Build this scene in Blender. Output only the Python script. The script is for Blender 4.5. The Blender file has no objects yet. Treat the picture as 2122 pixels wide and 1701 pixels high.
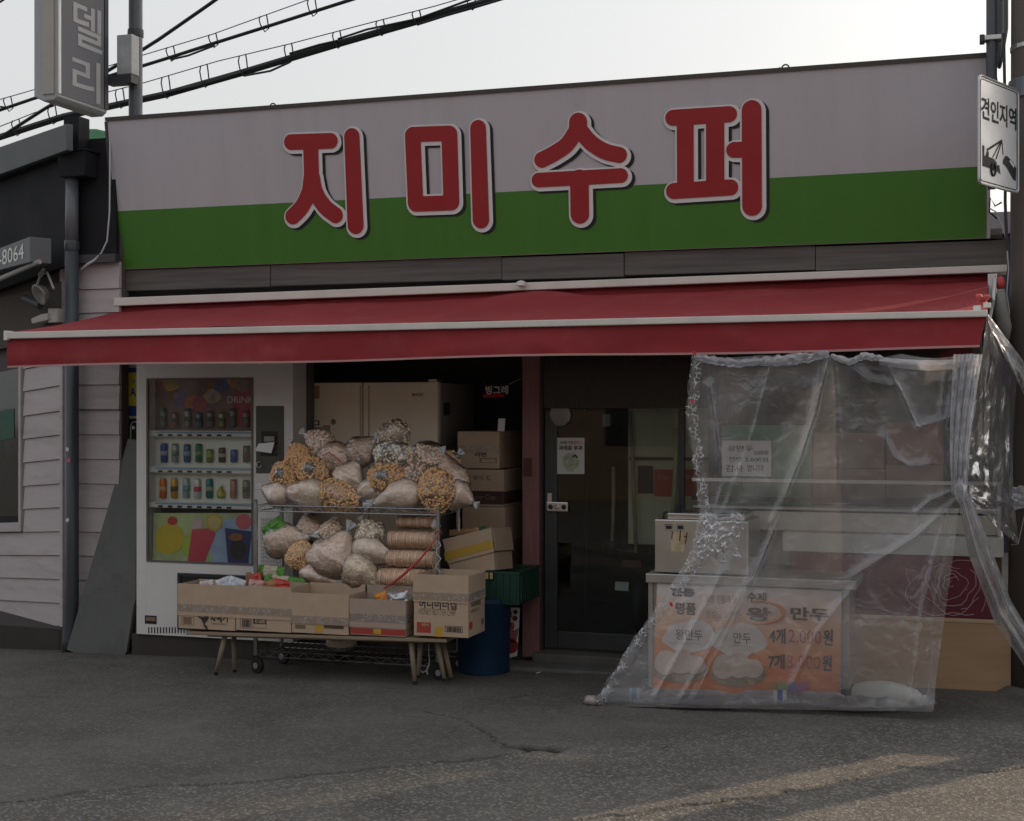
import bpy, bmesh, math, random
import numpy as np
from mathutils import Vector, Matrix, noise as mnoise

R = math.radians
scene = bpy.context.scene
COL = scene.collection
random.seed(7)

# ------------------------------------------------------------------ camera
EYE = Vector((0.0, -9.1, 1.65))
FPX, CX, CY = 2970.0, 1061.0, 850.5
YAW = R(18.0)
FWD = Vector((-math.sin(YAW), math.cos(YAW), 0.0))
RIGHT = Vector((math.cos(YAW), math.sin(YAW), 0.0))
UP = Vector((0, 0, 1))
cd = bpy.data.cameras.new('camera')
cam = bpy.data.objects.new('camera', cd)
COL.objects.link(cam)
cam.location = EYE
cam.rotation_euler = (R(90), 0, YAW)
cd.sensor_width = 36.0
cd.lens = 36.0 * FPX / 2122.0
cd.clip_end = 2000.0
scene.camera = cam

# ------------------------------------------------------------------ light
SUN_EL, SUN_AZ = R(20.0), R(40.0)          # azimuth measured from +Y towards +X
world = bpy.data.worlds.new('World')
scene.world = world
world.use_nodes = True
wn = world.node_tree
wn.nodes.clear()
sky = wn.nodes.new('ShaderNodeTexSky')
sky.sky_type = 'NISHITA'
sky.sun_disc = False
sky.sun_elevation = SUN_EL
sky.sun_rotation = SUN_AZ
sky.air_density = 1.3
sky.dust_density = 7.0
sky.ozone_density = 1.0
hs = wn.nodes.new('ShaderNodeHueSaturation')
hs.inputs['Saturation'].default_value = 0.42
bg = wn.nodes.new('ShaderNodeBackground')
bg.inputs['Strength'].default_value = 0.15
wo = wn.nodes.new('ShaderNodeOutputWorld')
wn.links.new(sky.outputs[0], hs.inputs['Color'])
veil = wn.nodes.new('ShaderNodeMix')            # even summer haze over the whole sky
veil.data_type = 'RGBA'
veil.inputs[0].default_value = 0.65
veil.inputs[7].default_value = (3.66, 3.68, 3.72, 1)
wn.links.new(hs.outputs[0], veil.inputs[6])
wn.links.new(veil.outputs[2], bg.inputs['Color'])
wn.links.new(bg.outputs[0], wo.inputs['Surface'])

sl = bpy.data.lights.new('sun', 'SUN')
sl.energy = 2.7
sl.angle = R(0.8)
sl.color = (1.0, 0.74, 0.48)
sun = bpy.data.objects.new('sun', sl)
COL.objects.link(sun)
sun_dir = Vector((math.sin(SUN_AZ) * math.cos(SUN_EL), math.cos(SUN_AZ) * math.cos(SUN_EL), math.sin(SUN_EL)))
sun.rotation_euler = sun_dir.to_track_quat('Z', 'Y').to_euler()
sun.location = (6, 8, 9)

scene.view_settings.view_transform = 'Standard'
scene.view_settings.look = 'None'
scene.view_settings.exposure = 0.62
scene.view_settings.gamma = 1.0
scene.view_settings.use_curve_mapping = False
scene.render.engine = 'CYCLES'
scene.cycles.transparent_max_bounces = 24
scene.cycles.max_bounces = 8
scene.cycles.diffuse_bounces = 4
scene.cycles.use_denoising = True

# ------------------------------------------------------------------ survey helpers: where a sight line meets a vertical or ground plane
def ray(px, py):
    return FWD + RIGHT * ((px - CX) / FPX) + UP * ((CY - py) / FPX)

def at(px, py, y):
    d = ray(px, py)
    return EYE + d * ((y - EYE.y) / d.y)

def on_plane(px, py, p, n):
    d = ray(px, py)
    return EYE + d * ((p - EYE).dot(n) / d.dot(n))

def gz(x, y):
    return 0.018 * min(max(x + 2.6, -4.5), 4.0)

def on_ground(px, py, dz=0.0):
    y, p = -1.0, None
    d = ray(px, py)
    z = 0.0
    for _ in range(4):
        p = EYE + d * ((z + dz - EYE.z) / d.z)
        z = gz(p.x, p.y)
    return p

# ------------------------------------------------------------------ materials
def _n(nt, typ, **kw):
    n = nt.nodes.new(typ)
    for k, v in kw.items():
        setattr(n, k, v)
    return n

def lin(r, g, b):
    f = lambda c: ((c / 255.0) / 12.92 if c / 255.0 <= 0.04045 else (((c / 255.0) + 0.055) / 1.055) ** 2.4)
    return (f(r), f(g), f(b))

MATS = {}
def mat(name, col, rough=0.6, var=0.10, scale=6.0, bump=0.0, bscale=60.0, metal=0.0, spec=0.4,
        stain=0.0, stain_col=(0.05, 0.045, 0.04), sscale=2.2, stretch=(1, 1, 1), coat=0.0, trans=0.0):
    if name in MATS:
        return MATS[name]
    m = bpy.data.materials.new(name)
    m.use_nodes = True
    nt = m.node_tree
    b = nt.nodes['Principled BSDF']
    L = nt.links.new
    tc = _n(nt, 'ShaderNodeTexCoord')
    mp = _n(nt, 'ShaderNodeMapping')
    mp.inputs['Scale'].default_value = stretch
    L(tc.outputs['Object'], mp.inputs['Vector'])
    nz = _n(nt, 'ShaderNodeTexNoise')
    nz.inputs['Scale'].default_value = scale
    nz.inputs['Detail'].default_value = 5
    nz.inputs['Roughness'].default_value = 0.62
    L(mp.outputs[0], nz.inputs['Vector'])
    r = _n(nt, 'ShaderNodeMapRange')
    r.inputs[1].default_value, r.inputs[2].default_value = 0.25, 0.75
    r.inputs[3].default_value, r.inputs[4].default_value = 1 - var, 1 + var
    L(nz.outputs[0], r.inputs[0])
    mx = _n(nt, 'ShaderNodeMix', data_type='RGBA', blend_type='MULTIPLY')
    mx.inputs[0].default_value = 1.0
    mx.inputs[6].default_value = (*col, 1)
    L(r.outputs[0], mx.inputs[7])
    out = mx.outputs[2]
    if stain > 0:
        n2 = _n(nt, 'ShaderNodeTexNoise')
        n2.inputs['Scale'].default_value = sscale
        n2.inputs['Detail'].default_value = 7
        n2.inputs['Roughness'].default_value = 0.7
        L(mp.outputs[0], n2.inputs['Vector'])
        r2 = _n(nt, 'ShaderNodeMapRange')
        r2.inputs[1].default_value, r2.inputs[2].default_value = 0.5, 0.75
        r2.inputs[3].default_value, r2.inputs[4].default_value = 0.0, stain
        L(n2.outputs[0], r2.inputs[0])
        m2 = _n(nt, 'ShaderNodeMix', data_type='RGBA')
        L(r2.outputs[0], m2.inputs[0])
        L(out, m2.inputs[6])
        m2.inputs[7].default_value = (*stain_col, 1)
        out = m2.outputs[2]
    L(out, b.inputs['Base Color'])
    rr = _n(nt, 'ShaderNodeMapRange')
    rr.inputs[1].default_value, rr.inputs[2].default_value = 0.3, 0.7
    rr.inputs[3].default_value, rr.inputs[4].default_value = max(0.02, rough - 0.08), min(1, rough + 0.08)
    L(nz.outputs[0], rr.inputs[0])
    L(rr.outputs[0], b.inputs['Roughness'])
    b.inputs['Metallic'].default_value = metal
    b.inputs['Specular IOR Level'].default_value = spec
    b.inputs['Coat Weight'].default_value = coat
    if trans:
        b.inputs['Transmission Weight'].default_value = trans
    if bump > 0:
        n3 = _n(nt, 'ShaderNodeTexNoise')
        n3.inputs['Scale'].default_value = bscale
        n3.inputs['Detail'].default_value = 4
        L(mp.outputs[0], n3.inputs['Vector'])
        bp = _n(nt, 'ShaderNodeBump')
        bp.inputs['Strength'].default_value = min(1.0, bump * 20)
        bp.inputs['Distance'].default_value = bump
        L(n3.outputs[0], bp.inputs['Height'])
        L(bp.outputs[0], b.inputs['Normal'])
    MATS[name] = m
    return m

def film(name, haze=0.25, tint=(0.9, 0.92, 0.96), rough=0.12, gloss=1.0, bump=0.004, bscale=14.0, flecks=0.0, hvar=0.5, flat_fresnel=False):
    """Thin clear polythene: mostly see-through, milky in places, glossy at grazing angles."""
    if name in MATS:
        return MATS[name]
    m = bpy.data.materials.new(name)
    m.use_nodes = True
    nt = m.node_tree
    nt.nodes.clear()
    L = nt.links.new
    o = _n(nt, 'ShaderNodeOutputMaterial')
    tc = _n(nt, 'ShaderNodeTexCoord')
    nz = _n(nt, 'ShaderNodeTexNoise')
    nz.inputs['Scale'].default_value = bscale
    nz.inputs['Detail'].default_value = 4
    nz.inputs['Distortion'].default_value = 1.2
    L(tc.outputs['Object'], nz.inputs['Vector'])
    bp = _n(nt, 'ShaderNodeBump')
    bp.inputs['Strength'].default_value = 0.7
    bp.inputs['Distance'].default_value = bump
    L(nz.outputs[0], bp.inputs['Height'])
    tr = _n(nt, 'ShaderNodeBsdfTransparent')
    tr.inputs[0].default_value = (*tint, 1)
    df = _n(nt, 'ShaderNodeBsdfDiffuse')
    df.inputs[0].default_value = (0.78, 0.79, 0.82, 1)
    tl = _n(nt, 'ShaderNodeBsdfTranslucent')
    tl.inputs[0].default_value = (0.78, 0.79, 0.82, 1)
    L(bp.outputs[0], df.inputs['Normal'])
    L(bp.outputs[0], tl.inputs['Normal'])
    a1 = _n(nt, 'ShaderNodeMixShader')
    a1.inputs[0].default_value = 0.35
    L(df.outputs[0], a1.inputs[1])
    L(tl.outputs[0], a1.inputs[2])
    n2 = _n(nt, 'ShaderNodeTexNoise')
    n2.inputs['Scale'].default_value = 2.6
    n2.inputs['Detail'].default_value = 5
    L(tc.outputs['Object'], n2.inputs['Vector'])
    r = _n(nt, 'ShaderNodeMapRange')
    r.inputs[1].default_value, r.inputs[2].default_value = 0.3, 0.7
    r.inputs[3].default_value, r.inputs[4].default_value = haze * (1 - hvar), haze * (1 + hvar)
    L(n2.outputs[0], r.inputs[0])
    fac = r.outputs[0]
    if flecks > 0:
        n3 = _n(nt, 'ShaderNodeTexVoronoi', feature='DISTANCE_TO_EDGE')
        n3.inputs['Scale'].default_value = 42.0
        L(tc.outputs['Object'], n3.inputs['Vector'])
        r3 = _n(nt, 'ShaderNodeMapRange')
        r3.inputs[1].default_value, r3.inputs[2].default_value = 0.03, 0.09
        r3.inputs[3].default_value, r3.inputs[4].default_value = flecks, 0.0
        L(n3.outputs[0], r3.inputs[0])
        n4 = _n(nt, 'ShaderNodeTexNoise')
        n4.inputs['Scale'].default_value = 26.0
        L(tc.outputs['Object'], n4.inputs['Vector'])
        r4 = _n(nt, 'ShaderNodeMapRange')
        r4.inputs[1].default_value, r4.inputs[2].default_value = 0.46, 0.54
        L(n4.outputs[0], r4.inputs[0])
        mu = _n(nt, 'ShaderNodeMath', operation='MULTIPLY')
        L(r3.outputs[0], mu.inputs[0])
        L(r4.outputs[0], mu.inputs[1])
        mxm = _n(nt, 'ShaderNodeMath', operation='MAXIMUM')
        L(mu.outputs[0], mxm.inputs[0])
        L(fac, mxm.inputs[1])
        fac = mxm.outputs[0]
    lw = _n(nt, 'ShaderNodeLayerWeight')
    lw.inputs[0].default_value = 0.35
    if not flat_fresnel:
        L(bp.outputs[0], lw.inputs['Normal'])
    lm = _n(nt, 'ShaderNodeMath', operation='MULTIPLY_ADD')
    lm.inputs[1].default_value = 2.0
    lm.inputs[2].default_value = 1.0
    L(lw.outputs['Facing'], lm.inputs[0])
    fm = _n(nt, 'ShaderNodeMath', operation='MULTIPLY', use_clamp=True)
    L(fac, fm.inputs[0])
    L(lm.outputs[0], fm.inputs[1])
    a2 = _n(nt, 'ShaderNodeMixShader')
    L(fm.outputs[0], a2.inputs[0])
    L(tr.outputs[0], a2.inputs[1])
    L(a1.outputs[0], a2.inputs[2])
    gl = _n(nt, 'ShaderNodeBsdfGlossy')
    gl.inputs['Roughness'].default_value = rough
    gl.inputs[0].default_value = (0.95, 0.96, 1.0, 1)
    L(bp.outputs[0], gl.inputs['Normal'])
    fr = _n(nt, 'ShaderNodeFresnel')
    fr.inputs[0].default_value = 1.5
    if not flat_fresnel:
        L(bp.outputs[0], fr.inputs['Normal'])
    mg = _n(nt, 'ShaderNodeMath', operation='MULTIPLY')
    mg.inputs[1].default_value = gloss
    L(fr.outputs[0], mg.inputs[0])
    a3 = _n(nt, 'ShaderNodeMixShader')
    L(mg.outputs[0], a3.inputs[0])
    L(a2.outputs[0], a3.inputs[1])
    L(gl.outputs[0], a3.inputs[2])
    L(a3.outputs[0], o.inputs['Surface'])
    MATS[name] = m
    return m

def glass(name, tint=(0.75, 0.8, 0.8), rough=0.02, gloss=1.0):
    if name in MATS:
        return MATS[name]
    m = bpy.data.materials.new(name)
    m.use_nodes = True
    nt = m.node_tree
    nt.nodes.clear()
    L = nt.links.new
    o = _n(nt, 'ShaderNodeOutputMaterial')
    tr = _n(nt, 'ShaderNodeBsdfTransparent')
    tr.inputs[0].default_value = (*tint, 1)
    gl = _n(nt, 'ShaderNodeBsdfGlossy')
    gl.inputs['Roughness'].default_value = rough
    fr = _n(nt, 'ShaderNodeFresnel')
    fr.inputs[0].default_value = 1.5
    mg = _n(nt, 'ShaderNodeMath', operation='MULTIPLY')
    mg.inputs[1].default_value = gloss
    L(fr.outputs[0], mg.inputs[0])
    a = _n(nt, 'ShaderNodeMixShader')
    L(mg.outputs[0], a.inputs[0])
    L(tr.outputs[0], a.inputs[1])
    L(gl.outputs[0], a.inputs[2])
    L(a.outputs[0], o.inputs['Surface'])
    MATS[name] = m
    return m

# ------------------------------------------------------------------ mesh building
class MB:
    def __init__(self):
        self.v, self.f = [], []

    def add(self, vs, fs):
        n = len(self.v)
        self.v.extend([tuple(p) for p in vs])
        self.f.extend([tuple(i + n for i in f) for f in fs])
        return self

    def box(self, x0, x1, y0, y1, z0, z1, M=None):
        vs = [(x, y, z) for x in (x0, x1) for y in (y0, y1) for z in (z0, z1)]
        if M is not None:
            vs = [M @ Vector(p) for p in vs]
        return self.add(vs, [(0, 1, 3, 2), (4, 6, 7, 5), (0, 4, 5, 1), (2, 3, 7, 6), (0, 2, 6, 4), (1, 5, 7, 3)])

    def hexa(self, front, off):
        """A slab: the four corners of its front face, pushed by the vector off."""
        a = [Vector(p) for p in front]
        b = [p + Vector(off) for p in a]
        n = len(a)
        fs = [tuple(range(n)), tuple(range(2 * n - 1, n - 1, -1))]
        fs += [(i, n + i, n + (i + 1) % n, (i + 1) % n) for i in range(n)]
        return self.add(a + b, fs)

    def tube(self, pts, r, n=8, cap=True, closed=False):
        pts = [Vector(p) for p in pts]
        k = len(pts)
        rs = r if hasattr(r, '__len__') else [r] * k
        vs, prev = [], None
        for i, p in enumerate(pts):
            if closed:
                d = pts[(i + 1) % k] - pts[i - 1]
            else:
                d = pts[min(i + 1, k - 1)] - pts[max(i - 1, 0)]
            d.normalize()
            if prev is None:
                a = d.cross(Vector((0, 0, 1)))
                if a.length < 1e-3:
                    a = d.cross(Vector((1, 0, 0)))
            else:
                a = prev - d * prev.dot(d)
            a.normalize()
            prev = a
            b = d.cross(a)
            for j in range(n):
                t = 2 * math.pi * j / n
                vs.append(p + (a * math.cos(t) + b * math.sin(t)) * rs[i])
        fs = []
        for i in range(k if closed else k - 1):
            i2 = (i + 1) % k
            for j in range(n):
                fs.append((i * n + j, i * n + (j + 1) % n, i2 * n + (j + 1) % n, i2 * n + j))
        if cap and not closed:
            fs.append(tuple(range(n - 1, -1, -1)))
            fs.append(tuple((k - 1) * n + j for j in range(n)))
        return self.add(vs, fs)

    def lathe(self, prof, c=(0, 0, 0), n=20, axis=None, xax=None):
        """prof: (radius, height) pairs, turned about axis (default up) through c."""
        ax = Vector(axis).normalized() if axis is not None else Vector((0, 0, 1))
        a = ax.cross(Vector((0, 0, 1)))
        if a.length < 1e-3:
            a = Vector((1, 0, 0))
        a.normalize()
        b = ax.cross(a)
        c = Vector(c)
        vs = [c + ax * h + (a * math.cos(2 * math.pi * j / n) + b * math.sin(2 * math.pi * j / n)) * max(r, 1e-5)
              for r, h in prof for j in range(n)]
        fs = [(i * n + j, i * n + (j + 1) % n, (i + 1) * n + (j + 1) % n, (i + 1) * n + j)
              for i in range(len(prof) - 1) for j in range(n)]
        fs.append(tuple(range(n - 1, -1, -1)))
        fs.append(tuple((len(prof) - 1) * n + j for j in range(n)))
        return self.add(vs, fs)

    def grid(self, fn, nu, nv):
        vs = [fn(i / nu, j / nv) for j in range(nv + 1) for i in range(nu + 1)]
        w = nu + 1
        return self.add(vs, [(j * w + i, j * w + i + 1, (j + 1) * w + i + 1, (j + 1) * w + i) for j in range(nv) for i in range(nu)])

    def mesh(self, name, inv=None, bevel=0.0, smooth=False, segs=2):
        me = bpy.data.meshes.new(name)
        vs = self.v if inv is None else [tuple(inv @ Vector(p)) for p in self.v]
        me.from_pydata(vs, [], self.f)
        bm = bmesh.new()
        bm.from_mesh(me)
        bmesh.ops.recalc_face_normals(bm, faces=bm.faces)
        if bevel > 0:
            es = [e for e in bm.edges if len(e.link_faces) == 2 and e.calc_face_angle(0) > 0.5]
            bmesh.ops.bevel(bm, geom=es, offset=bevel, segments=segs, affect='EDGES', profile=0.6, clamp_overlap=True)
        bm.to_mesh(me)
        bm.free()
        if smooth:
            for p in me.polygons:
                p.use_smooth = True
        return me

INV = {}
def link(name, me, m, parent=None):
    o = bpy.data.objects.new(name, me)
    COL.objects.link(o)
    if m is not None and not me.materials:
        me.materials.append(m)
    if parent is not None:
        o.parent = parent
    return o

def part(name, mb, m, parent=None, bevel=0.0, smooth=False, label=None, local=False, segs=2, kind=None):
    """One mesh object; mb is given in world coordinates unless local."""
    inv = None
    if parent is not None and not local:
        inv = INV[parent.name]
    me = mb.mesh(name, inv, bevel, smooth, segs)
    o = link(name, me, m, parent)
    if parent is not None:
        INV[o.name] = INV[parent.name]
    else:
        INV[o.name] = Matrix.Identity(4)
    if label:
        o['label'] = label
    if kind:
        o['kind'] = kind
    return o

def thing(name, label, cat, loc=(0, 0, 0), rz=0.0, group=None):
    o = bpy.data.objects.new(name, None)
    o.empty_display_size = 0.1
    COL.objects.link(o)
    o.location = loc
    o.rotation_euler = (0, 0, rz)
    INV[o.name] = (Matrix.Translation(Vector(loc)) @ Matrix.Rotation(rz, 4, 'Z')).inverted()
    tag(o, label, cat, group)
    return o

def tag(o, label, cat, group=None):
    o['label'] = label
    o['category'] = cat
    if group:
        o['group'] = group
    return o

def single(name, mb, m, label, cat, group=None, bevel=0.0, smooth=False, loc=None, segs=2):
    """A thing that is one mesh; its origin sits at the bottom centre."""
    vs = np.array(mb.v)
    c = Vector(((vs[:, 0].min() + vs[:, 0].max()) / 2, (vs[:, 1].min() + vs[:, 1].max()) / 2, vs[:, 2].min())) if loc is None else Vector(loc)
    me = mb.mesh(name, Matrix.Translation(-c), bevel, smooth, segs)
    o = link(name, me, m)
    o.location = c
    INV[o.name] = Matrix.Translation(-c)
    return tag(o, label, cat, group)

def structure(name, mb, m, smooth=False, bevel=0.0):
    o = part(name, mb, m, None, bevel, smooth)
    o['kind'] = 'structure'
    return o

_TC = {}
def glyphs(body, bold=0.0):
    key = (body, bold)
    if key not in _TC:
        cu = bpy.data.curves.new('lettering', 'FONT')
        cu.body = body
        cu.offset = bold
        cu.resolution_u = 3
        ob = bpy.data.objects.new('lettering', cu)
        COL.objects.link(ob)
        dg = bpy.context.evaluated_depsgraph_get()
        me = bpy.data.meshes.new_from_object(ob.evaluated_get(dg))
        v = np.array([q.co[:] for q in me.vertices])
        f = [tuple(p.vertices) for p in me.polygons]
        bpy.data.objects.remove(ob)
        bpy.data.curves.remove(cu)
        bpy.data.meshes.remove(me)
        v[:, :2] -= v[:, :2].min(0)
        _TC[key] = (v[:, :2] / v[:, :2].max(0), f, v[:, 0].max() / max(1e-6, v[:, 1].max()))
    return _TC[key]

def lettering(mb, body, o, xd, yd, bold=0.0):
    """Adds flat lettering filling the box spanned by vectors xd, yd from corner o."""
    v, f, _ = glyphs(body, bold)
    o, xd, yd = Vector(o), Vector(xd), Vector(yd)
    return mb.add([o + xd * a + yd * b for a, b in v], f)

def text_part(name, body, o, xd, yd, m, parent, bold=0.0):
    return part(name, lettering(MB(), body, o, xd, yd, bold), m, parent)

# ------------------------------------------------------------------ ground: one asphalt sheet, finely meshed where the camera sees it
def ground_material():
    m = bpy.data.materials.new('asphalt')
    m.use_nodes = True
    nt = m.node_tree
    L = nt.links.new
    b = nt.nodes['Principled BSDF']
    tc = _n(nt, 'ShaderNodeTexCoord')
    a = _n(nt, 'ShaderNodeAttribute', attribute_name='wear')
    sep = _n(nt, 'ShaderNodeSeparateColor')
    L(a.outputs['Color'], sep.inputs[0])
    n1 = _n(nt, 'ShaderNodeTexNoise')
    n1.inputs['Scale'].default_value = 1.3
    n1.inputs['Detail'].default_value = 8
    n1.inputs['Roughness'].default_value = 0.7
    L(tc.outputs['Object'], n1.inputs['Vector'])
    c1 = _n(nt, 'ShaderNodeValToRGB')
    c1.color_ramp.elements[0].position, c1.color_ramp.elements[1].position = 0.3, 0.72
    c1.color_ramp.elements[0].color = (0.064, 0.061, 0.058, 1)
    c1.color_ramp.elements[1].color = (0.132, 0.124, 0.115, 1)
    L(n1.outputs[0], c1.inputs[0])
    # stones of the aggregate
    v = _n(nt, 'ShaderNodeTexVoronoi')
    v.inputs['Scale'].default_value = 84
    L(tc.outputs['Object'], v.inputs['Vector'])
    hsv = _n(nt, 'ShaderNodeSeparateColor')
    L(v.outputs['Color'], hsv.inputs[0])
    r = _n(nt, 'ShaderNodeMapRange')
    r.inputs[1].default_value, r.inputs[2].default_value = 0.62, 1.0
    r.inputs[3].default_value, r.inputs[4].default_value = 0.0, 0.75
    L(hsv.outputs[0], r.inputs[0])
    mu = _n(nt, 'ShaderNodeMath', operation='MULTIPLY')
    L(r.outputs[0], mu.inputs[0])
    L(sep.outputs[1], mu.inputs[1])
    mx = _n(nt, 'ShaderNodeMix', data_type='RGBA')
    L(mu.outputs[0], mx.inputs[0])
    L(c1.outputs[0], mx.inputs[6])
    mx.inputs[7].default_value = (0.25, 0.235, 0.215, 1)
    # fine grain
    n2 = _n(nt, 'ShaderNodeTexNoise')
    n2.inputs['Scale'].default_value = 190
    n2.inputs['Detail'].default_value = 3
    L(tc.outputs['Object'], n2.inputs['Vector'])
    r2 = _n(nt, 'ShaderNodeMapRange')
    r2.inputs[1].default_value, r2.inputs[2].default_value = 0.3, 0.7
    r2.inputs[3].default_value, r2.inputs[4].default_value = 0.72, 1.28
    L(n2.outputs[0], r2.inputs[0])
    m2 = _n(nt, 'ShaderNodeMix', data_type='RGBA', blend_type='MULTIPLY')
    m2.inputs[0].default_value = 1
    L(mx.outputs[2], m2.inputs[6])
    L(r2.outputs[0], m2.inputs[7])
    # tar in the cracks and dusty, worn places (attribute)
    m3 = _n(nt, 'ShaderNodeMix', data_type='RGBA')
    L(sep.outputs[0], m3.inputs[0])
    L(m2.outputs[2], m3.inputs[6])
    m3.inputs[7].default_value = (0.012, 0.011, 0.011, 1)
    m4 = _n(nt, 'ShaderNodeMix', data_type='RGBA')
    L(sep.outputs[2], m4.inputs[0])
    L(m3.outputs[2], m4.inputs[6])
    m4.inputs[7].default_value = (0.17, 0.16, 0.15, 1)
    L(m4.outputs[2], b.inputs['Base Color'])
    b.inputs['Roughness'].default_value = 0.88
    b.inputs['Specular IOR Level'].default_value = 0.3
    ad = _n(nt, 'ShaderNodeMath', operation='ADD')
    L(v.outputs['Distance'], ad.inputs[0])
    L(n2.outputs[0], ad.inputs[1])
    bp = _n(nt, 'ShaderNodeBump')
    bp.inputs['Strength'].default_value = 0.55
    bp.inputs['Distance'].default_value = 0.006
    L(ad.outputs[0], bp.inputs['Height'])
    L(bp.outputs[0], b.inputs['Normal'])
    return m

def build_ground():
    xs = np.concatenate([[-160, -80, -40, -22, -14, -10, -8.2], np.arange(-7.2, 1.4, 0.018), [1.8, 2.6, 4, 7, 13, 25, 50, 90, 160]])
    ys = np.concatenate([[-160, -80, -40, -24, -16, -11, -8, -6.4, -5.2], np.arange(-4.4, 0.3, 0.014), [0.6, 1.2, 2.5, 5, 10, 20, 40, 80, 160]])
    X, Y = np.meshgrid(xs, ys)
    Z = 0.018 * np.clip(X + 2.6, -4.5, 4.0)
    fine = (X > -7.3) & (X < 1.5) & (Y > -4.5) & (Y < 0.4)
    rng = np.random.RandomState(3)
    def fbm(sx, sy, oct_=4, seed=0):
        r = np.random.RandomState(seed)
        out = np.zeros_like(X)
        amp = 1.0
        for o in range(oct_):
            for _ in range(4):
                th, ph = r.uniform(0, 2 * np.pi), r.uniform(0, 2 * np.pi)
                k = 2 ** o * r.uniform(0.7, 1.4)
                out += amp * np.sin((X / sx * np.cos(th) + Y / sy * np.sin(th)) * k * 2 * np.pi + ph) / 4
            amp *= 0.5
        return out
    Z += np.where(fine, 0.008 * fbm(2.2, 1.6, 4, 1), 0)
    def dist(poly, jit=0.012, seed=0):
        """Distance of every ground point to a crooked crack given by photo points on the road."""
        P = [on_ground(*p) for p in poly]
        r = random.Random(seed)
        pts = []
        for a, b in zip(P[:-1], P[1:]):
            n = max(2, int((b - a).length / 0.05))
            for i in range(n):
                q = a.lerp(b, i / n)
                pts.append((q.x + r.gauss(0, jit), q.y + r.gauss(0, jit)))
        pts.append((P[-1].x, P[-1].y))
        D = np.full(X.shape, 9.0)
        for (ax, ay), (bx, by) in zip(pts[:-1], pts[1:]):
            j0, j1 = np.searchsorted(ys, min(ay, by) - 0.25), np.searchsorted(ys, max(ay, by) + 0.25)
            i0, i1 = np.searchsorted(xs, min(ax, bx) - 0.25), np.searchsorted(xs, max(ax, bx) + 0.25)
            sx, sy = X[j0:j1, i0:i1], Y[j0:j1, i0:i1]
            dx, dy = bx - ax, by - ay
            t = np.clip(((sx - ax) * dx + (sy - ay) * dy) / (dx * dx + dy * dy + 1e-9), 0, 1)
            d = np.hypot(sx - ax - t * dx, sy - ay - t * dy)
            D[j0:j1, i0:i1] = np.minimum(D[j0:j1, i0:i1], d)
        return D
    crack = np.zeros_like(X)
    seam = [(-40, 1670), (0, 1665), (170, 1645), (300, 1630), (500, 1620), (640, 1607), (760, 1597), (900, 1583), (1015, 1572), (1100, 1556)]
    gap = np.clip(fbm(0.8, 0.8, 3, 11) * 0.6 + 0.75, 0.15, 1)
    for poly, w, dep, seed in (
        (seam, 0.015, 0.009, 1),
        ([(1100, 1712), (1180, 1700), (1300, 1688), (1500, 1666), (1700, 1636), (1800, 1606), (1860, 1590), (1960, 1597), (2060, 1600), (2160, 1588)], 0.014, 0.011, 2),
        ([(880, 1475), (960, 1490), (985, 1500), (1000, 1512), (1040, 1540), (1100, 1553), (1180, 1550)], 0.007, 0.009, 3),
        ([(1060, 1448), (1085, 1443), (1120, 1440)], 0.010, 0.008, 4),
        ([(1280, 1700), (1420, 1672), (1600, 1652)], 0.007, 0.005, 5),
        ([(150, 1640), (330, 1655), (520, 1668)], 0.004, 0.003, 6)):
        D = dist(poly, 0.013, seed)
        c = np.clip(1.35 - D / w, 0, 1) * gap
        crack = np.maximum(crack, c * 0.9)
        Z -= dep * c
        Z += 0.006 * np.exp(-(D / 0.07) ** 2) * (D > w)
    # the shallow pothole
    h = on_ground(1108, 1549)
    q = ((X - h.x) / 0.15) ** 2 + ((Y - h.y) / 0.075) ** 2 + 0.5 * fbm(0.16, 0.16, 3, 21)
    pot = np.clip(1.25 - q, 0, 1) * fine
    Z -= 0.030 * pot
    crack = np.maximum(crack, np.clip(pot * 1.3 - 0.15, 0, 0.85))
    # coarse old surface on the near side of the seam, smoother patch towards the shop
    sp = [on_ground(*p) for p in seam] + [on_ground(1400, 1520), on_ground(2122, 1490)]
    sp.sort(key=lambda p: p.x)
    edge = np.interp(X, [p.x for p in sp], [p.y for p in sp])
    coarse = np.clip((edge - Y) / 0.10 + 0.5 + 0.8 * fbm(0.5, 0.5, 3, 5), 0, 1)
    coarse = 0.55 + 0.45 * coarse
    dust = np.clip(1.0 - dist([(690, 1432), (780, 1430), (860, 1433), (940, 1436), (1010, 1440)], 0.01, 7) / 0.035, 0, 1) * np.clip(fbm(0.15, 0.1, 3, 9) + 0.3, 0, 1) * 0.6
    dust = np.maximum(dust, np.clip(fbm(1.1, 0.7, 5, 31) - 0.55, 0, 1) * 0.5 * fine)
    me = bpy.data.meshes.new('road')
    nv, nu = X.shape
    co = np.stack([X, Y, Z], -1).reshape(-1, 3)
    idx = np.arange(nu * nv).reshape(nv, nu)
    fa = np.stack([idx[:-1, :-1], idx[:-1, 1:], idx[1:, 1:], idx[1:, :-1]], -1).reshape(-1, 4)
    me.vertices.add(len(co))
    me.vertices.foreach_set('co', co.ravel())
    me.loops.add(fa.size)
    me.loops.foreach_set('vertex_index', fa.ravel().astype(np.int32))
    me.polygons.add(len(fa))
    me.polygons.foreach_set('loop_start', np.arange(0, fa.size, 4, dtype=np.int32))
    me.polygons.foreach_set('loop_total', np.full(len(fa), 4, dtype=np.int32))
    me.update(calc_edges=True)
    me.polygons.foreach_set('use_smooth', np.ones(len(fa), dtype=bool))
    at_ = me.color_attributes.new('wear', 'FLOAT_COLOR', 'POINT')
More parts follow.
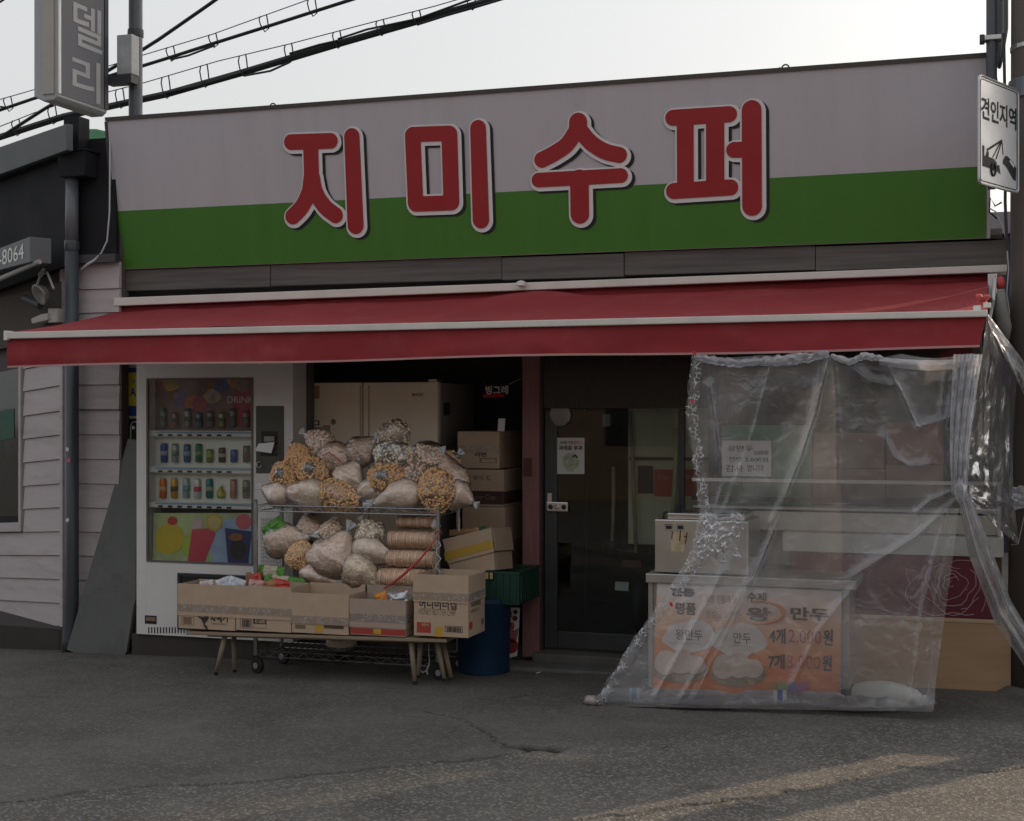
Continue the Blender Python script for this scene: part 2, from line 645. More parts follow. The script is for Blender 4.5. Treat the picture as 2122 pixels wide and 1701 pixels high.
    rgba = np.stack([crack, coarse, dust, np.ones_like(X)], -1).reshape(-1)
    at_.data.foreach_set('color', rgba.astype(np.float32))
    o = link('road', me, ground_material())
    o['kind'] = 'structure'
build_ground()

# ------------------------------------------------------------------ shop building
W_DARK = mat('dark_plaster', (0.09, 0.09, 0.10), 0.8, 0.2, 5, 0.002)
W_GREY = mat('grey_plaster', (0.22, 0.21, 0.20), 0.85, 0.15, 4, 0.003, stain=0.5)
CONC = mat('concrete', (0.13, 0.125, 0.12), 0.9, 0.25, 5, 0.004, 40, stain=0.6)
PLANKG = mat('weathered_plank', (0.105, 0.095, 0.09), 0.8, 0.38, 5, 0.003, 30, stretch=(0.35, 1, 7), stain=0.35, stain_col=(0.05, 0.045, 0.04))
PINK = mat('pink_paint', (0.23, 0.105, 0.115), 0.6, 0.2, 6, 0.003, 25, stretch=(6, 6, 0.8), stain=0.35, stain_col=(0.10, 0.05, 0.05))
ALU = mat('aluminium', (0.50, 0.50, 0.50), 0.4, 0.08, 8, metal=0.85)
STEEL = mat('stainless_steel', (0.62, 0.60, 0.57), 0.28, 0.1, 6, 0.0008, 90, metal=1.0, stretch=(1, 1, 6))
BLACK = mat('black_plastic', (0.015, 0.015, 0.017), 0.45, 0.2)
DKGREY = mat('dark_grey_metal', (0.045, 0.047, 0.052), 0.5, 0.2)
WHITEP = mat('white_paint', (0.72, 0.71, 0.70), 0.5, 0.06, stain=0.25, stain_col=(0.35, 0.32, 0.28))
PAPER = mat('white_paper', (0.72, 0.73, 0.74), 0.8, 0.05)
INK = mat('black_ink', (0.012, 0.012, 0.013), 0.7, 0.05)
REDINK = mat('red_ink', (0.45, 0.025, 0.03), 0.6, 0.05)
CARD = mat('cardboard', (0.44, 0.33, 0.24), 0.85, 0.09, 9, 0.0015, 30, stain=0.2, stain_col=(0.28, 0.20, 0.14))
CARDK = mat('cardboard_core', (0.33, 0.235, 0.165), 0.9, 0.12, 9)

XL, XR = -5.98, 0.14
shop = thing('shop_building', 'low single storey corner shop behind the red awning, with a dark glass door', 'building', (-2.9, 0, 0))
part('roof', MB().box(XL, XR, -0.02, 5.2, 2.62, 2.74), W_GREY, shop)
part('floor', MB().box(XL, XR, 0.0, 5.0, -0.15, 0.085), CONC, shop)
part('side_wall', MB().box(XR - 0.10, XR, 0.13, 5.0, 0.09, 2.615), W_GREY, shop)
part('side_wall', MB().box(XL, XL + 0.10, 0.13, 5.0, 0.09, 2.615), W_GREY, shop)
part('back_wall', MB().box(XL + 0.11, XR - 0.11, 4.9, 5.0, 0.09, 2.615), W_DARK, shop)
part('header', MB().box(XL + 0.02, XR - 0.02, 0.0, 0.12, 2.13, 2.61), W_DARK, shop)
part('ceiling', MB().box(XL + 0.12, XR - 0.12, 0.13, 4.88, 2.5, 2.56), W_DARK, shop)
# grey boards between the sign and the awning
pl = lambda a, b: part('plank', MB().box(a, b, -0.16, -0.01, zb, zt), PLANKG, shop, bevel=0.004)
zt, zb = at(1300, 528, -0.16).z + 0.01, at(1300, 566, -0.16).z - 0.02
xs_ = [at(246, 600, -0.16).x, at(560, 600, -0.16).x, at(1040, 560, -0.16).x, at(1293, 560, -0.16).x, at(1690, 560, -0.16).x, at(2086, 540, -0.16).x]
for i in range(5):
    jit = (0.0, 0.004, -0.003, 0.005, -0.002)[i]
    part('plank', MB().box(xs_[i] + 0.002, xs_[i + 1] - 0.002, -0.16 + jit, -0.02, zb + jit, zt + jit), PLANKG, shop, bevel=0.004)
part('ledge', MB().box(xs_[0], xs_[-1] - 0.02, -0.13, -0.02, zt + 0.012, zt + 0.035), DKGREY, shop)
# pink column and recess left of the door
cxa, cxb = at(1082, 1000, -0.10).x, at(1117, 1000, -0.10).x
part('column', MB().box(cxa, cxb, -0.10, 0.10, 0.03, 2.128), PINK, shop, bevel=0.006)
part('column_plate', MB().box(cxa + 0.012, cxb - 0.05, -0.108, -0.101, 1.22, 1.34), mat('rusty_hasp', (0.10, 0.03, 0.03), 0.7, 0.3), shop)
rbx0, rbx1 = XL + 0.11, cxb - 0.02
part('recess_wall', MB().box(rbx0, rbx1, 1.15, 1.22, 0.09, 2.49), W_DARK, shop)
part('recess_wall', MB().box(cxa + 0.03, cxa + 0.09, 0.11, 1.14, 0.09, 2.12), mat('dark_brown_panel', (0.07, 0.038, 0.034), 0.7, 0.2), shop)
# corner pilaster left of the vending machine
pxa, pxb = at(246, 900, -0.12).x, at(300, 900, -0.12).x
part('corner_post', MB().box(pxa, pxb, -0.12, 0.12, 0.0, 2.3), mat('cream_panel', (0.48, 0.46, 0.43), 0.7, 0.1, stain=0.5), shop)
# doorstep
ds0, ds1 = cxb - 0.03, at(1460, 1370, -0.2).x
part('doorstep', MB().box(ds0, ds1, -0.16, -0.012, -0.1, 0.07), CONC, shop, bevel=0.012)
part('doorstep', MB().box(ds0 - 0.25, ds1, -0.42, -0.165, -0.1, 0.022), CONC, shop, bevel=0.012)

# the glass door
dx0, dx1 = at(1120, 1000, -0.03).x, at(1478, 1000, -0.03).x
dmid = at(1412, 1000, -0.03).x
z1 = 2.12
FRAME = mat('door_frame_metal', (0.035, 0.036, 0.04), 0.45, 0.15, metal=0.3)
part('door_frame', MB().box(dx0 - 0.02, dx0 + 0.025, -0.05, 0.03, 0.075, z1), FRAME, shop, bevel=0.004)
part('door_frame', MB().box(dx1 - 0.03, dx1 + 0.03, -0.05, 0.03, 0.075, z1), FRAME, shop, bevel=0.004)
part('transom', MB().box(dx0 + 0.027, dx1 - 0.032, -0.045, 0.03, 1.66, 2.118), mat('tinted_transom', (0.02, 0.02, 0.023), 0.25, 0.1), shop)
dob = part('glass_door', MB().box(dx0 + 0.03, dx0 + 0.115, -0.035, 0.0, 0.09, 1.655)
           .box(dmid - 0.02, dmid + 0.02, -0.035, 0.0, 0.09, 1.655)
           .box(dx0 + 0.117, dmid - 0.022, -0.035, 0.0, 0.09, 0.20), mat('door_rail', (0.055, 0.06, 0.066), 0.4, 0.15, metal=0.3), shop, bevel=0.003)
part('pane', MB().box(dx0 + 0.118, dmid - 0.023, -0.022, -0.016, 0.202, 1.655), glass('door_glass', (0.82, 0.86, 0.86), 0.02, 0.9), dob)
part('side_pane', MB().box(dmid + 0.023, dx1 - 0.033, -0.022, -0.016, 0.09, 1.655), MATS['door_glass'], shop)
lk = at(1156, 1049, -0.04)
part('lock', MB().box(lk.x - 0.078, lk.x + 0.072, -0.055, -0.037, lk.z - 0.033, lk.z + 0.033), mat('worn_chrome', (0.55, 0.53, 0.50), 0.35, 0.1, metal=1), dob, bevel=0.008)
for k, dx in enumerate((-0.045, -0.002, 0.045)):
    part('keyhole', MB().lathe([(0.016, 0), (0.016, 0.006), (0.010, 0.009)], (lk.x + dx, -0.0555, lk.z), 14, (0, -1, 0)), BLACK if k != 1 else ALU, dob)
la = at(1139, 1030, -0.04)
part('latch_plate', MB().box(la.x - 0.015, la.x + 0.015, -0.042, -0.036, la.z - 0.03, la.z + 0.03), MATS['worn_chrome'], dob)

# window and lower wall right of the door, behind the counters
wx0, wx1 = dx1 + 0.035, XR - 0.12
part('window_wall', MB().box(wx0, wx1, -0.01, 0.10, 0.09, 1.06), W_GREY, shop)
WD = mat('brown_window_frame', (0.12, 0.10, 0.085), 0.6, 0.15)
wn_ = part('window', MB().box(wx0, wx1, -0.02, 0.05, 1.062, 1.13).box(wx0, wx1, -0.02, 0.05, 2.05, 2.125)
           .box(wx0, wx0 + 0.05, -0.02, 0.05, 1.132, 2.048).box(wx1 - 0.05, wx1, -0.02, 0.05, 1.132, 2.048), WD, shop, bevel=0.004)
xm = at(1690, 900, 0).x
part('mullion', MB().box(xm - 0.02, xm + 0.02, -0.02, 0.05, 1.132, 2.048), WD, wn_)
part('pane', MB().box(wx0 + 0.052, xm - 0.022, 0.005, 0.011, 1.132, 2.048), MATS['door_glass'], wn_)
part('pane', MB().box(xm + 0.022, wx1 - 0.052, 0.005, 0.011, 1.132, 2.048), MATS['door_glass'], wn_)
part('window_board', MB().box(wx0 + 0.01, wx1 - 0.01, 0.35, 0.40, 1.0, 2.3), mat('grey_back_board', (0.16, 0.155, 0.16), 0.8, 0.2), shop)

# houses across the street, behind the camera: they shade the shop front and show in its glass
HB = mat('street_brick', (0.13, 0.10, 0.085), 0.85, 0.2, 3)
HW = mat('street_render', (0.20, 0.195, 0.185), 0.85, 0.15, 2)
HG = mat('street_window', (0.02, 0.022, 0.025), 0.1, 0.1, spec=0.6)
for k, (xa, xb, h, m_, lab) in enumerate(((-30, -13.2, 4.6, HW, 'grey rendered building across the street at the far left end'), (-13, -2.2, 5.4, HB, 'brick building across the street opposite the shop'), (-2, 9, 4.4, HW, 'grey rendered building across the street opposite the utility pole'), (9.2, 26, 5.6, HB, 'brick building across the street at the far right end'))):
    t = thing('street_building', lab, 'building', ((xa + xb) / 2, -19.5, 0))
    part('wall', MB().box(xa, xb, -26, -17.5 - 0.3 * (k % 2), -.1, h), m_, t)
    n = int((xb - xa) / 2.6)
    for r in range(int(h / 3)):
        for i in range(n):
            x0 = xa + (i + .3) * (xb - xa) / n
            part('window', MB().box(x0, x0 + 1.3, -17.6 - .3 * (k % 2), -17.44 - .3 * (k % 2), 1.0 + 3 * r, 2.4 + 3 * r), HG, t)

# unseen objects added right of the utility pole to cast shade across the road
t = thing('added_shade_cabinet', 'grey steel box added out of view right of the utility pole to shade the road', 'cabinet', (.92, -.30, 0))
part('shade_cabinet_body', MB().box(.66, 1.10, -.42, -.05, .05, 2.3), mat('shade_cabinet_paint', (.22, .23, .22), .5, .1, stain=.3), t, bevel=.01)
part('shade_cabinet_plinth', MB().box(.64, 1.12, -.44, -.03, -.05, .049), CONC, t)
t = thing('added_shade_post', 'slim steel post added out of view to cast a shadow band on the road', 'lamp post', (1.66, -.30, 0))
part('shaft', MB().lathe([(.13, -.05), (.12, 1.2), (.10, 5.5)], (1.66, -.30, 0), 18), mat('grey_steel', (0.10, 0.105, 0.115), 0.45, 0.15, metal=0.4), t)
single('added_shade_wall', MB().box(1.12, 4.2, -.16, .06, -.05, 1.0), CONC, 'low concrete wall added out of view to keep low sun off the road', 'wall', bevel=.01)

# added block, out of view, keeping the low sun off the shop row
sd_, pd_ = Vector((math.sin(SUN_AZ), math.cos(SUN_AZ), 0)), Vector((math.cos(SUN_AZ), -math.sin(SUN_AZ), 0))
ab = thing('added_sun_block', 'pale block with windows, added out of view to keep the low sun off the shops', 'building', sd_ * 34 - pd_ * 6)
c4_ = [sd_ * 32 + pd_ * 0.22, sd_ * 32 - pd_ * 13, sd_ * 32 - pd_ * 13 + UP * 25, sd_ * 32 + pd_ * 0.22 + UP * 25]
part('wall', MB().hexa(c4_, sd_ * 8), HW, ab)
for r in range(8):
    for i in range(5):
        q = sd_ * 31.98 - pd_ * (1.2 + 2.4 * i) + UP * (1.5 + 3 * r)
        part('window', MB().hexa([q, q - pd_ * 1.3, q - pd_ * 1.3 + UP * 1.4, q + UP * 1.4], sd_ * .05), HG, ab)

# ------------------------------------------------------------------ stroke shapes: outlines of rounded strokes, traced and filled
def _segs_sdf(P, strokes):
    D = np.full(P.shape[:2], 9.0)
    for pts, r in strokes:
        k = len(pts)
        rs = r if hasattr(r, '__len__') else [r] * k
        for i in range(k - 1):
            a, b = np.array(pts[i], float), np.array(pts[i + 1], float)
            d = b - a
            t = np.clip(((P - a) @ d) / (d @ d + 1e-12), 0, 1)
            D = np.minimum(D, np.linalg.norm(P - a - t[..., None] * d, axis=-1) - (rs[i] + (rs[i + 1] - rs[i]) * t))
    return D

def _contours(D, x0, y0, h):
    ny, nx = D.shape
    segs = {}
    def pt(e):
        (i, j), (k, l) = e
        a, b = D[j, i], D[l, k]
        t = a / (a - b)
        return (x0 + h * (i + (k - i) * t), y0 + h * (j + (l - j) * t))
    ins = D < 0
    act = np.argwhere((ins[:-1, :-1].astype(int) + ins[:-1, 1:] + ins[1:, :-1] + ins[1:, 1:]) % 4 != 0)
    for j, i in act:
        c = [(i, j), (i + 1, j), (i + 1, j + 1), (i, j + 1)]
        s = [ins[q[1], q[0]] for q in c]
        ent, ext = [], []
        for q in range(4):
            a, b = c[q], c[(q + 1) % 4]
            if s[q] != s[(q + 1) % 4]:
                e = (a, b) if a < b else (b, a)
                (ext if s[q] else ent).append(e)
        for a, b in zip(ext, ent):
            segs[a] = b
    loops = []
    while segs:
        s0 = next(iter(segs))
        lp, e = [], s0
        while e in segs:
            lp.append(pt(e))
            e = segs.pop(e)
        if len(lp) > 5:
            loops.append(lp)
    return loops

def _rdp(p, tol):
    if len(p) < 3:
        return p
    a, b = np.array(p[0]), np.array(p[-1])
    q = np.array(p)
    d = b - a
    n = np.linalg.norm(d)
    ds = np.linalg.norm(q - a, axis=1) if n < 1e-9 else np.abs((q - a)[:, 0] * d[1] - (q - a)[:, 1] * d[0]) / n
    i = int(ds.argmax())
    if ds[i] < tol:
        return [p[0], p[-1]]
    return _rdp(p[:i + 1], tol)[:-1] + _rdp(p[i:], tol)

def stroke_shape(strokes, grow=0.0, shift=(0, 0), h=0.004, depth=0.0, tol=0.0007):
    """2-D outline of the strokes, filled; returns (verts, faces) with depth along z."""
    allp = np.array([q for pts, _ in strokes for q in pts], float)
    rm = max(max(r) if hasattr(r, '__len__') else r for _, r in strokes) + grow + 3 * h
    lo, hi = allp.min(0) - rm, allp.max(0) + rm
    nx, ny = int((hi[0] - lo[0]) / h) + 2, int((hi[1] - lo[1]) / h) + 2
    gx, gy = np.meshgrid(lo[0] + h * np.arange(nx), lo[1] + h * np.arange(ny))
    D = _segs_sdf(np.stack([gx, gy], -1), strokes) - grow
    D[np.abs(D) < 1e-7] = 1e-7
    loops = _contours(D, lo[0], lo[1], h)
    cu = bpy.data.curves.new('outline', 'CURVE')
    cu.dimensions, cu.fill_mode, cu.extrude = '2D', 'BOTH' if depth else 'BOTH', depth / 2
    for lp in loops:
        k = len(lp) // 2
        lp = _rdp(lp[:k + 1], tol)[:-1] + _rdp(lp[k:] + lp[:1], tol)[:-1]
        sp = cu.splines.new('POLY')
        sp.points.add(len(lp) - 1)
        for q, p in zip(sp.points, lp):
            q.co = (p[0] + shift[0], p[1] + shift[1], 0, 1)
        sp.use_cyclic_u = True
    ob = bpy.data.objects.new('outline', cu)
    COL.objects.link(ob)
    dg = bpy.context.evaluated_depsgraph_get()
    me = bpy.data.meshes.new_from_object(ob.evaluated_get(dg))
    v = [tuple(q.co) for q in me.vertices]
    f = [tuple(p.vertices) for p in me.polygons]
    bpy.data.objects.remove(ob)
    bpy.data.curves.remove(cu)
    bpy.data.meshes.remove(me)
    return v, f

# ------------------------------------------------------------------ the shop sign, leaning forward at its top
LEAN = R(7.4)
SP, SN = Vector((0, -0.18, at(1200, 525, -0.18).z)), Vector((0, -math.cos(LEAN), -math.sin(LEAN)))
SU = Vector((0, -math.sin(LEAN), math.cos(LEAN)))
SX = Vector((1, 0, 0))
def sg(px, py):
    p = on_plane(px, py, SP, SN) - SP
    return (p.x, p.dot(SU))
def sw(a, b, out=0.0):
    return SP + SX * a + SU * b + SN * out
TL, TR, BR, BL = sg(222, 250), sg(2045, 117), sg(2045, 495), sg(245, 560)
sign = thing('shop_sign', 'long lilac and green shop sign panel with four big red Korean letters', 'shop sign', (-2.9, -0.2, SP.z))
SIGN_W = mat('sign_lilac', (0.44, 0.415, 0.445), 0.42, 0.03, 3, spec=0.35, stain=0.22, stain_col=(0.30, 0.275, 0.28), sscale=1.6, stretch=(4, 1, .4))
SIGN_G = mat('sign_green', (0.056, 0.17, 0.025), 0.42, 0.04, 3, spec=0.3, stain=0.2, stain_col=(0.06, 0.12, 0.035), sscale=1.6, stretch=(4, 1, .4))
SIGN_R = mat('sign_red', (0.30, 0.021, 0.025), 0.4, 0.03, 4, spec=0.3)
part('panel', MB().hexa([sw(*BL), sw(*BR), sw(*TR), sw(*TL)], -SN * 0.12), SIGN_W, sign, bevel=0.004)
g0, g1 = sg(233, 439), sg(2045, 345)
gm1, gm2 = sg(800, 411), sg(1450, 378)
part('green_band', MB().hexa([sw(BL[0] + .004, BL[1] + .004, .003), sw(BR[0] - .004, BR[1] + .004, .003), sw(g1[0] - .004, g1[1], .003), sw(*gm2, .003), sw(*gm1, .003), sw(g0[0] + .004, g0[1], .003)], -SN * 0.002), SIGN_G, sign)
part('top_trim', MB().hexa([sw(TL[0] - .01, TL[1] - .006, .012), sw(TR[0] + .006, TR[1] - .006, .012), sw(TR[0] + .006, TR[1] + .02, .012), sw(TL[0] - .01, TL[1] + .02, .012)], -SN * 0.15), mat('sign_trim', (0.06, 0.055, 0.05), 0.6, 0.2), sign)
part('side_trim', MB().hexa([sw(TR[0] + .001, BR[1], .006), sw(TR[0] + .02, BR[1], .006), sw(TR[0] + .02, TR[1] - .008, .006), sw(TR[0] + .001, TR[1] - .008, .006)], -SN * 0.14), mat('pale_trim', (0.40, 0.40, 0.38), 0.5, 0.1), sign)
part('side_trim', MB().hexa([sw(TL[0] - .02, TL[1] - .008, .006), sw(BL[0] - .018, BL[1], .006), sw(BL[0] - .001, BL[1], .006), sw(TL[0] - .001, TL[1] - .008, .006)], -SN * 0.14), MATS['sign_trim'], sign)
for px, py in ((560, 221), (1626, 141)):
    a = sg(px, py)
    ring = [sw(a[0] + 0.022 * math.cos(t), a[1] + 0.022 * math.sin(t), -0.04) for t in np.linspace(0, 2 * math.pi, 15)[:-1]]
    part('eye_bolt', MB().tube(ring, 0.005, 6, closed=True).tube([sw(a[0], a[1] - 0.022, -0.04), sw(a[0], a[1] - 0.07, -0.04)], 0.005, 6), DKGREY, sign)
for px, py in ((790, 209), (1143, 184), (1614, 144)):
    a = sg(px, py)
    part('bolt', MB().lathe([(0.012, -0.02), (0.012, 0.006), (0.005, 0.016)], sw(a[0], a[1], -0.05), 8), DKGREY, sign)

def c3(x, y): return sg(550 + x / 3.858, 180 + y / 3.858)
def c4(x, y): return sg(1050 + x / 3.5367, 180 + y / 3.5367)
MPX = 9.0 / 2970
def stroke(fn, k, pts, r):
    q = [fn(*p) for p in pts]
    dep = [(on_plane(550 + p[0] / 3.858, 180 + p[1] / 3.858, SP, SN) - EYE).dot(FWD) if fn is c3 else (on_plane(1050 + p[0] / 3.5367, 180 + p[1] / 3.5367, SP, SN) - EYE).dot(FWD) for p in pts]
    rr = r if hasattr(r, '__len__') else [r] * len(pts)
    return (q, [a / k / FPX * d for a, d in zip(rr, dep)])
def crv(*p):
    """Catmull-Rom through the given points."""
    P = [p[0]] + list(p) + [p[-1]]
    out = []
    for i in range(1, len(P) - 2):
        for s in range(5):
            t = s / 5
            out.append(tuple(0.5 * (2 * P[i][k] + (P[i + 1][k] - P[i - 1][k]) * t + (2 * P[i - 1][k] - 5 * P[i][k] + 4 * P[i + 1][k] - P[i + 2][k]) * t * t + (3 * P[i][k] - P[i - 1][k] - 3 * P[i + 1][k] + P[i + 2][k]) * t ** 3) for k in (0, 1)))
    return out + [p[-1]]
A = lambda pts, r: stroke(c3, 3.858, pts, r)
B = lambda pts, r: stroke(c4, 3.5367, pts, r)
LETTERS = [
    [A([(212, 445), (527, 435)], 62), A([(368, 470), (376, 740)], 65), A(crv((370, 730), (352, 850), (295, 965), (225, 1038)), 64), A(crv((384, 730), (410, 850), (480, 960), (566, 1028)), 64), A([(697, 400), (727, 1110)], [66, 69])],
    [A([(1183, 392), (1206, 928)], 66), A([(1476, 382), (1492, 922)], 67), A([(1183, 385), (1476, 374)], 60), A([(1206, 940), (1492, 930)], 60), A([(1705, 335), (1728, 1065)], [66, 69])],
    [B([(527, 262), (527, 330)], 68), B(crv((515, 320), (445, 425), (350, 492), (262, 537)), 58), B(crv((540, 320), (620, 412), (720, 475), (828, 502)), 58), B([(238, 686), (840, 653)], 53), B([(536, 680), (540, 935)], 70)],
    [B([(1222, 230), (1632, 204)], 58), B([(1311, 250), (1313, 745)], 62), B([(1530, 240), (1531, 730)], 67), B([(1228, 766), (1642, 740)], 58), B([(1668, 465), (1780, 462)], 57), B([(1797, 174), (1801, 876)], 72)],
]
def lay(name, vf, out, m, parent):
    v, f = vf
    return part(name, MB().add([sw(a, b, out + c) for a, b, c in v], f), m, parent)
for st in LETTERS:
    L_ = lay('letter', stroke_shape(st, 0.0, (0, 0), depth=0.004), 0.013, SIGN_R, sign)
    lay('outline', stroke_shape(st, 0.019, (0.007, -0.008), depth=0.003), 0.0085, mat('outline_white', (0.66, 0.63, 0.645), 0.42, 0.03), L_)
    lay('drop_shadow_print', stroke_shape(st, 0.019, (0.026, -0.022), depth=0.001), 0.0055, INK, L_)

# ------------------------------------------------------------------ awning
RED = mat('red_canvas', (0.255, 0.022, 0.029), 0.8, 0.09, 2.5, 0.0012, 220, stain=0.28, stain_col=(0.36, 0.11, 0.11), sscale=3.5)
RAIL = mat('cream_rail', (0.62, 0.59, 0.55), 0.45, 0.05, 6, stain=0.3, stain_col=(0.3, 0.26, 0.22))
awn = thing('awning', 'wide red canvas awning pulled out over the shop front with a hanging valance', 'awning', (-2.9, -0.2, 2.4))
a0, a1 = at(235, 618, -0.26), at(2086, 549, -0.26)
b0, b1 = at(235, 635, -0.26), at(2086, 564, -0.26)
part('cassette_rail', MB().hexa([b0, b1, a1, a0], (0, 0.22, 0)), RAIL, awn, bevel=0.006)
k0, k1 = at(240, 631, -0.2), at(2052, 566, -0.2)
part('roller', MB().tube([k0 + Vector((0, 0.03, -0.055)), k1 + Vector((0, 0.03, -0.055))], 0.05, 14), mat('red_roll', (0.20, 0.018, 0.022), 0.85, 0.08), awn, smooth=True)  # canvas roll, its red set darker for the shadow under the rail
f0, f1 = at(12, 690, -1.34), at(2046, 645, -1.34)
w0, w1 = k0 + Vector((0.0, 0.0, -0.045)), k1 + Vector((-0.01, 0.0, -0.045))
def cloth(u, v):
    a, b = w0.lerp(w1, u), f0.lerp(f1, u) + Vector((0, 0.02, 0.0))
    p = a.lerp(b, v)
    sag = 0.022 * math.sin(math.pi * v) * (0.65 + 0.35 * math.cos(u * 4 * math.pi))
    tent = 0.045 * math.exp(-((p.x + 2.75) / 0.26) ** 2) * math.exp(-((v - 0.05) / 0.28) ** 2)
    rip = 0.014 * mnoise.noise(Vector((p.x * 1.3, v * 1.2, 3))) + 0.006 * mnoise.noise(Vector((p.x * 4.5, v * 2.5, 8))) + 0.003 * math.sin(p.x * 9 + 3 * v) * (1 - v)
    p.z += tent - sag + rip
    return p
part('canvas', MB().grid(cloth, 150, 16), RED, awn, smooth=True)
part('front_rail', MB().hexa([at(10, 703, -1.36), at(2046, 657, -1.36), at(2046, 643, -1.36), at(10, 689, -1.36)], (0, 0.06, 0)), RAIL, awn, bevel=0.006)
part('end_cap', MB().hexa([at(7, 706, -1.365), at(14, 706, -1.365), at(14, 686, -1.365), at(7, 686, -1.365)], (0, 0.07, 0)), WHITEP, awn, bevel=0.004)
v0, v1, v2, v3 = at(15, 702, -1.33), at(2044, 656, -1.33), at(2030, 719, -1.33), at(17, 760, -1.33)
def val(u, v):
    p = v0.lerp(v1, u).lerp(v3.lerp(v2, u), v)
    p.y += v * (0.016 * math.sin(p.x * 3.1) + 0.022 * mnoise.noise(Vector((p.x * 2.4, v, 7))) + 0.010 * mnoise.noise(Vector((p.x * 7, v * 2, 4)))) - 0.012 * v
    p.z += v * 0.006 * math.sin(p.x * 2.3 + 1)
    return p
part('valance', MB().grid(val, 160, 8), RED, awn, smooth=True)
def hemf(u, v):
    p = val(u, 1.0)
    p.z -= 0.012 * v - 0.003
    p.y -= 0.003
    return p
part('valance_hem', MB().grid(hemf, 160, 1), mat('faded_pink_hem', (0.45, 0.24, 0.24), 0.8, 0.15), awn)
for px in (700, 1560):
    q = at(px, 640, -0.2)
    part('folding_arm', MB().tube([(q.x, -0.2, 2.30), (q.x - 0.42, -0.75, 2.17), (q.x, -1.31, 2.10)], 0.022, 8), ALU, awn)
part('centre_bracket', MB().lathe([(0.001, -0.02), (0.03, -0.015), (0.03, 0.01), (0.001, 0.02)], at(1080, 588, -0.29), 10), WHITEP, awn)
e = at(2058, 600, -0.35)
part('side_bracket', MB().box(e.x - 0.03, e.x + 0.02, -0.35, -0.03, e.z - 0.05, e.z + 0.09), ALU, awn, bevel=0.006)
part('side_arm', MB().tube([at(2062, 580, -0.5), at(2058, 625, -0.6), at(2050, 660, -0.8)], 0.012, 8), ALU, awn)
for px, py in ((2025, 640), (2046, 634)):
    q = at(px, py, -1.30)
    single('white_clip', MB().box(q.x - 0.02, q.x + 0.018, q.y - 0.02, q.y + 0.02, q.z - 0.012, q.z + 0.014),
           WHITEP, 'small white clip on the red awning rail, %s' % ('inner of the two at its torn end' if px == 2025 else 'outermost at its torn end'), 'clip', 'clips on the awning rail', bevel=0.004)
# red ribbon scrap tied at the torn corner
rb = MB()
for k, (a, b) in enumerate((((2036, 626), (2022, 612)), ((2036, 626), (2052, 614)), ((2036, 628), (2044, 640)))):
    p, q = at(*a, -1.28), at(*b, -1.30)
    rb.tube([p, p.lerp(q, 0.5) + Vector((0, -0.01, 0.008)), q], [0.012, 0.018, 0.006], 6)
single('ribbon', rb, mat('red_ribbon', (0.5, 0.09, 0.09), 0.6, 0.15), 'scrap of red ribbon knotted at the right end of the awning rail', 'ribbon', smooth=True)
rk = at(2073, 586, -0.5)
single('knob', MB().lathe([(0.001, -0.04), (0.02, -0.03), (0.026, 0), (0.018, 0.03), (0.001, 0.035)], rk, 12), mat('red_knob', (0.42, 0.05, 0.05), 0.5, 0.1), 'round red knob under the right end of the awning rail', 'knob', smooth=True)

# ------------------------------------------------------------------ box sign hung over the neighbour's corner
hx = -6.64
hs_ = thing('hanging_sign', 'tall grey box sign with pale Korean lettering, projecting high on a pole', 'sign', (hx, 0.5, 3.6))
HA, HB = at(120, 208, 0.2), at(247, 258, 0.85)
hz0 = HA.z
GREYP = mat('grey_sign_face', (0.15, 0.15, 0.165), 0.7, 0.08, 3, spec=0.15, stain=0.25, stain_col=(0.2, 0.19, 0.19))
CASE = mat('sign_case', (0.33, 0.34, 0.35), 0.45, 0.08, 4, stain=0.35, stain_col=(0.25, 0.2, 0.16))
hxa = at(70, 200, 0.2).x
part('case', MB().hexa([(hxa, 0.2, hz0 + 0.04), (hxa + 0.08, 0.2, hz0), (HA.x - 0.04, 0.2, hz0), (HA.x, 0.2, hz0 + 0.03), (HA.x, 0.2, hz0 + 1.5), (hxa, 0.2, hz0 + 1.5)], (0, 0.65, 0)), CASE, hs_, bevel=0.012)
part('front_strip', MB().box(hxa + 0.085, HA.x - 0.03, 0.188, 0.199, hz0 + 0.05, hz0 + 1.5), mat('beige_strip', (0.36, 0.335, 0.30), 0.45, 0.08, stain=0.2), hs_)
part('edge_strip', MB().box(HA.x + 0.001, HA.x + 0.012, 0.2, 0.225, hz0 + 0.05, hz0 + 1.5), WHITEP, hs_)
part('edge_strip', MB().box(HA.x + 0.001, HA.x + 0.012, 0.80, 0.85, hz0 + 0.05, hz0 + 1.5), DKGREY, hs_)
face = part('face', MB().box(HA.x + 0.001, HA.x + 0.006, 0.23, 0.795, hz0 + 0.05, hz0 + 1.5), GREYP, hs_)
LET = mat('pale_lettering', (0.33, 0.33, 0.335), 0.5, 0.05)
def fy(px, py):
    p = on_plane(px, py, Vector((HA.x + 0.009, 0, 0)), Vector((1, 0, 0)))
    return p
for ch, (xa, ya, xb, yb) in (('델', (152, 95, 212, 8)), ('리', (150, 200, 208, 118))):
    p0, p1 = fy(xa, ya), fy(xb, ya)
    za = fy((xa + xb) / 2, ya + 8).z
    zb_ = fy((xa + xb) / 2, yb + 4).z
    text_part('letter', ch, (p0.x, p0.y, za), (0, p1.y - p0.y, 0), (0, 0, zb_ - za), LET, face, 0.012)
pp = at(281, 150, 1.05)
spole = thing('sign_pole', 'grey steel pole behind the left end of the shop sign', 'pole', (pp.x, pp.y, 2.74))
part('shaft', MB().lathe([(0.056, 2.70), (0.056, 6.5)], (pp.x, pp.y, 0), 16), mat('grey_steel', (0.10, 0.105, 0.115), 0.45, 0.15, metal=0.4), spole, smooth=False)
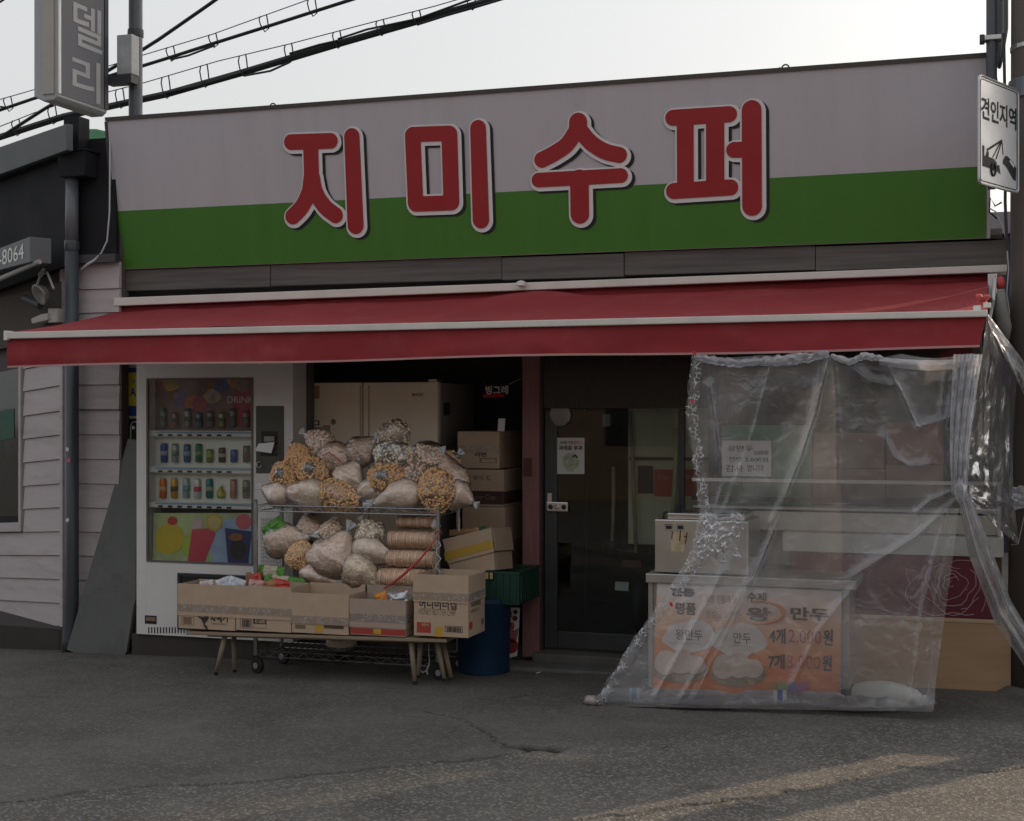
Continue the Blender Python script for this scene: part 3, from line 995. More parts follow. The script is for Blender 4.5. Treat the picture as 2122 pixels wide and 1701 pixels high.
part('collar', MB().lathe([(0.064, 0), (0.066, 0.03), (0.064, 0.06)], (pp.x, pp.y, at(281, 78, 1.05).z), 16), DKGREY, spole)
q0, q1 = at(252, 165, 0.95), at(283, 75, 0.95)
part('bracket', MB().box(q0.x, q1.x, 0.88, 0.99, q0.z + 0.02, q1.z), mat('grey_bracket', (0.42, 0.43, 0.44), 0.5, 0.2, stain=0.5), spole, bevel=0.008)
part('bracket_arm', MB().box(q0.x - 0.1, q1.x, 0.87, 0.98, q0.z - 0.05, q0.z + 0.015), DKGREY, spole)

# ------------------------------------------------------------------ neighbour's house on the left
nb = thing('neighbour_house', 'neighbouring house with grey-pink board siding and a dark eave on the left', 'house', (-6.6, 0.2, 0))
SID = mat('pinkish_siding', (0.43, 0.385, 0.39), 0.75, 0.10, 3, 0.0015, 40, stretch=(0.5, 0.5, 3), stain=0.45, stain_col=(0.20, 0.165, 0.16), sscale=3.5)
CHAR = mat('charcoal_metal', (0.016, 0.017, 0.020), 0.75, 0.2, 4, spec=0.2)
cor = at(134, 900, -0.25)
e1 = at(247, 900, -0.25)
lines = [545, 601, 650, 700, 750, 799, 850, 900, 951, 1002, 1052, 1102, 1152, 1202, 1252, 1300]
zl = [at(190, y, -0.25).z for y in lines]
SIDD = (RIGHT * -0.708 + FWD * 0.706).normalized()      # the wall that runs back to the left
SIDN = Vector((SIDD.y, -SIDD.x, 0))
if SIDN.dot(FWD) > 0: SIDN = -SIDN
def sp_(s, z, out=0.0):
    return Vector((cor.x, cor.y, 0)) + SIDD * s + SIDN * out + UP * (z - 0.07 * s)
_p = on_plane(52, 1100, Vector((cor.x, cor.y, 0)), SIDN)
ws_ = (_p - Vector((cor.x, cor.y, 0))).dot(SIDD) - .004
for i in range(len(zl) - 1):
    t_, b_ = zl[i], zl[i + 1]
    g = 0.004
    part('plank', MB().add([(cor.x + .03, -0.256, b_ + g), (e1.x, -0.256, b_ + g), (e1.x, -0.243, t_), (cor.x + .03, -0.243, t_), (cor.x + .03, -0.22, b_ + g), (e1.x, -0.22, b_ + g), (e1.x, -0.22, t_), (cor.x + .03, -0.22, t_)],
         [(0, 1, 2, 3), (7, 6, 5, 4), (0, 4, 5, 1), (3, 2, 6, 7), (0, 3, 7, 4), (1, 5, 6, 2)]), SID, nb)
    if i > 0:
        wl = b_ > at(60, 1105, -0.2).z - .01
        part('plank', MB().hexa([sp_(0.03, b_ + g, .018), sp_(ws_ if wl else 1.5, b_ + g, .018), sp_(ws_ if wl else 1.5, t_, .005), sp_(0.03, t_, .005)], -SIDN * 0.03), SID, nb)
part('backing_wall', MB().box(cor.x + .02, e1.x - 0.002, -0.215, -0.12, zl[-1], 3.3), mat('siding_back', (0.08, 0.07, 0.07), 0.9, 0.1), nb)
part('backing_wall', MB().hexa([sp_(0.02, zl[-1] - .1, -.02), sp_(3.0, zl[-1] - .1, -.02), sp_(3.0, 3.2, -.02), sp_(0.02, 3.2, -.02)], -SIDN * 0.08), MATS['siding_back'], nb)
part('corner_board', MB().hexa([sp_(-0.012, zl[-1], .024), sp_(0.03, zl[-1], .024), sp_(0.03, zl[0], .024), sp_(-0.012, zl[0], .024)], -SIDN * 0.05), SID, nb)
def wpl(px, py, out=0.0):
    """photo point on the left-running wall -> (s, z)"""
    p = on_plane(px, py, Vector((cor.x, cor.y, 0)) + SIDN * out, SIDN)
    s = (p - Vector((cor.x, cor.y, 0)) - SIDN * out).dot(SIDD)
    return s, p.z + 0.07 * s
ws, wz = wpl(50, 1100)
_, wzt = wpl(50, 762)
wf = part('window', MB().hexa([sp_(ws, wz, .03), sp_(ws + .9, wz, .03), sp_(ws + .9, wz + .07, .03), sp_(ws, wz + .07, .03)], -SIDN * .06)
          .hexa([sp_(ws, wz + .071, .03), sp_(ws + .035, wz + .071, .03), sp_(ws + .035, wzt, .03), sp_(ws, wzt, .03)], -SIDN * .06), SID, nb, bevel=0.003)
part('pane', MB().hexa([sp_(ws + .036, wz + .072, 0.0), sp_(ws + .9, wz + .072, 0.0), sp_(ws + .9, wzt, 0.0), sp_(ws + .036, wzt, 0.0)], -SIDN * .006), mat('dark_window_glass', (0.012, 0.014, 0.014), 0.06, 0.1, spec=0.6), wf)
part('window_sash', MB().hexa([sp_(ws + .037, wz + .073, .012), sp_(ws + .9, wz + .073, .012), sp_(ws + .9, wz + .12, .012), sp_(ws + .037, wz + .12, .012)], -SIDN * .01), CHAR, wf)
gp, gq = wpl(0, 915), wpl(30, 850)
part('green_blind', MB().hexa([sp_(gq[0], gp[1] + .02, .004), sp_(gp[0] + .2, gp[1], .004), sp_(gp[0] + .2, gq[1] + .02, .004), sp_(gq[0], gq[1] + .01, .004)], -SIDN * .003), mat('green_blind', (0.02, 0.075, 0.05), 0.6, 0.2), wf)
# eave, charcoal upper walls, roof edge
def wq(pts, out, thick, name, m, bev=0.0):
    c = []
    for px, py in pts:
        p = on_plane(px, py, Vector((cor.x, cor.y, 0)) + SIDN * out, SIDN)
        c.append(p)
    c = [c[0] + (c[0] - c[1]).normalized() * 1.2, c[1], c[2], c[3] + (c[3] - c[2]).normalized() * 1.2]
    return part(name, MB().hexa(c, -SIDN * thick), m, nb, bevel=bev)
wq([(0, 362), (138, 312), (138, 257), (0, 305)], 0.16, 0.05, 'roof_fascia', mat('roof_fascia_paint', (0.085, 0.095, 0.098), 0.55, 0.15), 0.006)
wq([(0, 600), (140, 550), (140, 300), (0, 350)], 0.06, 0.06, 'eave_wall', CHAR)
wq([(0, 372), (134, 322), (134, 268), (0, 320)], 0.10, 0.06, 'roof_slab', CHAR)
part('eave_wall', MB().box(at(150, 400, -.2).x, at(250, 400, -.2).x, -0.262, -0.21, at(200, 535, -.26).z, at(200, 288, -.26).z), CHAR, nb)
part('eave_ledge', MB().box(at(160, 400, -.3).x, at(240, 400, -.3).x, -0.31, -0.263, at(200, 545, -.3).z, at(200, 528, -.3).z), DKGREY, nb)
part('brown_soffit', MB().hexa([sp_(-0.0, at(100, 700, -.1).z, .03), sp_(2.2, at(100, 700, -.1).z, .03), sp_(2.2, at(100, 590, -.1).z, .03), sp_(-0.0, at(100, 590, -.1).z, .03)], -SIDN * .04), mat('brown_boarding', (0.06, 0.05, 0.042), 0.8, 0.25, 4, stretch=(1, 1, 6)), nb)
gr = at(200, 290, 0.1)
part('green_roof_tile', MB().hexa([(at(155, 300, .05).x, .05, at(155, 292, .05).z), (at(205, 300, .05).x, .05, at(205, 300, .05).z), (at(195, 270, .05).x, .25, at(195, 268, .05).z), (at(150, 262, .05).x, .25, at(150, 258, .05).z)], (0, .1, .02)), mat('green_roof_sheet', (0.05, 0.16, 0.08), 0.6, 0.2), nb)
part('green_roof_tile', MB().hexa([(at(206, 300, .05).x, .05, at(206, 300, .05).z), (at(232, 300, .05).x, .05, at(232, 303, .05).z), (at(232, 270, .05).x, .25, at(232, 272, .05).z), (at(196, 262, .05).x, .25, at(196, 268, .05).z)], (0, .1, .02)), mat('faded_roof_sheet', (0.24, 0.30, 0.15), 0.6, 0.2), nb)
DCON = mat('dark_concrete', (0.05, 0.046, 0.043), 0.9, 0.25, 5, 0.004, 40, stain=0.5, stain_col=(0.025, 0.022, 0.02))
part('base_course', MB().hexa([sp_(-0.03, zl[-1] - .02, .06), sp_(3, zl[-1] - .02, .06), sp_(3, zl[-1] - .22, .06), sp_(-0.03, zl[-1] - .22, .06)], -SIDN * .1), DCON, nb)
part('base_course', MB().box(cor.x, e1.x - .002, -0.27, -0.15, -0.12, zl[-1] - .002), DCON, nb)
stp = [on_ground(-40, 1346), on_ground(138, 1346)]
part('entrance_step', MB().hexa([(stp[0].x - 1.5, stp[0].y, -.1), (stp[1].x, stp[1].y, -.1), (stp[1].x, stp[1].y, at(130, 1302, stp[1].y).z), (stp[0].x - 1.5, stp[0].y, at(0, 1285, stp[0].y).z)], (-.1, .9, 0)), DCON, nb, bevel=0.01)

# phone number sign under the eave
ns_ = thing('number_sign', 'grey light box with a white phone number, cut by the left edge', 'sign', sp_(0.5, 2.6, .3))
def wpt(px, py, out): return on_plane(px, py, Vector((cor.x, cor.y, 0)) + SIDN * out, SIDN)
c_ = [wpt(0, 560, .34), wpt(62, 544, .34), wpt(62, 491, .34), wpt(0, 515, .34)]
c_[0] += (c_[0] - c_[1]) * 2.5
c_[3] += (c_[3] - c_[2]) * 2.5
part('box', MB().hexa(c_, -SIDN * .16), mat('sign_box_grey', (0.13, 0.14, 0.15), 0.5, 0.1), ns_, bevel=0.004)
tb, tt = wpt(-2, 551, .343), wpt(50, 536, .343)
ub = wpt(50, 504, .343)
text_part('lettering', '0-8064', wpt(-14, 556, .343), wpt(49, 537, .343) - wpt(-14, 556, .343), ub - tt, WHITEP, ns_, 0.0)
part('gutter', MB().tube([wpt(-60, 605, .3), wpt(82, 543, .3)], 0.018, 8), mat('pale_gutter', (0.33, 0.33, 0.33), 0.5, 0.1), ns_)

# floodlight and meter under the eave
fl = thing('floodlight', 'dusty metal floodlight with a wire guard under the dark eave', 'lamp', wpt(88, 600, .1))
p = wpt(95, 605, .16)
part('housing', MB().lathe([(0.001, 0), (0.05, 0.004), (0.075, 0.05), (0.08, 0.06), (0.07, 0.062), (0.02, 0.03)], p, 18, -SIDN * -1 + Vector((0, 0, -.5))), mat('dusty_lamp_metal', (0.30, 0.29, 0.27), 0.5, 0.25, metal=0.5, stain=0.5), fl, smooth=True)
part('bracket', MB().tube([wpt(75, 597, .2), wpt(84, 570, .18), wpt(98, 566, .18), wpt(112, 600, .2)], 0.009, 6).tube([wpt(84, 570, .18), wpt(92, 562, .05)], 0.02, 8), MATS['dusty_lamp_metal'], fl)
p = wpt(60, 632, .14)
part('junction_tube', MB().tube([wpt(50, 620, .16), wpt(84, 634, .12)], 0.03, 10), DKGREY, fl)
a_, b_ = wpt(68, 672, .1), wpt(100, 650, .1)
single('junction_box', MB().hexa([wpt(66, 672, .12), wpt(98, 664, .12), wpt(98, 650, .12), wpt(84, 652, .12), wpt(64, 661, .12)], -SIDN * .08).hexa([wpt(99, 670, .10), wpt(118, 668, .10), wpt(118, 640, .10), wpt(99, 640, .10)], -SIDN * .07),
       mat('chalky_plastic', (0.40, 0.38, 0.36), 0.7, 0.2, stain=0.4), 'chalky white junction box on the wall just above the left end of the awning', 'box', bevel=0.006)

# downpipe
PIPE = mat('slate_pvc', (0.052, 0.058, 0.068), 0.38, 0.15, 5, stain=0.3, stain_col=(0.12, 0.12, 0.12), stretch=(1, 1, 0.4))
dp = thing('downpipe', 'dark grey rainwater downpipe with a square hopper on the corner of the left house', 'downpipe', (at(149, 900, -.34).x, -.34, -.05))
dxp = at(149, 900, -.34).x
part('pipe', MB().tube([(dxp, -.34, at(149, 370, -.34).z), (dxp, -.34, at(149, 520, -.34).z)], 0.047, 16), mat('grey_pvc', (0.115, 0.12, 0.135), 0.35, 0.12, 5, stretch=(1, 1, .4)), dp, smooth=True)
part('pipe', MB().tube([(dxp, -.34, at(149, 519, -.34).z), (dxp, -.34, 0.3), (dxp - 0.02, -.345, 0.02), (dxp - .03, -.36, -.06)], 0.0495, 16), PIPE, dp, smooth=True)
part('collar', MB().lathe([(0.052, 0), (0.054, .02), (0.054, .05), (0.052, .07)], (dxp, -.34, at(149, 520, -.34).z), 16), PIPE, dp)
h0, h1 = at(119, 368, -.42), at(178, 312, -.42)
part('hopper', MB().add([(h0.x + .012, -.42, h0.z), (h1.x - .012, -.42, h0.z), (h1.x - .012, -.26, h0.z), (h0.x + .012, -.26, h0.z), (h0.x, -.43, h1.z), (h1.x, -.43, h1.z), (h1.x, -.25, h1.z), (h0.x, -.25, h1.z)],
     [(0, 1, 5, 4), (1, 2, 6, 5), (2, 3, 7, 6), (3, 0, 4, 7), (3, 2, 1, 0), (4, 5, 6, 7)]), CHAR, dp, bevel=0.006)
part('hopper_rim', MB().box(h0.x - .008, h1.x + .012, -.44, -.24, h1.z, h1.z + .012), CHAR, dp)
part('outlet_box', MB().box(at(139, 300, -.36).x, at(170, 300, -.36).x, -.40, -.27, h1.z + .013, at(150, 245, -.36).z), CHAR, dp)
STK = mat('torn_sticker', (0.55, 0.54, 0.55), 0.7, 0.2)
for px, py, s, m_, nm in ((139, 930, .018, STK, 'torn_sticker'), (143, 953, .016, mat('red_sticker', (.5, .15, .16), .6, .3), 'red_sticker'), (140, 1076, .018, STK, 'torn_sticker')):
    q = at(px, py, -.39)
    pts = [(q.x + s * math.cos(a) * random.uniform(.6, 1.3) - 0, -.392, q.z + s * 1.1 * math.sin(a) * random.uniform(.6, 1.3)) for a in np.linspace(0, 2 * math.pi, 8)[:-1]]
    part(nm, MB().hexa(pts, (0, .006, 0)), m_, dp)

# white flex from the eave to the hopper side
single('flex_cable', MB().tube([at(228, 290, -.3), at(227, 440, -.3), at(222, 500, -.3), at(210, 525, -.3), at(196, 540, -.31), at(182, 548, -.32), at(168, 560, -.33)], [.006] * 4 + [.01, .01, .008], 7),
       mat('white_flex', (.45, .45, .46), .5, .1), 'white cable hanging down beside the left end of the shop sign', 'cable', smooth=True)

# stone slab leaning beside the vending machine
SLAB = mat('slate_slab', (0.115, 0.118, 0.118), 0.75, 0.14, 4, 0.002, 50, stain=0.7, stain_col=(0.065, 0.065, 0.06), sscale=5)
gb = on_ground(205, 1354)
def slabp(px, py):
    p = at(px, py, gb.y)
    for _ in range(5):
        f = max(0, (p.z + .05) / 1.5)
        p = at(px, py, gb.y + 0.20 * f)
    return p
sl_pts = [(138, 1345), (150, 1350), (160, 1358), (196, 1360), (204, 1353), (216, 1354), (232, 1358), (255, 1360), (262, 1350), (276, 1258), (281, 1240), (284, 912), (265, 908)]
single('stone_slab', MB().hexa([slabp(*p) for p in sl_pts], (0, .03, .004)), SLAB, 'tall grey stone slab leaning between the downpipe and the vending machine', 'stone slab', bevel=0.003)
hp = [on_ground(20, 1338, .015), on_ground(70, 1340, .015), on_ground(110, 1331, .015), on_ground(145, 1326, .015), on_ground(165, 1330, .015)]
single('hose', MB().tube([q + Vector((0, .02, 0)) for q in hp], .013, 7), mat('old_hose', (.10, .10, .09), .7, .2), 'old grey hose lying by the foot of the downpipe', 'hose', smooth=True)

# notices on the corner post
nx0, nx1 = at(247, 900, -.125).x, at(266, 900, -.125).x
nt1 = thing('paper_notice', 'tall white paper strip with black handwriting beside the yellow notice', 'notice', (nx0 + .03, -.125, 1.0))
z_ = lambda py: at(260, py, -.125).z
part('sheet', MB().box(nx0, nx1, -.1275, -.1235, z_(960), z_(762)), PAPER, nt1)
for k, ch in enumerate('쌀보리콩'):
    zc = z_(785 + k * 22)
    text_part('lettering', ch, (nx0 + .012, -.129, zc), (.036, 0, 0), (0, 0, .04), INK, nt1, 0.02)
nt2 = thing('yellow_notice', 'narrow yellow and blue printed notice on the post left of the vending machine', 'notice', (nx1 + .04, -.125, 1.6))
x2, x3 = at(267, 900, -.125).x, at(286, 900, -.125).x
part('sheet', MB().box(x2, x3, -.1275, -.1235, z_(862), z_(762)), mat('yellow_print', (.52, .44, .03), .6, .06), nt2)
part('blue_print', MB().box(x2 + .001, x3 - .001, -.129, -.128, z_(773), z_(763)).box(x2 + .001, x3 - .001, -.129, -.128, z_(861), z_(842)), mat('blue_print', (.02, .04, .22), .6, .06), nt2)
text_part('lettering', 'A', (x2 + .012, -.129, z_(822)), (.05, 0, 0), (0, 0, .065), MATS['blue_print'], nt2, .03)
text_part('lettering', 'ㅁ', (x2 + .03, -.129, z_(795)), (.022, 0, 0), (0, 0, .025), MATS['blue_print'], nt2, .02)
nt3 = thing('black_notice', 'small black notice with white marks under the yellow one on the post', 'notice', (x2 + .03, -.125, 1.5))
part('sheet', MB().box(x2, x3, -.1275, -.1235, z_(930), z_(866)), INK, nt3)
part('print', MB().tube([(x2 + .018, -.129, z_(925)), (x2 + .018, -.129, z_(882)), (x2 + .03, -.129, z_(874)), (x3 - .004, -.129, z_(872))], .003, 5).lathe([(.012, 0), (.012, .002)], (x2 + .04, -.128, z_(885)), 10, (0, -1, 0)), PAPER, nt3)

# ------------------------------------------------------------------ overhead cables behind the roofs
CAB = mat('black_cable', (0.012, 0.013, 0.014), 0.5, 0.1)
def cpts(P, y, ext=True):
    q = [at(px, py, y) for px, py in P]
    if ext:
        q = [q[0] + (q[0] - q[1]).normalized() * 9] + q + [q[-1] + (q[-1] - q[-2]).normalized() * 14]
    return q
def interp_at(P, px):
    for (xa, ya), (xb, yb) in zip(P[:-1], P[1:]):
        if xa <= px <= xb:
            return ya + (yb - ya) * (px - xa) / (xb - xa)
    return None
def bundle(name, lab, y, mess, core, r, rings, extra):
    t = thing(name, lab, 'cable', at(*core[1], y))
    part('messenger_wire', MB().tube(cpts(mess, y), .006, 5), CAB, t)
    part('core_cable', MB().tube(cpts(core, y), r, 8), CAB, t)
    for e_ in extra:
        part('loose_strand', MB().tube(cpts(e_, y - .05, False), .012, 6), CAB, t)
    for px in rings:
        m0, m1 = interp_at(mess, px), interp_at(core, px)
        if m0 is None or m1 is None: continue
        k = (m1 - m0)
        pts = [at(px - 9, m0 + 2, y), at(px - 11, m0 + k * .35, y - .04), at(px - 8, m0 + k * .8, y - .08), at(px + 1, m1 + 9, y - .05), at(px + 9, m1 + 2, y), at(px + 6, m0 + k * .3, y), at(px + 4, m0 - 2, y)]
        part('hanger_ring', MB().tube(pts, .008, 5), CAB, t)
YC = 5.0
mess1 = [(-20, 268), (0, 263), (70, 235), (120, 218), (300, 172), (450, 128), (600, 92), (760, 50), (900, 14), (1000, -15)]
core1 = [(-20, 291), (0, 285), (70, 262), (130, 243), (270, 212), (345, 196), (500, 152), (600, 122), (700, 92), (790, 66), (860, 46), (980, 12), (1060, -12)]
bundle('cable_bundle', 'thick black cable bundle strung on hanger rings, lower one across the sky', YC, mess1, core1, .04, (35, 110, 250, 345, 425, 505, 600, 700, 790, 865, 978),
       [[(345, 193), (420, 176), (505, 150)], [(505, 158), (560, 148), (600, 130)], [(700, 82), (760, 62), (865, 40), (980, -2)], [(865, 52), (960, 22), (1060, -6)], [(600, 112), (660, 94), (700, 85)]])
mess2 = [(-20, 212), (0, 207), (70, 187), (300, 114), (440, 72), (545, 34), (640, 0), (700, -20)]
core2 = [(-20, 236), (0, 229), (70, 205), (180, 172), (300, 136), (355, 119), (445, 90), (550, 57), (650, 25), (735, -2), (800, -25)]
bundle('cable_bundle', 'thinner black cable with hanger rings, upper one running above the thick bundle', YC + .4, mess2, core2, .021, (18, 355, 443, 548, 648),
       [[(355, 124), (390, 116), (445, 95)], [(-20, 226), (0, 222), (18, 224)]])
single('overhead_cable', MB().tube(cpts([(0, 286), (90, 228), (200, 162), (300, 101), (330, 82), (425, 16), (470, -16)], YC - .4), .02, 7), CAB, 'single straight black cable crossing the two ringed cables at a steeper slant', 'cable')
single('overhead_cable', MB().tube(cpts([(-10, 12), (0, 5), (20, -8)], YC), .012, 6), CAB, 'short end of a black cable in the top left corner of the sky', 'cable')

# ------------------------------------------------------------------ right edge: utility pole, pipe post, tow-away sign
POLE = mat('old_concrete_pole', (0.105, 0.09, 0.082), 0.85, 0.16, 4, 0.003, 40, stain=0.4, stain_col=(0.06, 0.05, 0.045), stretch=(1, 1, .35))
ux, uy = at(2093, 500, -.35).x + .17, -.35
up_ = thing('utility_pole', 'thick brown concrete utility pole at the right edge of the shop', 'utility pole', (ux, uy, 0))
part('shaft', MB().lathe([(.185, -.1), (.17, 2.5), (.155, 6.8)], (ux, uy, 0), 28), POLE, up_, smooth=True)
zc = at(2100, 190, -.35).z
part('clamp_band', MB().lathe([(.172, 0), (.180, .005), (.180, .11), (.172, .115)], (ux, uy, zc - .06), 28), mat('grey_blue_band', (.15, .17, .20), .45, .1, metal=.4), up_)
part('strap', MB().lathe([(.168, 0), (.172, .004), (.172, .025), (.168, .028)], (ux, uy, at(2100, 110, -.35).z), 28), ALU, up_)
part('footing', MB().lathe([(.30, -.08), (.29, .04), (.24, .08), (.18, .085)], (ux, uy + .05, 0), 24), CONC, up_)
for k, (za, zb2, lab, top) in enumerate(((535, 455, 'white notice plate high on the utility pole', None), (640, 536, 'white and blue notice plate on the utility pole, lower one', 1))):
    t = thing('notice_plate', lab, 'notice', (ux, uy - .17, 2.5), group=None)
    z0_, z1_ = at(2118, za, -.52).z, at(2118, zb2, -.52).z
    def cyl(u, v, z0_=z0_, z1_=z1_, r_=.174):
        a = R(236 + 112 * u)
        return Vector((ux + r_ * math.cos(a), uy + r_ * math.sin(a), z0_ + (z1_ - z0_) * v))
    part('plate', MB().grid(cyl, 14, 1), mat('dull_paper', (.42, .42, .43), .7, .1), t)
    if top:
        part('blue_panel', MB().grid(lambda u, v: cyl(u, v * .45, r_=.176), 14, 1), mat('notice_blue', (.02, .05, .30), .5, .1), t)
    else:
        part('print', MB().grid(lambda u, v: cyl(.1 + u * .8, .15 + v * .08, r_=.176), 8, 1).grid(lambda u, v: cyl(.1 + u * .7, .35 + v * .08, r_=.176), 8, 1).grid(lambda u, v: cyl(.1 + u * .8, .6 + v * .14, r_=.176), 8, 1), INK, t)
pxp = at(2055, 100, -.40)
PIPEM = mat('blue_grey_pipe', (.075, .08, .095), .45, .15, 4, metal=.3)
pst = thing('pipe_post', 'dark steel pipe rising beside the utility pole at the top right', 'post', (pxp.x, -.40, 3.3))
part('pipe', MB().tube([(ux - .1, uy - .02, zc), (pxp.x + .06, -.39, zc + .0), (pxp.x + .012, -.40, zc + .02), (pxp.x, -.40, zc + .08), (pxp.x, -.40, 6)], .031, 12), PIPEM, pst, smooth=True)
q = at(2045, 80, -.43)
part('clamp', MB().box(q.x - .035, q.x + .08, -.442, -.36, q.z - .012, q.z + .016), ALU, pst, bevel=.004)
part('clamp_bolt', MB().box(q.x - .04, q.x - .012, -.45, -.36, q.z - .02, q.z + .02), DKGREY, pst, bevel=.003)
# edge of a bent metal plate strapped behind the pipe
bp_ = MB()
def bent(u, v):
    p = at(2064 + 26 * u * (1 - .55 * max(0, v - .6) / .4), -60 + 196 * v, -.38)
    return Vector((p.x, p.y + .10 * math.sin(u * 2.6), p.z))
bp_.grid(bent, 10, 12)
bo = single('bent_plate', bp_, mat('plate_grey', (.40, .40, .40), .4, .15, metal=.4, stain=.3), 'bent pale metal plate strapped behind the pipe in the top right corner', 'plate', smooth=True)
md = bo.modifiers.new('thickness', 'SOLIDIFY'); md.thickness = .004

TD = (RIGHT * .671 + FWD * .741).normalized()
TN = Vector((TD.y, -TD.x, 0))
if TN.dot(FWD) > 0: TN = -TN
tp = at(2028, 266, -1.02)
def tw(px, py, out=0.0):
    return on_plane(px, py, tp, TN) + TN * out
def tl(px, py):
    p = on_plane(px, py, tp, TN) - tp
    return p.dot(TD), p.z
ts = thing('tow_sign', 'white tow-away zone sign with Korean lettering and a tow truck pictogram', 'road sign', tp)
TC = [tl(2027, 382), tl(2108, 402), tl(2112, 189), tl(2029, 153)]
s1_ = (TC[1][0] + TC[2][0]) / 2
zb_, zt_ = (TC[0][1] + TC[1][1]) / 2, (TC[2][1] + TC[3][1]) / 2
def T(s, z, out=0.0): return tp + TD * s + UP * z + TN * out
def rrect(s0, s1, z0, z1, r, out):
    pts = []
    for cx, cz, a0 in ((s1 - r, z0 + r, -90), (s1 - r, z1 - r, 0), (s0 + r, z1 - r, 90), (s0 + r, z0 + r, 180)):
        for k in range(6):
            a = R(a0 + 18 * k)
            pts.append(T(cx + r * math.cos(a), cz + r * math.sin(a), out))
    return pts
part('plate', MB().hexa(rrect(0, s1_, zb_, zt_, .03, 0), -TN * .006), mat('sign_plate', (.55, .57, .60), .35, .06, stain=.3, stain_col=(.35, .34, .33)), ts)
part('rim', MB().tube(rrect(.004, s1_ - .004, zb_ + .004, zt_ - .004, .03, .001), .006, 6, closed=True), ALU, ts)
part('border', MB().tube(rrect(.02, s1_ - .02, zb_ + .02, zt_ - .02, .02, .001), .0025, 4, closed=True), INK, ts)
hh = zt_ - zb_
text_part('lettering', '견인지역', T(.03, zb_ + hh * .60, .002), TD * (s1_ - .06), UP * hh * .21, INK, ts, .02)
U = lambda a, b: (a * s1_, zb_ + b * hh)
def pic(polys, strokes=()):
    mb = MB()
    for i, pl_ in enumerate(polys):
        mb.hexa([T(*U(*p), .002 + .0006 * i) for p in pl_], -TN * .001)
    for a, b, r in strokes:
        mb.tube([T(*U(*a), .002), T(*U(*b), .002)], r, 5)
    return mb
part('truck_pictogram', pic([[(.09, .17), (.44, .17), (.44, .24), (.36, .27), (.24, .27), (.24, .32), (.2, .32), (.16, .27), (.09, .27)], [(.09, .26), (.13, .26), (.13, .36), (.09, .36)], [(.45, .16), (.53, .14), (.5, .22), (.45, .22)]],
     [((.2, .33), (.56, .46), .006), ((.34, .28), (.56, .46), .003), ((.42, .27), (.57, .46), .003), ((.57, .46), (.6, .33), .002)]), INK, ts)
wc = U(.345, .165)
part('truck_wheel', MB().tube([T(wc[0] + .028 * math.cos(t), wc[1] + .034 * math.sin(t), .004) for t in np.linspace(0, 2 * math.pi, 17)[:-1]], .006, 5, closed=True).lathe([(.009, 0), (.009, .002)], T(*wc, .003), 10, TN), INK, ts)
part('car_pictogram', pic([[(.6, .28), (.66, .33), (.72, .33), (.86, .29), (.94, .24), (.93, .12), (.86, .13), (.7, .22), (.6, .25)]]), INK, ts)
part('car_window', MB().hexa([T(*U(.74, .285), .005), T(*U(.86, .235), .005), T(*U(.88, .265), .005), T(*U(.78, .305), .005)], -TN * .0008), MATS['sign_plate'], ts)
part('mount', MB().box(-.02, .02, -.02, .02, 0, hh, Matrix.Translation(T(s1_ * .45, zb_, -.03))), PIPEM, ts)

# wires hanging in the gap
WIRE = mat('thin_wire', (.02, .02, .022), .5, .1)
wr = [([(2076, 420), (2062, 428), (2052, 410), (2050, 440), (2066, 454)], .006, 'kinked black wire in the gap under the tow-away sign'),
      ([(2080, 70), (2084, 300), (2083, 420), (2085, 470), (2088, 520)], .010, 'straight black wire running down beside the utility pole'),
      ([(2050, 432), (2064, 440), (2078, 470), (2086, 500), (2090, 560), (2086, 610), (2092, 650), (2080, 690)], .004, 'pale thin wire looping down the edge of the utility pole')]
for P, r_, lab in wr:
    single('loose_wire', MB().tube([at(px, py, -.30 if 'kinked' in lab else -.5) for px, py in P], r_, 6), WIRE if 'pale' not in lab else mat('pale_wire', (.35, .35, .36), .5, .1), lab, 'wire')
gl_ = MB()
gpts = [at(2075, 600, -.55), at(2073, 640, -.55), at(2080, 680, -.55), at(2088, 705, -.55)]
gl_.tube(gpts, [.02, .04, .045, .01], 8)
single('rag', gl_, mat('grey_rag', (.17, .17, .16), .9, .2, 20, .004), 'grey rag hanging below the red knob at the awning end', 'rag', smooth=True)

# building far behind, seen in the gap on the right
fb = thing('far_building', 'dark blue building with a grey roof edge seen through the gap on the right', 'building', (1.6, 9, 0))
p0_, p1_ = at(2030, 470, 8), at(2130, 440, 8)
part('wall', MB().box(p0_.x - .3, p1_.x + 3.5, 8, 12, 0, p0_.z - .1), mat('navy_wall', (.02, .026, .045), .7, .2), fb)
part('roof', MB().box(p0_.x - .4, p1_.x + 3.6, 7.9, 12.1, p0_.z - .1, p1_.z), mat('grey_roof_edge', (.22, .21, .22), .8, .15), fb)

# ------------------------------------------------------------------ drinks vending machine
VY = -0.42
VWHITE = mat('vending_white', (0.66, 0.65, 0.64), 0.42, 0.05, 4, stain=0.2, stain_col=(0.36, 0.34, 0.31))
vm = thing('vending_machine', 'cream drinks vending machine with a window of cans and a fruit drink poster', 'vending machine', (at(440, 1000, VY).x, VY, 0))
vm['label'] = 'cream drinks vending machine with a window of cans above a fruit drink poster'
def V(px, py, y=VY): return at(px, py, y)
vx0, vx1 = V(283, 1000).x, V(607, 1000).x
wx0_, wx1_ = V(304, 1000).x, V(525, 1000).x
vz0, vz1 = V(300, 1313).z, 1.99
wz0, wz1 = V(400, 1166).z, V(400, 784).z
YB = VY + 0.20
part('cabinet', MB().box(vx0, vx1, YB, VY + 0.33, vz0, vz1), mat('vending_side_grey', (.11, .105, .11), .5, .08), vm, bevel=.01)
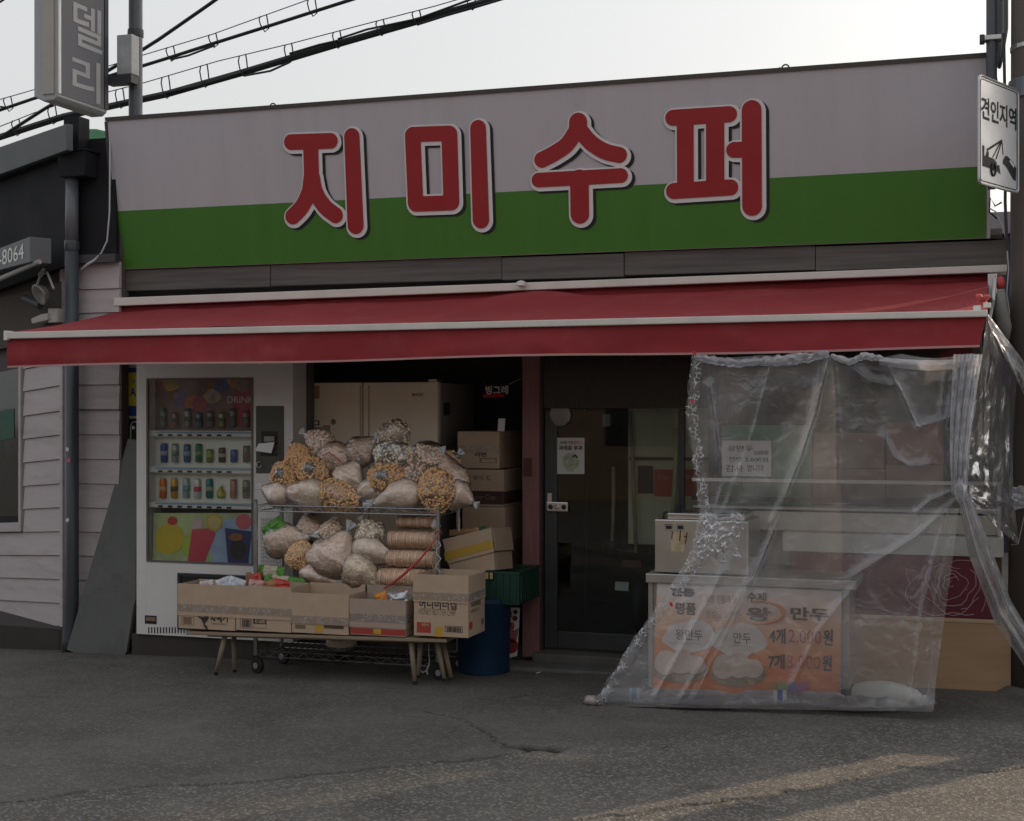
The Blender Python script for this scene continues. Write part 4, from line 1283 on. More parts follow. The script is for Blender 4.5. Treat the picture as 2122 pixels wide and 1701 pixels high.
fr_ = part('front_panel', MB().box(vx0, wx0_, VY, YB - .001, vz0, vz1).box(wx1_, vx1, VY, YB - .001, vz0, vz1)
     .box(wx0_ + .0005, wx1_ - .0005, VY, YB - .001, wz1, vz1).box(wx0_ + .0005, wx1_ - .0005, VY, YB - .001, vz0, wz0), VWHITE, vm)
part('window_seal', MB().hexa([(wx0_, VY - .004, wz0), (wx1_, VY - .004, wz0), (wx1_, VY - .004, wz0 + .012), (wx0_, VY - .004, wz0 + .012)], (0, .02, 0)).hexa([(wx0_, VY - .004, wz1 - .012), (wx1_, VY - .004, wz1 - .012), (wx1_, VY - .004, wz1), (wx0_, VY - .004, wz1)], (0, .02, 0))
     .hexa([(wx0_, VY - .004, wz0 + .0125), (wx0_ + .012, VY - .004, wz0 + .0125), (wx0_ + .012, VY - .004, wz1 - .0125), (wx0_, VY - .004, wz1 - .0125)], (0, .02, 0)).hexa([(wx1_ - .012, VY - .004, wz0 + .0125), (wx1_, VY - .004, wz0 + .0125), (wx1_, VY - .004, wz1 - .0125), (wx1_ - .012, VY - .004, wz1 - .0125)], (0, .02, 0)), mat('grey_seal', (.12, .11, .11), .5, .1), vm, kind='stuff')
part('window_glass', MB().box(wx0_ + .0125, wx1_ - .0125, VY + .006, VY + .010, wz0 + .0125, wz1 - .0125), glass('vending_glass', (.99, 1, 1), .03, .6), vm)
YI = VY + 0.11
part('display_back', MB().box(wx0_ + .001, wx1_ - .001, YI, YI + .02, V(400, 1050, YI).z, V(400, 893, YI).z), mat('display_cream', (.72, .74, .68), .6, .06), vm)
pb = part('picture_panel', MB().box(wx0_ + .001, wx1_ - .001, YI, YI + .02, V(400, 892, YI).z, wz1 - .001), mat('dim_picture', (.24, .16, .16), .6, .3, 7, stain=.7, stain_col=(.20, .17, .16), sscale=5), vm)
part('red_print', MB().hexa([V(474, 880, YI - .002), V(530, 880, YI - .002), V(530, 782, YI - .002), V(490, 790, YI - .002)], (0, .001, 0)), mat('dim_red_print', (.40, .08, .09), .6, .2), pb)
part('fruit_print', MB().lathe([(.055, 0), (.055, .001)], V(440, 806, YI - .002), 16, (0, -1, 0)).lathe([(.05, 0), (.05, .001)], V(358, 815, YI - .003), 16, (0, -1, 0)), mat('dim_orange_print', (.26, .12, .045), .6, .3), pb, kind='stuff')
rp = random.Random(12)
for i, c_ in enumerate(((.30, .12, .30), (.42, .10, .10), (.45, .30, .08), (.20, .14, .32), (.48, .20, .06), (.36, .12, .12), (.40, .34, .28), (.14, .12, .28), (.46, .24, .10), (.28, .20, .18))):
    px_, py_ = 312 + 21 * i + rp.uniform(-6, 6), rp.uniform(796, 838)
    if px_ > 470: py_ = rp.uniform(790, 812)
    part('fruit_picture', MB().hexa([V(px_ + rp.uniform(13, 21) * math.cos(t), py_ + rp.uniform(11, 17) * math.sin(t), YI - .0035 - i * .0006) for t in np.linspace(0, 6.2832, 11)[:-1]], (0, .0004, 0)), mat('fruit_%d' % i, c_, .6, .5, 14), pb)
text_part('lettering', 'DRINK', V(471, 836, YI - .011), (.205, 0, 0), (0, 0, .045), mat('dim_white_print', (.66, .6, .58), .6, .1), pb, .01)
rail_b = mat('rail_blue', (.22, .33, .42), .5, .1)
for k, py in enumerate((893, 968, 1041)):
    z = V(400, py, VY + .06).z
    r_ = part('display_rail', MB().box(wx0_ + .001, wx1_ - .002, VY + .045, YI - .001, z - .004, z + .004).box(wx0_ + .001, wx1_ - .002, VY + .028, VY + .044, z - .034, z + .006), mat('rail_white', (.60, .60, .57), .45, .06), vm)
    part('blue_strip', MB().box(wx0_ + .05, wx1_ - .03, VY + .025, VY + .0275, z - .012, z + .001), rail_b, r_)
    for i in range(8):
        x = wx0_ + .075 + i * .0765
        part('button', MB().box(x, x + .036, VY + .022, VY + .0275, z - .031, z - .018), BLACK, r_, bevel=.002)
for k, (px, c) in enumerate(((330, 0),)):
    pass
# lower drink poster
ZP = VY + .05
po = part('drink_poster', MB().hexa([V(316, 1166, ZP), V(523, 1172, ZP), V(523, 1062, ZP), V(318, 1062, ZP)], (0, .006, 0)), mat('poster_lime', (.40, .47, .22), .5, .25, 5, stain=.8, stain_col=(.55, .60, .52), sscale=3), vm)
def pp_(nm, pts, m_, d):
    return part(nm, MB().hexa([V(*p, ZP - .002 - .001 * d) for p in pts], (0, .0012, 0)), m_, po)
def blob(cx, cy, rx, ry, n=18, a0=0, a1=360): return [(cx + rx * math.cos(R(a0 + (a1 - a0) * i / n)), cy + ry * math.sin(R(a0 + (a1 - a0) * i / n))) for i in range(n)]
pp_('blue_patch', [(440, 1165), (522, 1168), (522, 1070), (458, 1075), (430, 1110)], mat('p_blue', (.30, .42, .58), .5, .3, 6), 0)
pp_('red_patch', blob(505, 1080, 17, 16), mat('p_red2', (.52, .12, .14), .5, .2), 1)
pp_('yellow_glass', [(322, 1105), (338, 1085), (360, 1083), (378, 1097), (382, 1118), (372, 1140), (345, 1148), (322, 1138)], mat('p_yellow', (.55, .42, .03), .5, .15, 6), 2)
pp_('cherry', blob(357, 1078, 10, 9), mat('p_red', (.50, .05, .04), .5, .2), 3)
pp_('lime_leaf', blob(390, 1130, 14, 24), mat('p_lime', (.34, .45, .06), .5, .2), 1)
pp_('red_glass', [(388, 1166), (422, 1166), (447, 1105), (442, 1093), (398, 1096)], mat('p_red3', (.52, .06, .09), .5, .15), 3)
pp_('foam', [(396, 1095), (420, 1093), (418, 1071), (404, 1070)], mat('p_pale', (.52, .40, .40), .5, .15), 2)
pp_('lemon_slice', blob(444, 1081, 18, 18), mat('p_orange', (.52, .36, .08), .5, .15), 4)
pp_('lemon_flesh', blob(444, 1081, 13, 13), mat('p_lemon', (.55, .45, .17), .5, .15), 5)
pp_('cola_glass', [(472, 1166), (514, 1168), (522, 1100), (466, 1093)], mat('p_navy', (.035, .04, .14), .5, .3), 3)
pp_('cola', blob(493, 1138, 17, 22), mat('p_black', (.025, .02, .02), .5, .2), 4)
pp_('cola_glint', blob(488, 1112, 15, 8), mat('p_brown', (.28, .11, .04), .5, .3), 5)
# coin panel and details
cp = part('coin_panel', MB().hexa([V(530, 980, VY - .004), V(588, 980, VY - .004), V(588, 842, VY - .004), V(530, 842, VY - .004)], (0, .02, 0)), mat('coin_panel_grey', (.075, .075, .065), .45, .15), vm, bevel=.004)
def vb(nm, a, b, m_, par, o=.010, th=.008, bev=.002):
    p, q = V(*a, VY - o), V(*b, VY - o)
    return part(nm, MB().box(p.x, q.x, VY - o, VY - o + th, q.z, p.z), m_, par, bevel=bev)
vb('bill_slot', (541, 893), (574, 920), BLACK, cp)
vb('slot_lip', (547, 903), (568, 914), mat('slot_grey', (.25, .25, .24), .4, .1), cp, .022, .011)
vb('lower_slot', (539, 938), (573, 944), BLACK, cp)
part('key_ring', MB().tube([V(537 + 5 * math.cos(t), 962 + 6 * math.sin(t), VY - .012) for t in np.linspace(.4, 5.4, 12)], .004, 6), ALU, cp)
part('return_lever', MB().tube([V(563, 963, VY - .012), V(572, 965, VY - .016)], .004, 6), ALU, cp)
text_part('lettering', 'LOTTE', V(546, 778), (.115, 0, 0), (0, 0, .027), mat('dark_print', (.16, .15, .14), .6, .1), vm, .0)
vm.children[-1].location.y -= .003
vb('info_label', (300, 1291), (324, 1275), BLACK, vm, .003, .002, 0)
vb('info_print', (302, 1285), (322, 1278), mat('label_brown', (.22, .14, .11), .6, .2), vm, .0045, .001, 0)
rim = []
p, q = V(368, 1302, VY - .006), V(560, 1193, VY - .006)
part('outlet_frame', MB().box(p.x, p.x + .028, VY - .014, VY - .001, p.z, q.z).box(p.x + .0285, q.x, VY - .014, VY - .001, q.z - .03, q.z).box(p.x + .0285, q.x, VY - .014, VY - .001, p.z, p.z + .03), mat('outlet_black', (.03, .03, .032), .4, .15), vm, bevel=.006)
part('outlet_flap', MB().box(p.x + .0285, q.x, VY - .006, VY - .001, p.z + .0305, q.z - .0305), BLACK, vm)
gm = MB()
for i in range(17):
    a = V(307 + i * 6.1, 1311, VY - .002)
    gm.box(a.x, a.x + .0095, VY - .002, VY + .002, a.z, a.z + .042)
part('vent_slots', gm, BLACK, vm, kind='stuff')
part('vent_plate', MB().box(vx0 + .001, wx1_, VY - .001, VY + .001, vz0, V(300, 1296).z), VWHITE, vm)
part('plinth', MB().box(vx0 - .05, vx1 + .3, VY + .02, VY + .42, -.2, vz0 - .004), mat('dark_plinth', (.05, .043, .04), .85, .2, stain=.3), vm)
fp = single('flyer', MB().hexa([V(528, 933, VY - .03), V(562, 938, VY - .045), V(569, 915, VY - .03), V(536, 918, VY - .02)], (0, .002, 0)), PAPER, 'creased paper flyer stuck in the dark coin panel of the vending machine', 'flyer')
for o in (cp,):
    pass

CANC = {}
def can_mesh(r, h, bottle=False):
    k = (r, h, bottle)
    if k not in CANC:
        prof = [(r * .82, 0), (r, .008), (r, h * .86), (r * .80, h * .96), (r * .80, h), (r * .70, h - .003)] if not bottle else [(r * .8, 0), (r, .01), (r, h * .5), (r * .75, h * .72), (r * .42, h * .85), (r * .42, h), (r * .3, h)]
        CANC[k] = MB().lathe(prof, n=14).mesh('drink_can', smooth=True)
    return CANC[k]
def make_can(px, base, top, col, lab, bottle=False, band=None):
    yb = VY + .095
    p = V(px, base, yb)
    h = V(px, top, yb).z - p.z
    t = thing('drink_can', lab, 'can' if not bottle else 'bottle', p, 0, 'drinks shown in the vending machine window')
    me = MB().lathe([(.021, 0), (.0255, .007), (.0255, h * .87), (.021, h * .97), (.021, h - .004)] if not bottle else [(.024, 0), (.030, .01), (.030, h * .5), (.022, h * .7), (.014, h * .8), (.014, h - .004)], n=14).mesh('body', smooth=True)
    nm = 'can_%d_%d_%d' % tuple(int(c * 100) for c in col)
    link('body', me, mat(nm, col, .32, .18, 30, metal=.35), t)
    link('lid', MB().lathe([(.0195, h - .0035), (.021, h), (.018, h + .001), (.016, h - .002)] if not bottle else [(.015, h - .0035), (.015, h + .012), (.004, h + .013)], n=14).mesh('lid'), ALU if not bottle else WHITEP, t)
    if band:
        link('label_band', MB().lathe([(.0262, h * .35), (.0262, h * .6)] if not bottle else [(.0307, h * .15), (.0307, h * .45)], n=14).mesh('label_band', smooth=True), mat('canband_%d_%d_%d' % tuple(int(c * 100) for c in band), band, .4, .2, 30), t)
W_ = (.55, .55, .52)
for px, top, col, lab, band, bt in (
    (340, 917, (.03, .06, .25), 'tall blue can at the left end of the middle display row', (.3, .32, .4), 0),
    (363, 918, (.32, .33, .31), 'silver grey can with a green mark, beside the blue can in the middle row', (.12, .2, .13), 0),
    (388, 919, (.05, .12, .22), 'steel blue can between a silver and a green can in the middle row', (.25, .3, .35), 0),
    (412, 918, (.03, .16, .08), 'tall dark green can in the middle display row', (.2, .3, .12), 0),
    (435, 929, (.16, .24, .04), 'short lime green can in the middle display row', (.35, .36, .1), 0),
    (460, 926, (.05, .035, .03), 'short dark brown coffee can in the middle display row', (.4, .38, .35), 0),
    (485, 930, (.04, .08, .25), 'short blue can near the right end of the middle display row', None, 0),
    (511, 922, (.12, .10, .09), 'brownish grey can at the right end of the middle display row', (.2, .12, .08), 0)):
    make_can(px, 957, top, col, lab, bt, band)
for px, top, col, lab, band, bt in (
    (338, 990, (.52, .14, .02), 'orange can at the left end of the bottom display row', (.55, .3, .1), 0),
    (361, 990, (.55, .28, .02), 'amber yellow can beside the orange can in the bottom row', (.08, .06, .04), 0),
    (386, 990, (.30, .38, .37), 'pale silver teal can in the bottom display row', (.15, .3, .28), 0),
    (409, 991, W_, 'white can with a red patch in the bottom display row', (.5, .05, .08), 0),
    (434, 991, (.02, .15, .15), 'tall dark teal can in the bottom display row', (.25, .3, .2), 0),
    (458, 1006, (.36, .33, .05), 'short round yellow green bottle in the bottom display row', (.4, .4, .12), 1),
    (484, 992, (.40, .20, .16), 'tall salmon pink can in the bottom display row', None, 0),
    (510, 993, (.20, .19, .18), 'grey can at the right end of the bottom display row', (.1, .09, .08), 0)):
    make_can(px, 1031, top, col, lab, bt, band)
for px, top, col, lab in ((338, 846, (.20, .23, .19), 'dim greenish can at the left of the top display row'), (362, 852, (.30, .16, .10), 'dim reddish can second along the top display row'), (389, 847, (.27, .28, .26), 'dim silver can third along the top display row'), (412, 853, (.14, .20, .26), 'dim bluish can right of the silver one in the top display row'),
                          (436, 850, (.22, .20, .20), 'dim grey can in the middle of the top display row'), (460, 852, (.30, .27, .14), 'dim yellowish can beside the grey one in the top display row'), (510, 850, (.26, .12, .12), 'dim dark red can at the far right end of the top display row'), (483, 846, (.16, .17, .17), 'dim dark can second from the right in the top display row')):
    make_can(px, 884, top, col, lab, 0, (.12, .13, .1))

# ------------------------------------------------------------------ fridge in the recess
FY = -0.08
FBEI = mat('fridge_beige', (0.82, 0.72, 0.59), 0.4, 0.04, 3, stain=0.15, stain_col=(0.34, 0.28, 0.22))
fz0, fz1 = .10, at(770, 793, FY).z
fx0, fx1, fxm = at(642, 900, FY).x, at(907, 900, FY).x, at(751, 900, FY).x
frg = thing('fridge', 'beige two door fridge standing behind the heap of snack bags', 'fridge', ((fx0 + fx1) / 2, FY, fz0))
part('cabinet', MB().box(fx0 + .01, fx1 - .005, FY + .065, FY + .74, fz0, fz1 - .005), mat('fridge_side_grey', (.30, .295, .30), .5, .08), frg, bevel=.006)
dl = part('door', MB().box(fx0, fxm - .004, FY, FY + .06, fz0 + .05, fz1), FBEI, frg, bevel=.010, segs=3)
dr = part('door', MB().box(fxm + .004, fx1, FY, FY + .06, fz0 + .05, fz1), FBEI, frg, bevel=.010, segs=3)
GRV = mat('fridge_groove', (.25, .21, .17), .5, .1)
for px, d_ in ((747, dl), (765, dr)):
    a = at(px, 900, FY).x
    part('handle_groove', MB().box(a - .004, a + .002, FY - .002, FY + .004, fz0 + .4, fz1 - .02), GRV, d_)
def fb_(nm, a, b, m_, par, o=.002):
    p, q = at(*a, FY - o), at(*b, FY - o)
    return part(nm, MB().box(p.x, q.x, FY - o, FY - o + .0015, q.z, p.z), m_, par)
s_ = fb_('energy_label', (645, 827), (662, 800), mat('label_tan', (.36, .24, .12), .6, .2), dl)
part('label_dial', MB().lathe([(.018, 0), (.018, .001)], at(653, 810, FY - .004), 14, (0, -1, 0)), mat('label_gold', (.42, .30, .08), .6, .1), dl)
fb_('sticker', (648, 880), (662, 870), mat('sticker_dark', (.10, .05, .045), .6, .2), dl)
fb_('sticker', (651, 878), (659, 872), PAPER, dl, .0035)
part('magnet', MB().lathe([(.020, 0), (.020, .003)], at(691, 873, FY - .001), 14, (0, -1, 0)), mat('magnet_grey', (.22, .21, .21), .5, .2), dl)
fb_('sticker', (648, 895), (668, 884), mat('sticker_rose', (.30, .19, .17), .6, .3), dl)
fb_('sticker', (669, 894), (684, 880), mat('sticker_grey', (.30, .27, .23), .6, .3), dl)
text_part('lettering', 'MAGIC', at(854, 822, FY - .003), (.085, 0, 0), (0, 0, .022), mat('dark_print', (.16, .15, .14)), dr, .02)
part('hinge', MB().box(fx1 - .07, fx1 - .01, FY + .01, FY + .12, fz1 + .001, fz1 + .018), ALU, frg)
part('side_plate', MB().box(fx1 - .0045, fx1 - .002, FY + .12, FY + .24, fz1 - .22, fz1 - .14), DKGREY, frg)

# ------------------------------------------------------------------ wire shelf rack on castors
SY0, SY1 = -0.86, -0.50
CHR = mat('chrome_wire', (.34, .35, .36), .3, .12, 20, metal=.9)
rk_ = thing('wire_rack', 'chrome wire shelf rack on castors loaded with bags of puffed snacks', 'shelf rack', (at(718, 1200, SY0).x, (SY0 + SY1) / 2, 0))
rx0, rx1 = at(530, 1100, SY0).x, at(908, 1100, SY0).x
zt1, zt2 = at(718, 1056, SY0).z, at(718, 1222, SY0).z
zt3 = .095
for x in (rx0, rx1):
    for y in (SY0, SY1):
        g = gz(x, y)
        po_ = part('post', MB().lathe([(.0135, g + .115), (.0135, zt1 + .05), (.009, zt1 + .056)], (x, y, 0), 10), CHR, rk_)
        w = part('castor', MB().box(x - .017, x + .017, y - .004, y + .004, g + .09, g + .114).lathe([(.045, -.012), (.052, -.008), (.052, .008), (.045, .012)], (x + .012, y, g + .052), 18, (0.35, 1, 0)), BLACK, rk_)
        part('castor_hub', MB().lathe([(.02, -.02), (.02, .02)], (x + .012, y, g + .052), 12, (0.35, 1, 0)), ALU, w)
for z in (zt1, zt2, zt3):
    sh = part('shelf_rim', MB().tube([(rx0, SY0, z + .018), (rx1, SY0, z + .018)], .0042, 6).tube([(rx0, SY0, z - .018), (rx1, SY0, z - .018)], .0042, 6)
              .tube([(rx0, SY1, z + .018), (rx1, SY1, z + .018)], .0042, 6).tube([(rx0, SY1, z - .018), (rx1, SY1, z - .018)], .0042, 6)
              .tube([(rx0, SY0, z + .018), (rx0, SY1, z + .018)], .0042, 6).tube([(rx0, SY0, z - .018), (rx0, SY1, z - .018)], .0042, 6)
              .tube([(rx1, SY0, z + .018), (rx1, SY1, z + .018)], .0042, 6).tube([(rx1, SY0, z - .018), (rx1, SY1, z - .018)], .0042, 6), CHR, rk_, kind='stuff')
    n = 26
    zg = [(rx0 + (rx1 - rx0) * i / n, SY0, z + (.016 if i % 2 else -.016)) for i in range(n + 1)]
    part('zigzag_wire', MB().tube(zg, .0028, 5), CHR, rk_)
    dk = MB()
    for i in range(1, 30):
        x = rx0 + (rx1 - rx0) * i / 30
        dk.tube([(x, SY0, z + .021), (x, SY1, z + .021)], .002, 4)
    part('wire_deck', dk, CHR, rk_, kind='stuff')
# chicken-wire patterned white board at the left end under the top shelf
bq = [at(540, 1190, -.53), at(585, 1190, -.53), at(585, 1072, -.53), at(540, 1072, -.53)]
def hexmat():
    m = mat('honeycomb_print', (.50, .50, .49), .6, .05)
    nt = m.node_tree
    v = _n(nt, 'ShaderNodeTexVoronoi', feature='DISTANCE_TO_EDGE')
    v.inputs['Scale'].default_value = 40
    v.inputs['Randomness'].default_value = .25
    tc = _n(nt, 'ShaderNodeTexCoord')
    nt.links.new(tc.outputs['Object'], v.inputs['Vector'])
    cr = _n(nt, 'ShaderNodeValToRGB')
    cr.color_ramp.elements[0].position, cr.color_ramp.elements[1].position = .03, .08
    cr.color_ramp.elements[0].color = (.2, .2, .21, 1)
    cr.color_ramp.elements[1].color = (.5, .5, .49, 1)
    nt.links.new(v.outputs[0], cr.inputs[0])
    nt.links.new(cr.outputs[0], nt.nodes['Principled BSDF'].inputs['Base Color'])
    return m
single('patterned_board', MB().hexa(bq, (0, .008, 0)), hexmat(), 'small white honeycomb patterned board at the left end of the rack under its top shelf', 'board')

# ------------------------------------------------------------------ bags of puffed snacks
CREAM, TAN_, ORNG, RICE = (.93, .78, .63), (.82, .63, .48), (.74, .46, .23), (.90, .71, .57)
FILM = film('snack_film', .05, (1, 1, 1), .13, 3.6, .022, 24.0, hvar=.95, flat_fresnel=True)
SHAPES = {}
def _arc(n=4, k=5):
    vs, fs = [], []
    for i in range(n + 1):
        a = -1.2 + 2.4 * i / n
        c = np.array([math.sin(a) * 1.0, 0, math.cos(a) - .55])
        rd = np.array([math.sin(a), 0, math.cos(a)])
        for j in range(k):
            t = 2 * math.pi * j / k
            vs.append(c + .42 * (rd * math.cos(t) + np.array([0, 1, 0]) * math.sin(t)))
    for i in range(n):
        for j in range(k):
            fs.append((i * k + j, i * k + (j + 1) % k, (i + 1) * k + (j + 1) % k, (i + 1) * k + j))
    fs += [(0, 4, 3, 2), (0, 2, 1, 0)[:3], ] if False else []
    return np.array(vs), fs + [tuple(range(k - 1, -1, -1)), tuple(n * k + j for j in range(k))]
def _grain():
    k = 5
    vs = [np.array([0, 0, -1.0])] + [np.array([.48 * math.cos(2 * math.pi * j / k), .48 * math.sin(2 * math.pi * j / k), z]) for z in (-.45, .45) for j in range(k)] + [np.array([0, 0, 1.0])]
    fs = [(0, 1 + (j + 1) % k, 1 + j) for j in range(k)] + [(1 + j, 1 + (j + 1) % k, 6 + (j + 1) % k, 6 + j) for j in range(k)] + [(6 + j, 6 + (j + 1) % k, 11) for j in range(k)]
    return np.array(vs), fs
SHAPES['macaroni'], SHAPES['grain'] = _arc(), _grain()

def bag_profile(t, neck=.50):
    if t < .30:
        return math.sin(math.pi / 2 * (t / .30)) ** .62
    if t < neck:
        return 1.0 - .05 * (t - .30)
    s = (t - neck) / (1 - neck)
    return max(.06, (1 - s) ** .92 * .975 + .03)

def make_bag(px, py, w, h, y, kind, col, lab, ang=90, toward=0.0, seed=0, fat=.75, flat=0.0):
    """ang: photo-plane direction of the tied neck (degrees, 0 = right, 90 = up); toward: 0..1 neck turned to the street."""
    rnd = np.random.RandomState(seed + 11)
    c = at(px, py, y)
    s = (c - EYE).dot(FWD) / FPX
    W, H = w * s, h * s
    a = R(ang)
    ax = Vector((math.cos(a), 0, math.sin(a))) * (1 - toward) + Vector((0, -1, .25)) * toward
    ax.normalize()
    sd = ax.cross(Vector((0, -1, 0)))
    if sd.length < .2:
        sd = Vector((1, 0, 0))
    sd.normalize()
    dp = ax.cross(sd).normalized()
    if toward > .5:
        L, r1, r2 = max(W, H) * .85, W / 2, H / 2
        sd = Vector((1, 0, 0)); dp = ax.cross(sd).normalized()
    else:
        al = math.hypot(math.cos(a) * W, math.sin(a) * H)
        ac = math.hypot(math.sin(a) * W, math.cos(a) * H)
        L, r1, r2 = al * 1.10, ac / 2 * .98, min(.12, ac / 2 * fat)
    o = Vector((seed * 3.7, seed * 1.3, 5))
    def surf(u, t, off=0.0):
        th = 2 * math.pi * u
        r = bag_profile(t)
        lump = 1 + .13 * mnoise.noise(Vector((math.cos(th) * 1.3, math.sin(th) * 1.3, t * 2.6)) + o) + .05 * mnoise.noise(Vector((math.cos(th) * 4, math.sin(th) * 4, t * 7)) + o)
        if t > .6:
            lump += .10 * math.sin(th * 9 + seed) * (t - .6) * 2
        q = c + ax * ((t - .46) * L) + (sd * math.cos(th) * (r1 * r * lump + off) + dp * math.sin(th) * (r2 * r * lump + off))
        q += dp * 0.0
        return q
    root = thing('snack_bag', lab, 'snack bag', c - Vector((0, 0, H / 2)), 0, 'clear bags of puffed snacks on the rack')
    nu, nv = 26, 20
    core = MB().grid(lambda u, v: surf(u, v * (.93 if kind != 'macaroni' else .80), -.004 if kind != 'fine' else -.001), nu, nv)
    cm = mat('snack_%s_%d' % (kind, int(col[0] * 1000 + col[2] * 100)), col if kind == 'fine' else tuple((1.0 if kind == 'rice' else .72) * v_ for v_ in col), .8, .16 if kind == 'fine' else .25, 70 if kind == 'fine' else 30, .0035 if kind == 'fine' else .004, 95)  # macaroni and popcorn cores darkened to paint shade between the puffs
    part('filling', core, cm, root, smooth=True)
    if kind in SHAPES or kind in ('rice', 'popcorn'):
        shp = 'macaroni' if kind in ('macaroni',) else 'grain'
        bv, bf = SHAPES[shp]
        size, n = {'macaroni': (.0118, 640), 'rice': (.0062, 900), 'popcorn': (.0115, 380), 'grain': (.005, 700)}[kind]
        V_, F_, k = [], [], 0
        tries = 0
        while k < n and tries < n * 3:
            tries += 1
            u, t = rnd.rand(), rnd.rand() ** .9 * (.86 if kind == 'macaroni' else .93)
            if rnd.rand() > bag_profile(t) + .1:
                continue
            p = surf(u, t, -size * (.55 if kind == 'rice' else .05))
            nrm = (p - (c + ax * ((t - .46) * L)))
            if nrm.y > .02:
                continue
            M_ = np.array(Matrix.Rotation(rnd.rand() * 6.28, 3, 'X') @ Matrix.Rotation(rnd.rand() * 6.28, 3, 'Z') @ Matrix.Rotation(rnd.rand() * 6.28, 3, 'Y'))
            sz = size * rnd.uniform(.75, 1.3)
            stretch = np.array([1, 1, 1.25 if kind == 'rice' else 1.0])
            if kind == 'popcorn':
                stretch = np.array([1.4, 1.1, .8])
            V_.append((bv * stretch * sz) @ M_.T + np.array(p))
            F_ += [tuple(i + k * len(bv) for i in f) for f in bf]
            k += 1
        mb = MB()
        mb.v = [tuple(q) for q in np.concatenate(V_)]
        mb.f = F_
        hi = tuple(min(.95, v_ * 1.12) for v_ in col)
        part('puffs', mb, mat('puff_%s_%d' % (kind, int(col[0] * 1000 + col[2] * 100)), hi, .75, .28, 45, .001, 90), root, smooth=True, kind='stuff')
    part('film', MB().grid(lambda u, v: surf(u, .01 + v * .985, .006 + .004 * mnoise.noise(Vector((u * 14, v * 11, seed)))), 36, 26), FILM, root, smooth=True)
    # flared tuft of film beyond the tie
    tip = c + ax * (.54 * L)
    tu = MB().grid(lambda u, v: tip + ax * (v * L * .16 - .01) + (sd * math.cos(2 * math.pi * u) + dp * math.sin(2 * math.pi * u)) * (.008 + v * r1 * (.13 + .10 * math.sin(u * 44 + seed))), 22, 3)
    if toward > .5:
        tu = MB().grid(lambda u, v: tip - ax * (L * .05) + ax * (.012 - .028 * v + .008 * math.sin(u * 6.2832 * 11) * v) + (sd * math.cos(2 * math.pi * u) * r1 + dp * math.sin(2 * math.pi * u) * r2) * (v * (.30 + .09 * math.sin(u * 6.2832 * 5 + seed))), 66, 4)
    part('tuft', tu, film('tuft_film', .85, (.97, .97, .98), .25, .25, .004, 30, flat_fresnel=True), root)
    return root

